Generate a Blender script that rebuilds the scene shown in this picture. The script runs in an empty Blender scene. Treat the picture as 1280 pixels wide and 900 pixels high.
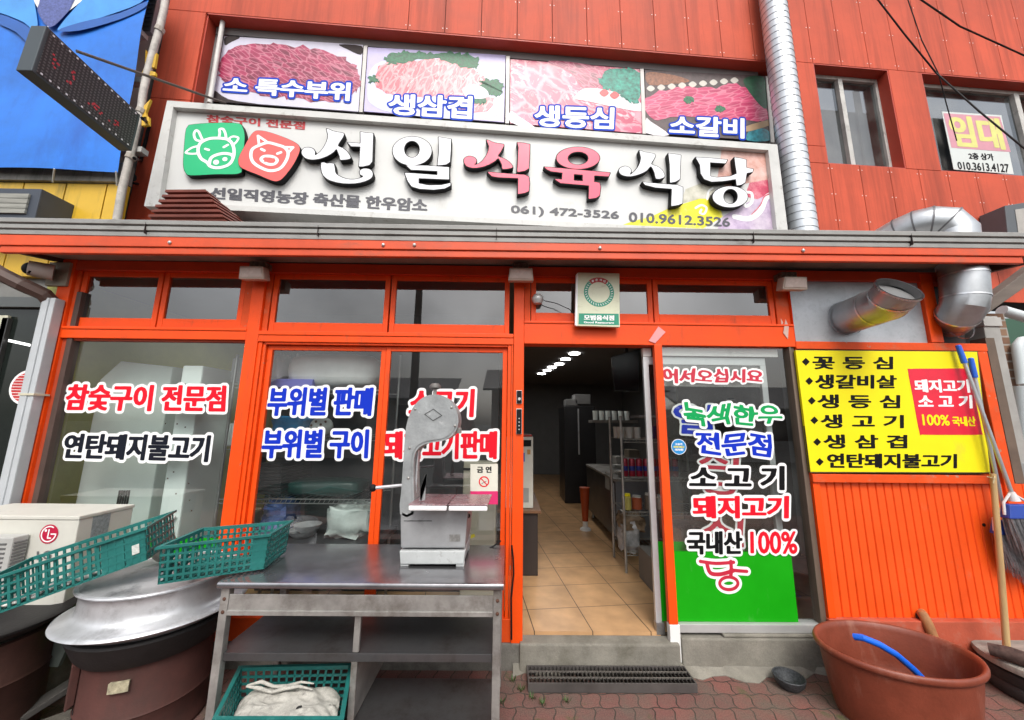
import bpy, bmesh, math, random
import numpy as np
from math import sin, cos, pi, radians, sqrt, atan2
from mathutils import Vector, Matrix
random.seed(7)
rng = np.random.default_rng(7)
S = bpy.context.scene
COL = S.collection

# ------------------------------------------------------------------ camera
FPX = 462.4
PITCH, ROLL, YAW = radians(9.666), radians(.614), radians(.4975)
def _cam():
    cp, sp, cr, sr = cos(PITCH), sin(PITCH), cos(ROLL), sin(ROLL)
    A = np.array([[1, 0, 0], [0, sp, cp], [0, -cp, sp]]) @ np.array([[cr, sr, 0], [-sr, cr, 0], [0, 0, 1]])
    c, s = cos(-YAW), sin(-YAW)
    return np.array([[c, -s, 0], [s, c, 0], [0, 0, 1]]) @ A
MC = _cam()
CP = np.array([0, -2.75, 1.6])
cam_d = bpy.data.cameras.new('camera')
cam = bpy.data.objects.new('camera', cam_d); COL.objects.link(cam)
cam_d.sensor_fit = 'HORIZONTAL'; cam_d.sensor_width = 36; cam_d.lens = FPX / 1280 * 36
cam_d.clip_start = .02; cam_d.clip_end = 2000
R3 = np.stack([MC[:, 0], -MC[:, 1], -MC[:, 2]], 1)
m4 = Matrix([list(R3[i]) + [CP[i]] for i in range(3)] + [[0, 0, 0, 1]])
cam.matrix_world = m4
S.camera = cam

# ------------------------------------------------------------------ light
SUN_EL, SUN_AZ = radians(50), radians(172)          # high, behind the photographer, overcast
w = bpy.data.worlds.new('World'); S.world = w; w.use_nodes = True
nt = w.node_tree; nt.nodes.clear()
sky = nt.nodes.new('ShaderNodeTexSky'); sky.sky_type = 'NISHITA'; sky.sun_disc = False
sky.sun_elevation = SUN_EL; sky.sun_rotation = SUN_AZ
sky.dust_density = 4.0; sky.air_density = 1.2; sky.ozone_density = 1.0
hs = nt.nodes.new('ShaderNodeHueSaturation'); hs.inputs['Saturation'].default_value = .28
bg = nt.nodes.new('ShaderNodeBackground'); bg.inputs['Strength'].default_value = .15
# uneven cloud cover
tc = nt.nodes.new('ShaderNodeTexCoord'); ns = nt.nodes.new('ShaderNodeTexNoise')
ns.inputs['Scale'].default_value = 2.2; ns.inputs['Detail'].default_value = 6
mr = nt.nodes.new('ShaderNodeMapRange'); mr.inputs[1].default_value = .3; mr.inputs[2].default_value = .72
mr.inputs[3].default_value = .62; mr.inputs[4].default_value = 1.45
mx = nt.nodes.new('ShaderNodeMix'); mx.data_type = 'RGBA'; mx.blend_type = 'MULTIPLY'; mx.inputs[0].default_value = 1
out = nt.nodes.new('ShaderNodeOutputWorld')
L = nt.links.new
L(sky.outputs[0], hs.inputs['Color']); L(tc.outputs['Generated'], ns.inputs['Vector']); L(ns.outputs[0], mr.inputs[0])
L(hs.outputs[0], mx.inputs[6]); L(mr.outputs[0], mx.inputs[7]); L(mx.outputs[2], bg.inputs[0]); L(bg.outputs[0], out.inputs[0])
sd = bpy.data.lights.new('sun', 'SUN'); sd.energy = 1.15; sd.angle = radians(25); sd.color = (1, .96, .9)
so = bpy.data.objects.new('sun', sd); COL.objects.link(so)
_d = Vector((sin(SUN_AZ) * cos(SUN_EL), cos(SUN_AZ) * cos(SUN_EL), sin(SUN_EL)))
so.rotation_euler = _d.to_track_quat('Z', 'Y').to_euler(); so.location = (0, -6, 9)
S.view_settings.view_transform = 'Standard'; S.view_settings.look = 'None'
S.view_settings.gamma = 1; S.view_settings.use_curve_mapping = False
S.view_settings.exposure = 0.5
S.render.engine = 'CYCLES'
S.cycles.max_bounces = 8; S.cycles.transparent_max_bounces = 16; S.cycles.use_denoising = True
S.cycles.caustics_reflective = False; S.cycles.caustics_refractive = False

# ------------------------------------------------------------------ survey helpers (photo measurements to metres)
def ray(x, y): return MC @ np.array([(x - 640) / FPX, (y - 450) / FPX, 1])
def PY(x, y, v=0.):
    d = ray(x, y); return CP + d * (v - CP[1]) / d[1]
def PZ(x, y, v=0.):
    d = ray(x, y); return CP + d * (v - CP[2]) / d[2]
def PX(x, y, v=0.):
    d = ray(x, y); return CP + d * (v - CP[0]) / d[0]
UA = radians(3.72)                                   # the upper storey stands slightly turned
UE = np.array([cos(UA), sin(UA), 0]); UN = np.array([sin(UA), -cos(UA), 0]); UO = np.array([0, .70, 0])
def PU(x, y, off=0.):
    d = ray(x, y); o = UO + UN * off
    return CP + d * (np.dot(o - CP, UN) / np.dot(d, UN))
def WU(u, z, off=0.): return UO + UE * u + UN * off + np.array([0, 0, z])
def uz(p): return float(np.dot(p - UO, UE)), float(p[2])

# ------------------------------------------------------------------ materials
MATS = {}
def mat(name, col, rough=.6, metal=0., var=.12, scale=5., bump=0., bscale=60., dirt=None, emit=0., spec=.5, stretch=None, grain=0., chip=None):
    if name in MATS: return MATS[name]
    m = bpy.data.materials.new(name); m.use_nodes = True; t = m.node_tree; b = t.nodes['Principled BSDF']
    N = t.nodes.new; K = t.links.new
    b.inputs['Roughness'].default_value = rough; b.inputs['Metallic'].default_value = metal
    b.inputs['Specular IOR Level'].default_value = spec
    tcn = N('ShaderNodeTexCoord'); mp = N('ShaderNodeMapping'); K(tcn.outputs['Object'], mp.inputs[0])
    if stretch: mp.inputs['Scale'].default_value = stretch
    n1 = N('ShaderNodeTexNoise'); n1.inputs['Scale'].default_value = scale; n1.inputs['Detail'].default_value = 6; n1.inputs['Roughness'].default_value = .65
    K(mp.outputs[0], n1.inputs['Vector'])
    r = N('ShaderNodeMapRange'); r.inputs[1].default_value = .3; r.inputs[2].default_value = .7
    r.inputs[3].default_value = 1 - var; r.inputs[4].default_value = 1 + var * .6; K(n1.outputs[0], r.inputs[0])
    mu = N('ShaderNodeMix'); mu.data_type = 'RGBA'; mu.blend_type = 'MULTIPLY'; mu.inputs[0].default_value = 1
    mu.inputs[6].default_value = (*col, 1); K(r.outputs[0], mu.inputs[7])
    last = mu.outputs[2]
    if grain:
        n3 = N('ShaderNodeTexNoise'); n3.inputs['Scale'].default_value = 220; n3.inputs['Detail'].default_value = 2
        K(tcn.outputs['Object'], n3.inputs['Vector'])
        g = N('ShaderNodeMapRange'); g.inputs[1].default_value = .3; g.inputs[2].default_value = .7; g.inputs[3].default_value = 1 - grain; g.inputs[4].default_value = 1 + grain
        K(n3.outputs[0], g.inputs[0])
        mg = N('ShaderNodeMix'); mg.data_type = 'RGBA'; mg.blend_type = 'MULTIPLY'; mg.inputs[0].default_value = 1
        K(last, mg.inputs[6]); K(g.outputs[0], mg.inputs[7]); last = mg.outputs[2]
    if dirt:
        dc, lo, hi, dsc, dst = dirt
        mp2 = N('ShaderNodeMapping'); K(tcn.outputs['Object'], mp2.inputs[0])
        if dst: mp2.inputs['Scale'].default_value = dst
        n2 = N('ShaderNodeTexNoise'); n2.inputs['Scale'].default_value = dsc; n2.inputs['Detail'].default_value = 8; n2.inputs['Roughness'].default_value = .7
        K(mp2.outputs[0], n2.inputs['Vector'])
        q = N('ShaderNodeMapRange'); q.inputs[1].default_value = lo; q.inputs[2].default_value = hi; K(n2.outputs[0], q.inputs[0])
        md = N('ShaderNodeMix'); md.data_type = 'RGBA'; K(q.outputs[0], md.inputs[0]); K(last, md.inputs[6]); md.inputs[7].default_value = (*dc, 1)
        last = md.outputs[2]
    if chip:
        cc_, th_, cs_ = chip
        n5 = N('ShaderNodeTexNoise'); n5.inputs['Scale'].default_value = cs_; n5.inputs['Detail'].default_value = 4; n5.inputs['Roughness'].default_value = .6; K(tcn.outputs['Object'], n5.inputs['Vector'])
        q5 = N('ShaderNodeMapRange'); q5.inputs[1].default_value = th_; q5.inputs[2].default_value = th_ + .025; q5.inputs[4].default_value = .85; K(n5.outputs[0], q5.inputs[0])
        m5 = N('ShaderNodeMix'); m5.data_type = 'RGBA'; K(q5.outputs[0], m5.inputs[0]); K(last, m5.inputs[6]); m5.inputs[7].default_value = (*cc_, 1); last = m5.outputs[2]
    K(last, b.inputs['Base Color'])
    rr = N('ShaderNodeMapRange'); rr.inputs[3].default_value = max(.03, rough - .12); rr.inputs[4].default_value = min(1, rough + .12); K(n1.outputs[0], rr.inputs[0]); K(rr.outputs[0], b.inputs['Roughness'])
    if bump:
        nb = N('ShaderNodeTexNoise'); nb.inputs['Scale'].default_value = bscale; nb.inputs['Detail'].default_value = 5
        K(mp.outputs[0], nb.inputs['Vector'])
        bb = N('ShaderNodeBump'); bb.inputs['Strength'].default_value = bump; bb.inputs['Distance'].default_value = .01; K(nb.outputs[0], bb.inputs['Height']); K(bb.outputs[0], b.inputs['Normal'])
    if emit:
        b.inputs['Emission Color'].default_value = (*col, 1); b.inputs['Emission Strength'].default_value = emit
    MATS[name] = m; return m
def glass_mat(name, ior=1.6, tint=(.86, .9, .88), dust=.03):
    m = bpy.data.materials.new(name); m.use_nodes = True; t = m.node_tree; t.nodes.clear(); N = t.nodes.new; K = t.links.new
    o = N('ShaderNodeOutputMaterial'); tr = N('ShaderNodeBsdfTransparent'); tr.inputs[0].default_value = (*tint, 1)
    gl = N('ShaderNodeBsdfGlossy'); gl.inputs['Roughness'].default_value = .008
    f0 = ((ior - 1) / (ior + 1)) ** 2                     # same reflectance from both sides of the pane
    lw = N('ShaderNodeLayerWeight'); pw = N('ShaderNodeMath'); pw.operation = 'POWER'; K(lw.outputs['Facing'], pw.inputs[0]); pw.inputs[1].default_value = 5
    fr = N('ShaderNodeMapRange'); fr.inputs[3].default_value = f0; fr.inputs[4].default_value = 1; K(pw.outputs[0], fr.inputs[0])
    a = N('ShaderNodeMixShader'); K(fr.outputs[0], a.inputs[0]); K(tr.outputs[0], a.inputs[1]); K(gl.outputs[0], a.inputs[2])
    df = N('ShaderNodeBsdfDiffuse'); df.inputs[0].default_value = (.55, .55, .52, 1)
    tcn = N('ShaderNodeTexCoord'); n = N('ShaderNodeTexNoise'); n.inputs['Scale'].default_value = 3.; n.inputs['Detail'].default_value = 7; K(tcn.outputs['Object'], n.inputs['Vector'])
    r = N('ShaderNodeMapRange'); r.inputs[1].default_value = .4; r.inputs[2].default_value = .8; r.inputs[3].default_value = dust * .3; r.inputs[4].default_value = dust * 3; K(n.outputs[0], r.inputs[0])
    b = N('ShaderNodeMixShader'); K(r.outputs[0], b.inputs[0]); K(a.outputs[0], b.inputs[1]); K(df.outputs[0], b.inputs[2]); K(b.outputs[0], o.inputs[0])
    # slightly wavy panes
    bp = N('ShaderNodeBump'); bp.inputs['Strength'].default_value = .02; n4 = N('ShaderNodeTexNoise'); n4.inputs['Scale'].default_value = 1.5; K(tcn.outputs['Object'], n4.inputs['Vector']); K(n4.outputs[0], bp.inputs['Height']); K(bp.outputs[0], gl.inputs['Normal'])
    MATS[name] = m; return m

ORANGE = mat('orange_paint', (.86, .076, .003), .5, var=.14, scale=3, dirt=((.40, .06, .015), .56, .80, 7, (1.6, 1, .25)), bump=.10, bscale=70, spec=.35, grain=.04, chip=((.34, .13, .07), .715, 16))
ORANGE_D = mat('weathered_orange_paint', (.74, .078, .009), .6, var=.2, scale=4, dirt=((.42, .15, .08), .53, .76, 5, None), bump=.12, bscale=50, spec=.3, chip=((.40, .22, .15), .66, 14))
CLAD = mat('red_cladding', (.56, .094, .048), .6, var=.2, scale=1.1, dirt=((.24, .045, .026), .46, .80, 3.0, (2.4, 2.4, .12)), grain=.05, spec=.2)
SOFF = mat('dark_red_soffit', (.34, .04, .03), .6)
JOINT = mat('dark_joint', (.03, .02, .02), .8)
GUTTER = mat('grey_gutter', (.36, .36, .345), .5, .15, var=.15, scale=6, dirt=((.14, .13, .12), .58, .8, 9, (.3, 1, 1)))
WHITE = mat('white_paint', (.8, .8, .78), .5, var=.05, dirt=((.45, .42, .37), .62, .85, 5, None))
SIGNW = mat('sign_face_white', (.63, .635, .62), .45, var=.05, scale=2, dirt=((.42, .40, .37), .6, .85, 4, (1, 1, .5)))
SIGNF = mat('sign_frame_white', (.58, .58, .56), .5, var=.12, scale=5, dirt=((.28, .25, .22), .56, .76, 9, None))
BLACK = mat('black_plastic', (.008, .008, .009), .6, spec=.2)
GREY = mat('mid_grey_paint', (.22, .22, .23), .6)
DGREY = mat('dark_grey_metal', (.07, .075, .08), .5, .3)
VWHITE = mat('vinyl_white', (.88, .88, .88), .45, var=.02)
VRED = mat('vinyl_red', (.74, .006, .022), .55, var=.03, spec=.2)
VBLUE = mat('vinyl_blue', (.003, .03, .50), .55, var=.03, spec=.2)
VNAVY = mat('vinyl_navy_black', (.008, .010, .018), .6, var=.03, spec=.15)
VBLK = mat('vinyl_black', (.005, .005, .006), .6, var=.03, spec=.15)
VGREEN = mat('vinyl_green', (.004, .34, .09), .55, var=.03, spec=.2)
VDRED = mat('vinyl_dull_red', (.55, .02, .05), .45, var=.08)
FILMG = mat('green_window_film', (.006, .34, .003), .5, var=.10, scale=3, spec=.25, dirt=((.10, .34, .08), .60, .85, 5, (1, 1, .4)))
YEL = mat('sign_yellow', (.86, .74, .008), .55, var=.07, scale=2, spec=.25, dirt=((.62, .50, .05), .60, .85, 3.5, (1, 1, .5)), bump=.05, bscale=6)
SIGNGREY = mat('sign_lettering_grey', (.085, .085, .10), .5, var=.15, scale=20)
SIGNRED = mat('sign_lettering_faded_red', (.50, .035, .04), .5, var=.2, scale=20)
PINK = mat('letter_pink', (.80, .085, .16), .4, var=.03)
LETTERW = mat('letter_white', (.80, .81, .85), .4, var=.03)
BADGEG = mat('badge_green', (.008, .48, .19), .4, var=.03)
BADGER = mat('badge_red', (.82, .11, .10), .4, var=.03)
STEEL = mat('brushed_steel', (.50, .50, .52), .30, .92, var=.2, scale=4, dirt=((.16, .15, .14), .5, .8, 3, None), bump=.03, bscale=120)
STEELD = mat('dirty_steel', (.40, .39, .37), .45, .55, var=.35, scale=6, dirt=((.13, .11, .09), .48, .76, 5, None), bump=.06, bscale=60)
ALU = mat('aluminium_cast', (.36, .38, .385), .5, .45, var=.25, scale=9, dirt=((.60, .61, .61), .60, .74, 16, None), bump=.12, bscale=45, grain=.06)
ALUP = mat('polished_aluminium', (.62, .63, .65), .42, .55, var=.2, scale=6, dirt=((.28, .28, .28), .52, .8, 8, None), bump=.05, bscale=30)
POTL = mat('pot_lid_sooty', (.52, .53, .54), .45, .55, var=.25, scale=5, dirt=((.07, .07, .075), .50, .68, 3.4, None), bump=.06, bscale=40)
GALV = mat('galvanised_duct', (.50, .52, .54), .40, .8, var=.2, scale=6, dirt=((.35, .33, .30), .6, .85, 5, None))
GALVP = mat('galvanised_panel', (.46, .49, .52), .5, .45, var=.25, scale=7, dirt=((.26, .28, .30), .5, .8, 14, None))
FRAMEA = mat('aluminium_frame', (.55, .55, .54), .4, .4, var=.1)
RUST = mat('rusty_drum', (.085, .030, .024), .75, .15, var=.3, scale=6, dirt=((.05, .025, .02), .5, .75, 5, (1, 1, .5)), bump=.15, bscale=50)
SOOT = mat('sooty_iron', (.022, .02, .02), .65, .3, var=.4, scale=8, dirt=((.30, .27, .24), .68, .8, 30, None), bump=.2, bscale=60)
CRATE = mat('teal_crate_plastic', (.016, .155, .14), .42, var=.2, scale=8, dirt=((.10, .28, .26), .6, .8, 10, None))
CONC = mat('concrete', (.23, .215, .18), .85, var=.3, scale=5, dirt=((.11, .10, .075), .5, .75, 4, (1, 1, 1)), bump=.3, bscale=45, grain=.12)
CONCD = mat('stained_concrete', (.17, .16, .14), .85, var=.35, scale=6, dirt=((.05, .045, .04), .48, .75, 5, None), bump=.3, bscale=45, grain=.12)
WALLI = mat('interior_grey_wall', (.19, .20, .21), .7, var=.1)
CEILI = mat('interior_ceiling', (.16, .16, .17), .8)
WOODD = mat('dark_wood', (.030, .022, .020), .5, var=.3, stretch=(1, 1, .1))
WOODL = mat('pale_wood', (.50, .33, .15), .6, var=.25, scale=9, stretch=(4, 4, .4))
TERRA = mat('tub_brown_rubber', (.20, .042, .020), .5, var=.2, scale=9, dirt=((.30, .13, .09), .56, .82, 6, (1, 1, .35)), bump=.1, bscale=60, grain=.06)
HOSE = mat('blue_hose', (.01, .13, .70), .35)
CABW = mat('appliance_white', (.84, .91, .89), .35, var=.03)
CREAM = mat('appliance_cream', (.55, .52, .42), .45, var=.05)
LAMPM = mat('lamp_diffuser', (1, .97, .92), .5, emit=30)
GL = glass_mat('shop_glass', 2.2, dust=.014)
GLT = glass_mat('transom_glass', 2.6, (.5, .52, .52), .02)
GLU = glass_mat('upstairs_glass', 2.4, (.35, .38, .4), .06)

# ------------------------------------------------------------------ mesh builder
ORG = {}
class MB:
    def __init__(s): s.v = []; s.f = []
    def add(s, vs, fs):
        n = len(s.v); s.v += [tuple(float(c) for c in p) for p in vs]; s.f += [[i + n for i in f] for f in fs]; return s
    def hexa(s, a, b):
        return s.add(list(a) + list(b), [[3, 2, 1, 0], [4, 5, 6, 7], [0, 1, 5, 4], [1, 2, 6, 5], [2, 3, 7, 6], [3, 0, 4, 7]])
    def box(s, x0, x1, y0, y1, z0, z1):
        return s.hexa([(x0, y0, z0), (x1, y0, z0), (x1, y1, z0), (x0, y1, z0)], [(x0, y0, z1), (x1, y0, z1), (x1, y1, z1), (x0, y1, z1)])
    def ubox(s, u0, u1, z0, z1, w0, w1):
        return s.hexa([WU(u0, z0, w1), WU(u1, z0, w1), WU(u1, z0, w0), WU(u0, z0, w0)], [WU(u0, z1, w1), WU(u1, z1, w1), WU(u1, z1, w0), WU(u0, z1, w0)])
    def slab(s, q, d):
        """a (planar) polygon q given thickness vector d (away from the viewer)"""
        q = [np.array(p, float) for p in q]; n = len(q); d = np.array(d, float)
        return s.add(q + [p + d for p in q], [list(range(n))[::-1], [i + n for i in range(n)]] + [[i, (i + 1) % n, (i + 1) % n + n, i + n] for i in range(n)])
    def quad(s, *q): return s.add(q, [list(range(len(q)))])
    def rings(s, rs, caps=True, closed=True):
        n = len(rs[0]); base = len(s.v)
        for r in rs: s.v += [tuple(float(c) for c in p) for p in r]
        for k in range(len(rs) - 1):
            for i in range(n if closed else n - 1):
                j = (i + 1) % n
                s.f.append([base + k * n + i, base + k * n + j, base + (k + 1) * n + j, base + (k + 1) * n + i])
        if caps:
            s.f.append([base + i for i in range(n)][::-1]); s.f.append([base + (len(rs) - 1) * n + i for i in range(n)])
        return s
    def tube(s, path, r, n=10, caps=True):
        path = [Vector([float(c) for c in p]) for p in path]; rs = []
        rad = r if isinstance(r, (list, tuple)) else [r] * len(path)
        t0 = (path[1] - path[0]).normalized(); up = Vector((0, 0, 1)) if abs(t0.z) < .9 else Vector((1, 0, 0))
        nn = t0.cross(up).normalized()
        for i, p in enumerate(path):
            t = (path[min(i + 1, len(path) - 1)] - path[max(i - 1, 0)]).normalized()
            nn = (nn - t * nn.dot(t)).normalized(); bb = t.cross(nn)
            rs.append([p + (nn * cos(2 * pi * k / n) + bb * sin(2 * pi * k / n)) * rad[i] for k in range(n)])
        return s.rings(rs, caps)
    def cyl(s, p, q, r, n=16): return s.tube([p, q], r, n)
    def lathe(s, prof, c, n=48, a=1., b=1., rot=0., caps=False):
        rs = []
        for r, z in prof:
            rs.append([(c[0] + r * (a * cos(t) * cos(rot) - b * sin(t) * sin(rot)), c[1] + r * (a * cos(t) * sin(rot) + b * sin(t) * cos(rot)), c[2] + z) for t in [2 * pi * k / n for k in range(n)]])
        return s.rings(rs, caps)
    def ball(s, c, r, n=12):
        return s.lathe([(r[0] * cos(t), r[2] * sin(t)) for t in [-pi / 2 + pi * k / 8 + (1e-3 if k == 0 else -1e-3 if k == 8 else 0) for k in range(9)]], c, n, 1, r[1] / r[0], caps=True)
    def build(s, name, m, parent=None, loc=None, bev=0., smooth=False, recalc=True, crease=None):
        V = np.array(s.v)
        if parent is not None: o_ = ORG[parent]
        elif loc is not None: o_ = np.array(loc, float)
        else:
            lo, hi = V.min(0), V.max(0); o_ = np.array([(lo[0] + hi[0]) / 2, (lo[1] + hi[1]) / 2, lo[2]])
        me = bpy.data.meshes.new(name); me.from_pydata([tuple(p) for p in V - o_], [], s.f)
        if recalc or bev:
            bm = bmesh.new(); bm.from_mesh(me)
            bmesh.ops.recalc_face_normals(bm, faces=bm.faces)
            if bev:
                es = [e for e in bm.edges if len(e.link_faces) == 2 and e.calc_face_angle(0) > .6]
                bmesh.ops.bevel(bm, geom=es, offset=bev, segments=2, profile=.6, affect='EDGES', clamp_overlap=True)
            bm.to_mesh(me); bm.free()
        if smooth:
            for p in me.polygons: p.use_smooth = True
            me.set_sharp_from_angle(angle=radians(crease or 40))
        me.materials.append(m)
        o = bpy.data.objects.new(name, me); COL.objects.link(o)
        ORG[o] = o_
        if parent is not None: o.parent = parent
        else: o.location = tuple(o_)
        return o
def tag(o, label=None, cat=None, group=None, kind=None):
    if label: o['label'] = label
    if cat: o['category'] = cat
    if group: o['group'] = group
    if kind: o['kind'] = kind
    return o
def thing(name, loc, label, cat, group=None):
    o = bpy.data.objects.new(name, None); COL.objects.link(o); o.location = [float(c) for c in loc]; o.empty_display_size = .1
    ORG[o] = np.array(loc, float); return tag(o, label, cat, group)
def copy_tree(o, parent=None):
    c = o.copy(); COL.objects.link(c)
    if parent: c.parent = parent
    for ch in list(o.children): copy_tree(ch, c)
    return c

# ------------------------------------------------------------------ flat shapes (lettering, prints) from distance fields
class Shape:
    def __init__(s, x0, y0, x1, y1, res, pad):
        s.h = res; s.x0, s.y0 = x0 - pad, y0 - pad; s.pad = pad
        s.nx = int((x1 - x0 + 2 * pad) / res) + 2; s.ny = int((y1 - y0 + 2 * pad) / res) + 2
        s.X = s.x0 + np.arange(s.nx) * res; s.Y = s.y0 + np.arange(s.ny) * res
        s.d = np.full((s.ny, s.nx), 9.)                    # signed distance, negative inside
    def _win(s, x0, y0, x1, y1):
        i0 = max(0, int((x0 - s.x0) / s.h)); i1 = min(s.nx, int((x1 - s.x0) / s.h) + 2)
        j0 = max(0, int((y0 - s.y0) / s.h)); j1 = min(s.ny, int((y1 - s.y0) / s.h) + 2)
        return i0, i1, j0, j1
    def edges(s, segs, tris=None, poly=None):
        D = s.pad; un = np.full_like(s.d, D)
        for (a, b) in segs:
            i0, i1, j0, j1 = s._win(min(a[0], b[0]) - D, min(a[1], b[1]) - D, max(a[0], b[0]) + D, max(a[1], b[1]) + D)
            if i1 <= i0 or j1 <= j0: continue
            px = s.X[i0:i1][None, :] - a[0]; py = s.Y[j0:j1][:, None] - a[1]; ex, ey = b[0] - a[0], b[1] - a[1]
            t = np.clip((px * ex + py * ey) / max(ex * ex + ey * ey, 1e-12), 0, 1)
            dd = np.sqrt((px - t * ex) ** 2 + (py - t * ey) ** 2)
            un[j0:j1, i0:i1] = np.minimum(un[j0:j1, i0:i1], dd)
        ins = np.zeros(s.d.shape, bool)
        if tris is not None:
            for (a, b, c) in tris:
                xs = (a[0], b[0], c[0]); ys = (a[1], b[1], c[1])
                i0, i1, j0, j1 = s._win(min(xs), min(ys), max(xs), max(ys))
                if i1 <= i0 or j1 <= j0: continue
                x = s.X[i0:i1][None, :]; y = s.Y[j0:j1][:, None]
                e1 = (b[0] - a[0]) * (y - a[1]) - (b[1] - a[1]) * (x - a[0])
                e2 = (c[0] - b[0]) * (y - b[1]) - (c[1] - b[1]) * (x - b[0])
                e3 = (a[0] - c[0]) * (y - c[1]) - (a[1] - c[1]) * (x - c[0])
                ins[j0:j1, i0:i1] |= ((e1 >= 0) & (e2 >= 0) & (e3 >= 0)) | ((e1 <= 0) & (e2 <= 0) & (e3 <= 0))
        if poly is not None:
            x = s.X[None, :]; y = s.Y[:, None]
            for (a, b) in segs:
                if a[1] == b[1]: continue
                c = ((a[1] > y) != (b[1] > y)) & (x < (b[0] - a[0]) * (y - a[1]) / (b[1] - a[1]) + a[0]); ins ^= c
        return np.where(ins, -un, un)
    def polygon(s, pts, smooth=0, cut=False):
        p = [tuple(q) for q in pts]
        if smooth: p = catmull(p, smooth, True)
        e = s.edges([(p[i], p[(i + 1) % len(p)]) for i in range(len(p))], poly=True)
        s.d = np.maximum(s.d, -e) if cut else np.minimum(s.d, e); return s
    def stroke(s, pts, wd, smooth=4, closed=False):
        p = catmull([tuple(q) for q in pts], smooth, closed) if smooth and len(pts) > 2 else [tuple(q) for q in pts]
        if closed: p = p + [p[0]]
        segs = [(p[i], p[i + 1]) for i in range(len(p) - 1)]
        s.d = np.minimum(s.d, s.edges(segs) - wd / 2); return s
    def ellipse(s, c, rx, ry, cut=False, n=40, rot=0):
        return s.polygon([(c[0] + rx * cos(t) * cos(rot) - ry * sin(t) * sin(rot), c[1] + rx * cos(t) * sin(rot) + ry * sin(t) * cos(rot)) for t in [2 * pi * k / n for k in range(n)]], cut=cut)
    def mesh(s, iso=0.):
        """marching squares -> shared vertices and faces of the region d < iso"""
        d = s.d - iso; d = np.where(np.abs(d) < 1e-7, -1e-7, d); neg = d < 0
        V = []; F = []; key = {}
        def vid(k, x, y):
            i = key.get(k)
            if i is None: i = len(V); key[k] = i; V.append((x, y))
            return i
        cnt = neg[:-1, :-1].astype(int) + neg[1:, :-1] + neg[:-1, 1:] + neg[1:, 1:]
        for j, i in zip(*np.nonzero(cnt)):
            cs = [(i, j), (i + 1, j), (i + 1, j + 1), (i, j + 1)]; f = []
            for k in range(4):
                a = cs[k]; b = cs[(k + 1) % 4]; da = d[a[1], a[0]]; db = d[b[1], b[0]]
                if da < 0: f.append(vid(a, s.X[a[0]], s.Y[a[1]]))
                if (da < 0) != (db < 0):
                    t = da / (da - db)
                    f.append(vid((min(a, b), max(a, b)), s.X[a[0]] + t * (s.X[b[0]] - s.X[a[0]]), s.Y[a[1]] + t * (s.Y[b[1]] - s.Y[a[1]])))
            if len(f) > 2: F.append(f)
        return V, F
def catmull(p, n, closed):
    o = []; L_ = len(p)
    for i in range(L_ if closed else L_ - 1):
        if closed: a, b, c, d = p[i - 1], p[i], p[(i + 1) % L_], p[(i + 2) % L_]
        else: a, b, c, d = p[max(i - 1, 0)], p[i], p[i + 1], p[min(i + 2, L_ - 1)]
        for k in range(n):
            t = k / n
            o.append(tuple(.5 * (2 * b[q] + (c[q] - a[q]) * t + (2 * a[q] - 5 * b[q] + 4 * c[q] - d[q]) * t * t + (3 * b[q] - a[q] - 3 * c[q] + d[q]) * t ** 3) for q in (0, 1)))
    if not closed: o.append(p[-1])
    return o
def place(VF, fn, depth=None, mb=None):
    """put a flat shape into the world through fn(u, v) -> point; depth = thickness vector"""
    V, F = VF; mb = mb or MB(); P = [np.array(fn(*p), float) for p in V]
    if depth is None: return mb.add(P, F)
    n = len(P); d = np.array(depth, float); cnt = {}
    for f in F:
        for k in range(len(f)):
            a, b = f[k], f[(k + 1) % len(f)]; cnt[(a, b)] = 1
    side = [[a, a + n, b + n, b] for (a, b) in cnt if (b, a) not in cnt]
    return mb.add(P + [p + d for p in P], [f[::-1] for f in F] + [[i + n for i in f] for f in F] + side)
GLY = {}
def glyph(text):
    if text in GLY: return GLY[text]
    c = bpy.data.curves.new('t', 'FONT'); c.body = text; c.resolution_u = 3
    o = bpy.data.objects.new('t', c); COL.objects.link(o)
    dg = bpy.context.evaluated_depsgraph_get(); me = bpy.data.meshes.new_from_object(o.evaluated_get(dg))
    V = np.array([v.co[:2] for v in me.vertices]); T = []
    use = {}
    for p in me.polygons:
        vs = list(p.vertices)
        for k in range(1, len(vs) - 1): T.append((vs[0], vs[k], vs[k + 1]))
        for k in range(len(vs)):
            e = tuple(sorted((vs[k], vs[(k + 1) % len(vs)]))); use[e] = use.get(e, 0) + 1
    # merge doubles so that only outline edges count once
    E = [e for e, n in use.items() if n == 1]
    bpy.data.objects.remove(o); bpy.data.curves.remove(c); bpy.data.meshes.remove(me)
    lo, hi = V.min(0), V.max(0)
    GLY[text] = ((V - lo) / (hi - lo), T, E); return GLY[text]
def text_shape(text, W, H, pad, res, warp=0., ky=1.):
    """text fitted into a W x H box with its lower left at the origin"""
    V, T, E = glyph(text); P = V * np.array([W, H])
    if warp:
        P = P + np.stack([warp * np.sin(P[:, 1] / H * 5 + P[:, 0] / H * 1.3), warp * np.sin(P[:, 0] / H * 3.1 + .5)], 1)
    P = P * np.array([1, ky])
    s = Shape(0, 0, W, H * ky, res, pad)
    s.d = s.edges([(P[a], P[b]) for a, b in E], tris=[(P[a], P[b], P[c]) for a, b, c in T]); return s
def bil(q, W, H):
    tl, tr, br, bl = [np.array(p) for p in q]
    def f(u, v):
        a, b = u / W, v / H
        return bl * (1 - a) * (1 - b) + br * a * (1 - b) + tr * a * b + tl * (1 - a) * b
    return f
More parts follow.
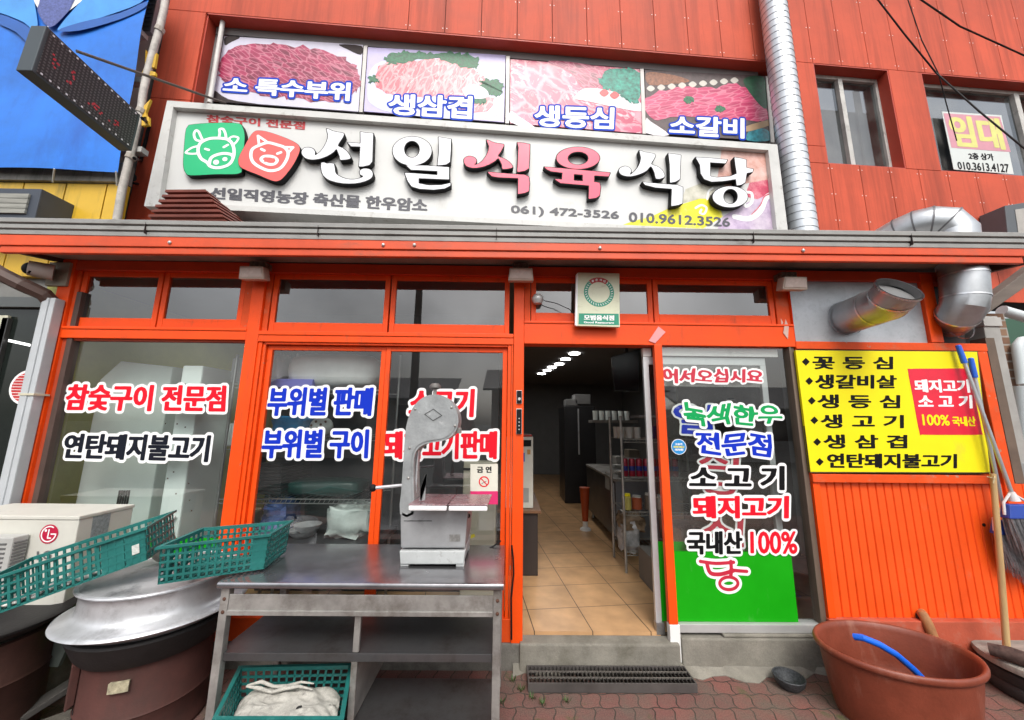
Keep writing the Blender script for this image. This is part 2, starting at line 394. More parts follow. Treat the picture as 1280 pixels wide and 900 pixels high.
def qsize(q):
    tl, tr, br, bl = [np.array(p) for p in q]
    return (np.linalg.norm(tr - tl) + np.linalg.norm(br - bl)) / 2, (np.linalg.norm(tl - bl) + np.linalg.norm(tr - br)) / 2
def shrink(q, m, n):
    """pull a quad in by m and n metres, so that bold strokes end where the measured letters end"""
    W, H = qsize(q); f = bil(q, W, H); return [f(m, H - n), f(W - m, H - n), f(W - m, n), f(m, n)]
def letters(text, q, bold, m, name='letters', parent=None, lift=(0, -.001, 0), outline=0, outm=None, depth=None, warp=0., res=None, label=None):
    """bold lettering filling the world quad q (tl, tr, br, bl); with an outline the backing is the parent object"""
    W, H = qsize(q); cw = W / (len(text) - .65 * text.count(' '))
    bold = min(bold * 1.2, .060 * min(cw, 1.15 * H)); KY = max(.95, bold / (.031 * H)); q = shrink(q, bold, bold / KY); W, H = qsize(q); res = res or H / 30
    #                                             # heavy poster faces: wide uprights, thin gaps between the level strokes
    s = text_shape(text, W, H, bold + 2.5 * res, res, warp, KY); fn = bil(q, W, H); lv = np.array(lift)
    if outline:
        so_ = text_shape(text, W, H, bold + outline + 2.5 * res, res * 1.4, warp)
        b = place(so_.mesh(bold * .7 + outline), lambda u, v: fn(u, v)).build(name, outm or VWHITE, parent, recalc=False)
        place(s.mesh(bold), lambda u, v: fn(u, v / KY) + lv).build('letters', m, b, recalc=False); return b
    o = place(s.mesh(bold), lambda u, v: fn(u, v / KY) + lv, depth).build(name, m, parent, recalc=depth is not None)
    if label: o['label'] = label
    return o
def lerp(a, b, t): return a + (b - a) * t
def qy(pts, Y): return [PY(x, y, Y) for x, y in pts]
def qu(pts, off): return [PU(x, y, off) for x, y in pts]

# ================================================================== SETTING
def paver_mat():
    m = bpy.data.materials.new('interlocking_pavers'); m.use_nodes = True; t = m.node_tree; b = t.nodes['Principled BSDF']; N = t.nodes.new; K = t.links.new
    tcn = N('ShaderNodeTexCoord'); sp = N('ShaderNodeSeparateXYZ'); K(tcn.outputs['Object'], sp.inputs[0])
    def mth(op, a, c, d=None):
        n = N('ShaderNodeMath'); n.operation = op
        for i, v in enumerate((a, c)):
            if isinstance(v, (int, float)): n.inputs[i].default_value = v
            else: K(v, n.inputs[i])
        return n.outputs[0]
    x, y = sp.outputs[0], sp.outputs[1]
    wx = mth('ADD', x, mth('MULTIPLY', mth('SINE', mth('MULTIPLY', y, 56.0), 0), .009))
    wy = mth('ADD', y, mth('MULTIPLY', mth('SINE', mth('MULTIPLY', x, 56.0), 0), .006))
    cb = N('ShaderNodeCombineXYZ'); K(wx, cb.inputs[0]); K(wy, cb.inputs[1])
    br = N('ShaderNodeTexBrick'); br.inputs['Scale'].default_value = 1; br.inputs['Brick Width'].default_value = .112; br.inputs['Row Height'].default_value = .1125
    br.offset = .5; br.inputs['Mortar Size'].default_value = .004; br.inputs['Mortar Smooth'].default_value = .35; br.inputs['Bias'].default_value = -.1
    br.inputs['Color1'].default_value = (.205, .080, .066, 1); br.inputs['Color2'].default_value = (.135, .066, .058, 1); br.inputs['Mortar'].default_value = (.028, .024, .018, 1)
    K(cb.outputs[0], br.inputs['Vector'])
    n = N('ShaderNodeTexNoise'); n.inputs['Scale'].default_value = 3.5; n.inputs['Detail'].default_value = 9; n.inputs['Roughness'].default_value = .7; K(tcn.outputs['Object'], n.inputs['Vector'])
    r = N('ShaderNodeMapRange'); r.inputs[1].default_value = .40; r.inputs[2].default_value = .66; r.inputs[4].default_value = .85; K(n.outputs[0], r.inputs[0])
    mx = N('ShaderNodeMix'); mx.data_type = 'RGBA'; K(r.outputs[0], mx.inputs[0]); K(br.outputs[0], mx.inputs[6]); mx.inputs[7].default_value = (.115, .095, .075, 1)
    # moss
    n2 = N('ShaderNodeTexNoise'); n2.inputs['Scale'].default_value = 6; n2.inputs['Detail'].default_value = 6; K(tcn.outputs['Object'], n2.inputs['Vector'])
    r2 = N('ShaderNodeMapRange'); r2.inputs[1].default_value = .62; r2.inputs[2].default_value = .7; r2.inputs[4].default_value = .8; K(n2.outputs[0], r2.inputs[0])
    m2 = N('ShaderNodeMix'); m2.data_type = 'RGBA'; K(r2.outputs[0], m2.inputs[0]); K(mx.outputs[2], m2.inputs[6]); m2.inputs[7].default_value = (.075, .085, .03, 1)
    n3 = N('ShaderNodeTexNoise'); n3.inputs['Scale'].default_value = 130; n3.inputs['Detail'].default_value = 3; K(tcn.outputs['Object'], n3.inputs['Vector'])
    r3 = N('ShaderNodeMapRange'); r3.inputs[1].default_value = .3; r3.inputs[2].default_value = .7; r3.inputs[3].default_value = .72; r3.inputs[4].default_value = 1.28; K(n3.outputs[0], r3.inputs[0])
    m3 = N('ShaderNodeMix'); m3.data_type = 'RGBA'; m3.blend_type = 'MULTIPLY'; m3.inputs[0].default_value = 1; K(m2.outputs[2], m3.inputs[6]); K(r3.outputs[0], m3.inputs[7])
    K(m3.outputs[2], b.inputs['Base Color']); b.inputs['Roughness'].default_value = .8
    inv = mth('SUBTRACT', 1.0, br.outputs[1]); hh = mth('ADD', inv, mth('MULTIPLY', n3.outputs[0], .25))
    bp = N('ShaderNodeBump'); bp.inputs['Strength'].default_value = .8; bp.inputs['Distance'].default_value = .006; K(hh, bp.inputs['Height']); K(bp.outputs[0], b.inputs['Normal'])
    return m
def tile_mat():
    m = bpy.data.materials.new('floor_tiles'); m.use_nodes = True; t = m.node_tree; b = t.nodes['Principled BSDF']; N = t.nodes.new; K = t.links.new
    tcn = N('ShaderNodeTexCoord'); mp = N('ShaderNodeMapping'); K(tcn.outputs['Object'], mp.inputs[0])
    mp.vector_type = 'POINT'; mp.inputs['Rotation'].default_value = (0, 0, radians(-6.5)); mp.inputs['Location'].default_value = (-.205, -.345 + .4, 0)
    br = N('ShaderNodeTexBrick'); br.offset = 0; br.inputs['Scale'].default_value = 1; br.inputs['Brick Width'].default_value = .4; br.inputs['Row Height'].default_value = .4
    br.inputs['Mortar Size'].default_value = .0035; br.inputs['Color1'].default_value = (.52, .31, .155, 1); br.inputs['Color2'].default_value = (.47, .275, .135, 1); br.inputs['Mortar'].default_value = (.06, .04, .025, 1)
    K(mp.outputs[0], br.inputs['Vector'])
    n = N('ShaderNodeTexNoise'); n.inputs['Scale'].default_value = 5; n.inputs['Detail'].default_value = 7; K(tcn.outputs['Object'], n.inputs['Vector'])
    r = N('ShaderNodeMapRange'); r.inputs[1].default_value = .3; r.inputs[2].default_value = .7; r.inputs[3].default_value = .8; r.inputs[4].default_value = 1.2; K(n.outputs[0], r.inputs[0])
    mx = N('ShaderNodeMix'); mx.data_type = 'RGBA'; mx.blend_type = 'MULTIPLY'; mx.inputs[0].default_value = 1; K(br.outputs[0], mx.inputs[6]); K(r.outputs[0], mx.inputs[7])
    K(mx.outputs[2], b.inputs['Base Color']); b.inputs['Roughness'].default_value = .32
    return m
def ground_mat():
    return mat('asphalt_ground', (.055, .054, .052), .9, var=.3, bump=.3, bscale=80)
g = MB(); g.quad((-300, -300, -.13), (300, -300, -.13), (300, 300, -.13), (-300, 300, -.13)); tag(g.build('road', ground_mat(), loc=(0, 0, -.13), recalc=False), kind='structure')
g = MB(); g.box(-14, 14, -4.2, 1.0, -.12, 0.0); tag(g.build('pavement', paver_mat(), loc=(0, 0, 0)), kind='structure')
# strip of bare concrete along the shop's foot, sloping on to the pavers
g = MB(); n_ = 40; rs = []
for k in range(n_ + 1):
    x = .05 + (3.5 - .05) * k / n_; e = -.085 + .035 * sin(k * 1.7) + .02 * sin(k * .61)
    rs.append([(x, .02, .055), (x, -.02, .045), (x, e, .004), (x, e, -.01), (x, .02, -.01)])
g.rings(rs); tag(g.build('concrete_apron', CONC, smooth=True), kind='structure')
FZ = .19
g = MB(); g.box(-3.6, 3.3, .07, 8.2, FZ - .3, FZ); tag(g.build('floor', tile_mat(), loc=(0, 0, FZ)), kind='structure')
g = MB(); g.box(-3.6, 3.3, .10, 8.2, 2.72, 2.8); tag(g.build('ceiling', CEILI), kind='structure')
g = MB(); g.box(-3.6, 3.3, 8.0, 8.2, FZ, 2.72); tag(g.build('wall_back', WALLI), kind='structure')
g = MB(); g.box(-3.7, -3.6, .11, 8.2, FZ, 2.72); tag(g.build('wall_left', mat('interior_lime_wall', (.42, .44, .12), .6, var=.15)), kind='structure')
g = MB(); g.box(3.3, 3.4, .14, 8.2, FZ, 2.72); tag(g.build('wall_right', WALLI), kind='structure')
# partition inside, left of the passage, makes the depth dark
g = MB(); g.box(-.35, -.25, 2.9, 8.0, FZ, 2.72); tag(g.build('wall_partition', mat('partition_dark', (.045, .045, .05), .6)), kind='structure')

# ------------------------------------------------------------------ the shop front (ground floor, orange)
shop = thing('shop_front', (0, 0, 0), 'bright orange framed glass shop front with a grey gutter along its eave', 'shop front')
X = lambda x, y: float(PY(x, y)[0])
xl, xr = -3.47, 3.665
ZH, ZS = 2.205, 2.235        # heads of the lower windows
x_p1 = X(76, 425); x_w1 = X(307.6, 426); x_p2 = X(322, 436); x_w3e = X(640, 433); x_d0 = X(655, 430)
x_d1 = X(816.8, 430); x_d2 = X(826, 430); x_w4 = X(985, 433); x_y0 = X(994.5, 437); x_y1 = X(1221, 440)
zt0, zt1 = 2.30, 2.725
def frame(p, bars, m, par, bev=.004):
    g = MB()
    for b in bars: g.box(*b)
    return g.build(p, m, par, bev=bev)
# posts
for a, b, z0 in ((xl, x_p1, .02), (x_w1, x_p2, .1), (x_w3e + .012, x_d0, .1), (x_w4 + .055, x_y0, .1)):
    frame('post', [(a, b, -.012, .11, z0, 2.82)], ORANGE, shop, .006)
frame('post', [(x_y1, xr, -.006, .12, .05, 2.20)], ORANGE_D, shop, .006)
frame('post', [(X(1148, 343), X(1163, 343), -.008, .1, 2.245, 2.80)], ORANGE, shop, .004)
# the slim post right of the doorway, white foot
frame('post', [(x_d1, x_d2 + .004, -.012, .03, .275, 2.2)], ORANGE, shop, .005)
frame('post_foot', [(x_d1 - .001, x_d2 + .012, -.016, .034, .05, .274)], WHITE, shop, .004)
frame('post', [(x_w3e - .004, x_w3e + .009, -.004, .11, .1, 2.2)], ORANGE_D, shop, .003)
# beams
frame('beam', [(x_p1, x_w1, -.010, .11, 2.195, 2.262), (x_p1, x_w1, -.016, .03, 2.264, 2.285)], ORANGE, shop)
frame('beam', [(x_p2, x_w3e + .01, -.010, .11, 2.185, 2.235), (x_p2, x_w3e + .01, -.016, .03, 2.237, 2.268)], ORANGE, shop)
frame('beam', [(x_d0, x_w4 + .056, -.009, .11, 2.195, 2.352), (x_d0, x_w4 + .056, -.015, .02, 2.354, 2.372)], ORANGE, shop)
frame('beam', [(x_y0, xr, -.010, .12, 2.18, 2.24)], ORANGE_D, shop)
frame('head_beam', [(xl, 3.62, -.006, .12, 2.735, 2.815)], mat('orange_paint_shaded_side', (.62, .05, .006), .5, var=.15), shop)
# sills and kerb
frame('sill', [(xl, x_w3e + .01, -.01, .11, .16, .30)], ORANGE_D, shop)
frame('sill', [(x_d2 + .013, x_w4 + .054, -.004, .08, .222, .275)], FRAMEA, shop)
frame('kerb', [(-3.6, x_d0, -.02, .08, -.02, .158)], CONCD, shop, .008)
frame('kerb', [(x_d2 + .013, x_y0 - .01, -.03, .08, -.02, .2), (x_d2 + .30, x_y0 - .012, -.022, .07, .201, .221)], CONC, shop, .01)
frame('doorstep', [(x_d0 - .02, x_d2 - .005, -.045, .068, -.02, .172)], CONC, shop, .012)
frame('base_wall', [(x_y0 - .008, 4.0, -.035, .10, -.02, .315)], mat('base_wall_paint', (.46, .085, .04), .7, var=.25, scale=5, dirt=((.25, .17, .13), .5, .75, 5, None), bump=.15), shop, .006)
# windows: each with its own frame and pane
def sash(name, x0, x1, z0, z1, y, gl, bw=.045, bot=None, m=None, label=None, glass=GL):
    """one glazed leaf: outer box x0..x1, glass inside"""
    m = m or ORANGE; b2 = bot if bot is not None else bw
    g = MB(); d = .03
    g.box(x0, x0 + bw, y, y + d, z0, z1); g.box(x1 - bw, x1, y, y + d, z0, z1)
    g.box(x0 + bw, x1 - bw, y + .001, y + d, z1 - bw, z1); g.box(x0 + bw, x1 - bw, y + .001, y + d, z0, z0 + b2)
    f = g.build(name, m, shop, bev=.004)
    if label: f['label'] = label
    p = MB(); p.quad((x0 + bw - .005, y + .014, z0 + b2 - .005), (x1 - bw + .005, y + .014, z0 + b2 - .005), (x1 - bw + .005, y + .014, z1 - bw + .005), (x0 + bw - .005, y + .014, z1 - bw + .005))
    p.build('pane', glass, f, recalc=False); return f
YG1 = .034
# fixed left window
g = MB(); g.box(x_p1, x_p1 + .035, .012, .06, .30, 2.195); g.box(x_w1 - .012, x_w1, .012, .06, .30, 2.195); g.box(x_p1 + .035, x_w1 - .012, .013, .06, 2.18, 2.195)
f1 = g.build('window', mat('dull_orange_inner_frame', (.42, .06, .02), .6), shop, bev=.003); f1['label'] = 'large fixed window behind the outdoor unit and cooking pot'
MB().quad((x_p1 + .03, YG1, .30), (x_w1 - .01, YG1, .30), (x_w1 - .01, YG1, 2.185), (x_p1 + .03, YG1, 2.185)).build('pane', GL, f1, recalc=False)
MB().quad((x_p1 + .5, YG1 - .004, .30), (x_w1 - .012, YG1 - .004, .30), (x_w1 - .012, YG1 - .004, float(PY(230, 672, YG1)[2])), (x_p1 + .5, YG1 - .004, float(PY(230, 672, YG1)[2]))).build('tinted_film', FILMG, f1, recalc=False)
# two sliding leaves
xs_m = X(477, 440)
YG2 = .034 + .014
frame('window_track', [(x_p2, x_p2 + .028, .0, .1, .30, 2.185), (x_p2 + .03, x_p2 + .052, .012, .1, .30, 2.185), (x_w3e - .03, x_w3e - .006, .0, .1, .30, 2.185), (x_p2 + .054, x_w3e - .032, .003, .1, 2.168, 2.185)], ORANGE, shop, .003)
s1 = sash('sliding_window', x_p2 + .054, xs_m + .022, .30, 2.166, .034, GL, .036, .06)
s2 = sash('sliding_window', xs_m + .024, x_w3e - .033, .30, 2.166, .030, GL, .036, .06)
# transoms
def transom(px0, px1, zt, zb, par_y=.02):
    return sash('transom_window', px0, px1, zb, zt, par_y, GLT, .038, .075, glass=GLT)
def txs(a, b, y): return float(PY(a, y, .02)[0]), float(PY(b, y, .02)[0])
for a, b, zt, zb in ((100, 201, 2.735, 2.287), (203, 306, 2.735, 2.287), (341, 487, 2.735, 2.27), (489, 637, 2.735, 2.27), (664, 815, 2.735, 2.374), (816.5, 966, 2.735, 2.374)):
    u0, u1 = txs(a, b, 365); transom(u0, u1, zt, zb)
for jb_ in ([(x_p1 + .002, txs(99, 0, 365)[0], .012, .1, 2.287, 2.735), (x_p2 + .002, txs(340, 0, 365)[0], .012, .1, 2.27, 2.735), (x_d0 + .002, txs(663, 0, 365)[0], .012, .1, 2.374, 2.735), (txs(967, 0, 365)[0], x_w4 + .054, .012, .1, 2.374, 2.735), (txs(307, 0, 365)[0], x_w1 - .001, .012, .1, 2.287, 2.735)]): frame('transom_jamb', [jb_], ORANGE_D, shop, .003)
# right fixed shop window
YG4 = .03
g = MB(); g.box(x_w4 + .002, x_w4 + .018, -.006, .06, .276, 2.195); g.box(x_w4 + .02, x_w4 + .052, .008, .08, .2, 2.195)
f4 = g.build('window', mat('bronze_trim', (.17, .125, .095), .5, .3), shop, bev=.003); f4['label'] = 'tall fixed window beside the door with a bronze edge strip'
MB().quad((x_d2 + .002, YG4, .275), (x_w4, YG4, .275), (x_w4, YG4, 2.195), (x_d2 + .002, YG4, 2.195)).build('pane', GL, f4, recalc=False)
MB().quad((x_d2 + .004, YG4 - .004, .277), (float(PY(1000, 750, YG4)[0]) - .03, YG4 - .004, .277), (float(PY(1000, 750, YG4)[0]) - .03, YG4 - .004, float(PY(900, 689, YG4)[2])), (x_d2 + .004, YG4 - .004, float(PY(900, 689, YG4)[2]))).build('tinted_film', FILMG, f4, recalc=False)
MB().box(x_d2 + .006, float(PY(972, 440, .05)[0]), .05, .06, 2.125, 2.185).build('blind_rail', WHITE, f4, bev=.004)
# open sliding glass door pushed to the right, behind the fixed pane
dx0 = float(PY(803, 450, .09)[0])
g = MB(); g.box(dx0, dx0 + .042, .075, .105, .25, 2.12); g.box(dx0 + .042, 2.0, .076, .104, 2.06, 2.12); g.box(1.955, 2.0, .075, .105, .25, 2.06)
dr = g.build('sliding_door', mat('door_aluminium', (.62, .63, .64), .35, .5), shop, bev=.003)
MB().quad((dx0 + .04, .09, .25), (1.96, .09, .25), (1.96, .09, 2.06), (dx0 + .04, .09, 2.06)).build('pane', GL, dr, recalc=False)
MB().quad((dx0 + .042, .087, .25), (1.955, .087, .25), (1.955, .087, float(PZ(815, 688, 0)[2]) + .77), (dx0 + .042, .087, .77)).build('tinted_film', FILMG, dr, recalc=False)
MB().box(dx0 - .002, x_d1 + .0, .068, .11, .172, .249).build('kick_plate', STEEL, dr, bev=.003)
MB().box(dx0 + .0, dx0 + .065, .07, .11, 2.122, 2.19).build('track_end', WHITE, dr, bev=.003)
MB().lathe([(.0, .0), (.013, 0), (.013, .006), (.0, .006)], (0, 0, 0), 16).build('bolt', STEELD, dr) if False else None
# door lock boxes on the post left of the doorway
for z0, z1, nm in ((1.745, 1.835, 'lock_keyhole'), (1.525, 1.70, 'lock_keypad')):
    xk = float(PY(648.5, 560)[0])
    k = MB(); k.box(xk - .018, xk + .018, -.03, -.0125, z0, z1); kb = k.build(nm, BLACK, shop, bev=.004)
    k = MB(); k.box(xk - .021, xk + .021, -.0165, -.0123, z0 - .004, z1 + .004); k.build('plate', FRAMEA, kb, bev=.001)
    k = MB()
    for q in range(4 if z1 - z0 > .1 else 1): k.tube([(xk, -.034, z0 + .03 + q * .026), (xk, -.0295, z0 + .03 + q * .026)], .005 if z1 - z0 > .1 else .011, 10)
    k.build('button', FRAMEA, kb)
# galvanised panel and dark opening above the menu board
xq0, xq1 = x_y0 + .002, X(1148, 343) - .001
frame('vent_panel', [(xq0, xq1, .02, .06, 2.242, 2.735)], GALVP, shop, .002)
frame('dark_opening', [(X(1163, 343) + .001, xr - .03, .09, .11, 2.242, 2.735)], mat('opening_dark', (.02, .02, .02), .8), shop, .001)
# ledge and beadboard under the board
frame('ledge', [(x_y0 - .004, xr - .13, -.022, .05, 1.205, 1.262)], ORANGE_D, shop, .004)
frame('panel_trim', [(x_y0 + .0, x_y0 + .055, -.006, .05, .316, 1.2)], ORANGE, shop, .004)
g = MB(); a = x_y0 + .057; k = 0
while a < 3.98:
    b = a + .0555; y0 = 0.012
    g.add([(a, y0 + .007, .316), (a + .004, y0, .316), (b - .004, y0, .316), (b, y0 + .007, .316), (b, .05, .316), (a, .05, .316), (a, y0 + .007, 1.2), (a + .004, y0, 1.2), (b - .004, y0, 1.2), (b, y0 + .007, 1.2), (b, .05, 1.2), (a, .05, 1.2)],
          [[0, 1, 7, 6], [1, 2, 8, 7], [2, 3, 9, 8], [3, 4, 10, 9], [5, 0, 6, 11], [6, 7, 8, 9, 10, 11], [5, 4, 3, 2, 1, 0]])
    a = b + .0042
bp = g.build('beadboard', mat('beadboard_orange', (.86, .085, .004), .5, var=.10, scale=3, dirt=((.40, .17, .09), .60, .85, 4.5, (1, 1, .8)), bump=.05), shop)
MB().box(x_y0 + .057, 3.99, .035, .052, .316, 1.2).build('beadboard_back', mat('groove_dark', (.10, .012, .004), .9), shop)
MB().tube([(3.40, .013, .92), (3.40, .009, .92)], .012, 12).build('bolt_hole', BLACK, shop)
# eave: fascia, gutter with ribs, soffit, roof
EX0, EX1, EY = -3.66, 3.79, -.30
zf = lambda x: 2.734 + (x - EX0) * .0040
def exb(g, x0, x1, y0, y1, za, zb):
    g.hexa([(x0, y0, zf(x0) + za), (x1, y0, zf(x1) + za), (x1, y1, zf(x1) + za), (x0, y1, zf(x0) + za)], [(x0, y0, zf(x0) + zb), (x1, y0, zf(x1) + zb), (x1, y1, zf(x1) + zb), (x0, y1, zf(x0) + zb)])
g = MB(); exb(g, EX0 + .1, EX1 - .12, EY, EY + .03, 0.0, .048); exb(g, EX0 + .06, EX1 - .08, EY - .010, EY + .03, .05, .128); g.build('fascia', mat('fascia_orange', (.66, .075, .016), .5, var=.2, scale=3, dirt=((.3, .09, .05), .58, .8, 5, (.4, 1, 1))), shop, bev=.005)
g = MB(); prof = [(0, .116), (-.014, .118), (-.018, .145), (-.008, .149), (-.008, .155), (-.026, .158), (-.029, .184), (-.016, .188), (-.016, .194), (-.036, .198), (-.040, .224), (-.034, .229), (.06, .230), (.06, .116)]
g.rings([[(x, EY + p[0], 2.743 + p[1] + .0004 * x + .008 * abs(x / 3.7) ** 2) for p in prof] for x in [EX0 + (EX1 - EX0) * k / 12 for k in range(13)]]); gu = g.build('gutter', GUTTER, shop)
for xx in (-2.55, -1.35, -.1, 1.72, 2.85): MB().box(xx, xx + .003, EY - .038, EY - .005, 2.875, 2.965).build('joint', JOINT, gu)
g = MB(); g.hexa([(EX0 + .06, EY + .031, zf(EX0) + .06), (EX1 - .08, EY + .031, zf(EX1) + .06), (EX1 - .2, .13, 2.862), (EX0 + .3, .13, 2.83)], [(EX0 + .06, EY + .031, zf(EX0) + .075), (EX1 - .08, EY + .031, zf(EX1) + .075), (EX1 - .2, .13, 2.877), (EX0 + .3, .13, 2.845)])
g.build('soffit', mat('soffit_grey_boards', (.30, .26, .22), .8, var=.25, scale=6), shop)
for (a, b) in (((EX0 + .03, EY + .03), (-3.42, .12)), ((EX1 - .05, EY + .03), (3.68, .12))):
    g = MB(); g.hexa([(a[0] - .02, a[1], 2.775), (a[0] + .02, a[1], 2.775), (b[0] + .02, b[1], 2.80), (b[0] - .02, b[1], 2.80)], [(a[0] - .02, a[1], 2.9), (a[0] + .02, a[1], 2.9), (b[0] + .02, b[1], 2.9), (b[0] - .02, b[1], 2.9)])
    g.build('eave_end_board', mat('brown_eave_board', (.10, .045, .03), .7), shop)
g = MB(); g.slab([(EX0, EY + .06, 2.965), (EX1, EY + .06, 2.965), (EX1, .98, 3.05), (EX0, .50, 3.05)], (0, 0, -.02)); g.build('roof', GUTTER, shop)
# small fasteners and lamp sockets on the fascia
for px, py in ((212, 303), (479, 306), (518, 306), (750, 310), (1004, 313)):
    p = PY(px, py, EY - .014); MB().ball(p, (.012, .010, .013), 10).build('fascia_hook', FRAMEA, shop, smooth=True)
# strip of pink tape at the top of the slim post
q = qy([(823, 408), (832, 415), (819, 429), (811, 426)], -.0165); MB().slab(q, (0, .0005, 0)).build('tape', mat('pink_tape', (.78, .33, .33), .4), shop)
# chipped paint patches beside the vent panel
for pts in ([(982, 399), (986, 408), (985, 424), (979, 416)], [(976, 398), (979, 403), (977, 407)]):
    q = qy(pts, -.0145); MB().slab(q, (0, .0008, 0)).build('chipped_paint', mat('chipped_paint_pale', (.62, .42, .36), .8), shop)

# ================================================================== UPPER STOREY
def U(x, y, off=0.): return uz(PU(x, y, off))
up = thing('upper_storey', WU(0, 2.9), 'upper storey clad in tall red metal panels above the shop', 'building')
uL, uR = U(190, 110)[0], 9.0
u_ja = U(258.3, 13)[0]                     # inner edge of the left pier
z_so = U(600, 45)[1]                       # soffit height over the photo panels
u_so1 = U(957, 75)[0]
z_wt = U(1100, 86)[1]; z_ws = U(1100, 208.5)[1]
uA0, uA1 = U(1016, 77)[0], U(1110, 87)[0]; uB0 = U(1151, 90)[0]; uB1 = uB0 + 1.75
TOPZ = 8.5
print('upper', uL, u_ja, z_so, z_wt, z_ws, uA0, uA1, uB0)
REC = .20
def panels(g, u0, u1, z0, z1, first, pitch=None):
    """cladding sheets between u0 and u1, joints at first + k * pitch, 5 mm gaps"""
    pitch = pitch or PITCH_U
    cuts = [u0]; c = first
    while c <= u0 + .02: c += pitch
    while c < u1 - .02: cuts.append(c); c += pitch
    cuts.append(u1)
    for a, b in zip(cuts[:-1], cuts[1:]): g.ubox(a + .003, b - .003, z0 + .003, z1 - .003, -.02, 0)
    return cuts
j0, j1 = U(509.6, 36)[0], U(944, 74)[0]
PITCH_U = (j1 - j0) / 10
jr0, jr1 = U(1016, 77)[0], U(1256.7, 97)[0]; PR = (jr1 - jr0) / 7
print('pitches', PITCH_U, PR)
g = MB(); riv = MB()
def rivets(cuts, z0, z1):
    for c in cuts[1:-1]:
        for z in (z0 + .06, (z0 + z1) / 2, z1 - .06) if z1 - z0 < 1.2 else (z0 + .06, z0 + .5, z0 + .95, z0 + 1.4):
            for s_ in (-.022, .022):
                p = WU(c + s_, z, .0012); r = .0065
                riv.add([p + UE * r * cos(t) + np.array([0, 0, r * sin(t)]) for t in [k * pi / 3 for k in range(6)]], [list(range(6))])
u_mid = U(975, 40)[0] + .10                # behind the tall duct
c1 = panels(g, uL, u_mid, z_so, TOPZ, j0); rivets(c1, z_so, TOPZ)
c2 = panels(g, u_mid, uR, z_wt, TOPZ, jr0, PR); rivets(c2, z_wt, TOPZ)
c3 = panels(g, u_mid, uR, 2.95, z_ws, U(1036.7, 205)[0], PR); rivets(c3, z_ws - .75, z_ws)
zj1 = U(190, 122)[1]
panels(g, uL, u_ja, zj1, z_so, 99); panels(g, uL, u_ja, 2.95, zj1, 99)
zj2 = U(1018, 182)[1]
panels(g, u_mid, uA0, zj2, z_wt, 99); panels(g, u_mid, uA0, z_ws, zj2, 99)
panels(g, uA1, uB0, z_ws, z_wt, 99); panels(g, uB1, uR, z_ws, z_wt, 99)
g.build('cladding', CLAD, up, bev=.002)
tag(riv.build('rivets', mat('rivet_white', (.7, .62, .58), .4), up), kind='stuff')
# backing, reveals
g = MB(); g.ubox(uL + .01, u_ja - .002, 2.95, TOPZ, -.25, -.021); g.ubox(u_ja, uR, z_so + .01 if False else z_wt + .01, TOPZ, -.25, -.021) if False else None
g.ubox(u_ja, u_mid, z_so + .004, TOPZ, -.3, -.021); g.ubox(u_mid, uR, z_wt + .004, TOPZ, -.3, -.021); g.ubox(u_mid, uR, 2.95, z_ws - .004, -.3, -.021)
g.ubox(u_mid, uA0 - .004, z_ws, z_wt, -.3, -.021); g.ubox(uA1 + .004, uB0 - .004, z_ws, z_wt, -.3, -.021); g.ubox(uB1 + .004, uR, z_ws, z_wt, -.3, -.021)
g.ubox(u_ja, u_mid, 2.95, z_so, -.34, -.27)
g.build('backing', JOINT, up)
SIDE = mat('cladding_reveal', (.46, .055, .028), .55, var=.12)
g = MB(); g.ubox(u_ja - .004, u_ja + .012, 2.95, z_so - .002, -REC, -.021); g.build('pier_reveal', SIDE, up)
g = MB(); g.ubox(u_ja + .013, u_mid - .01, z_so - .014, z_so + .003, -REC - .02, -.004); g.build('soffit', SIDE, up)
g = MB()
for a, b in ((uA0, uA1), (uB0, uB1)):
    g.ubox(a, b, z_wt - .012, z_wt + .003, -.19, -.004); g.ubox(a + .001, b - .001, z_ws - .003, z_ws + .010, -.19, -.004)
    g.ubox(b - .012, b + .003, z_ws + .011, z_wt - .013, -.19, -.004); g.ubox(a - .003, a + .012, z_ws + .011, z_wt - .013, -.19, -.004)
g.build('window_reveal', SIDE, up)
def upwin(u0, u1, mull, wm):
    f = MB(); z0, z1 = z_ws + .011, z_wt - .013; fw = .035
    f.ubox(u0, u1, z1 - .05, z1, -.17, -.12); f.ubox(u0, u1, z0, z0 + fw, -.17, -.12); f.ubox(u0, u0 + fw, z0 + fw, z1 - .05, -.17, -.12); f.ubox(u1 - fw, u1, z0 + fw, z1 - .05, -.17, -.12)
    for mm in mull: f.ubox(mm - wm / 2, mm + wm / 2, z0 + fw, z1 - .05, -.165, -.105)
    fr = f.build('window', mat('old_white_window_frame', (.52, .51, .48), .5, var=.2, dirt=((.2, .19, .17), .55, .8, 9, None)), up, bev=.003)
    MB().quad(WU(u0 + .02, z0 + .02, -.15), WU(u1 - .02, z0 + .02, -.15), WU(u1 - .02, z1 - .02, -.15), WU(u0 + .02, z1 - .02, -.15)).build('pane', GLU, fr, recalc=False)
    b_ = MB(); b_.ubox(u0, u1, z0, z1, -.60, -.59); b_.build('dark_room', mat('upstairs_room_dark', (.05, .055, .06), .8), fr); return fr
fA = upwin(uA0 + .012, uA1 - .012, [U(1053, 150, -.15)[0]], .055); fA['label'] = 'narrow upstairs window with a pale sliding frame'
g = MB(); g.ubox(U(1071, 150, -.3)[0], U(1078, 150, -.3)[0], z_ws + .02, z_wt - .02, -.30, -.28); g.ubox(uA0 + .3, U(1108, 150, -.3)[0] + .1, z_ws + .02, z_wt - .3, -.34, -.32); g.build('curtain', mat('grey_curtain', (.30, .31, .30), .9, var=.2), fA)
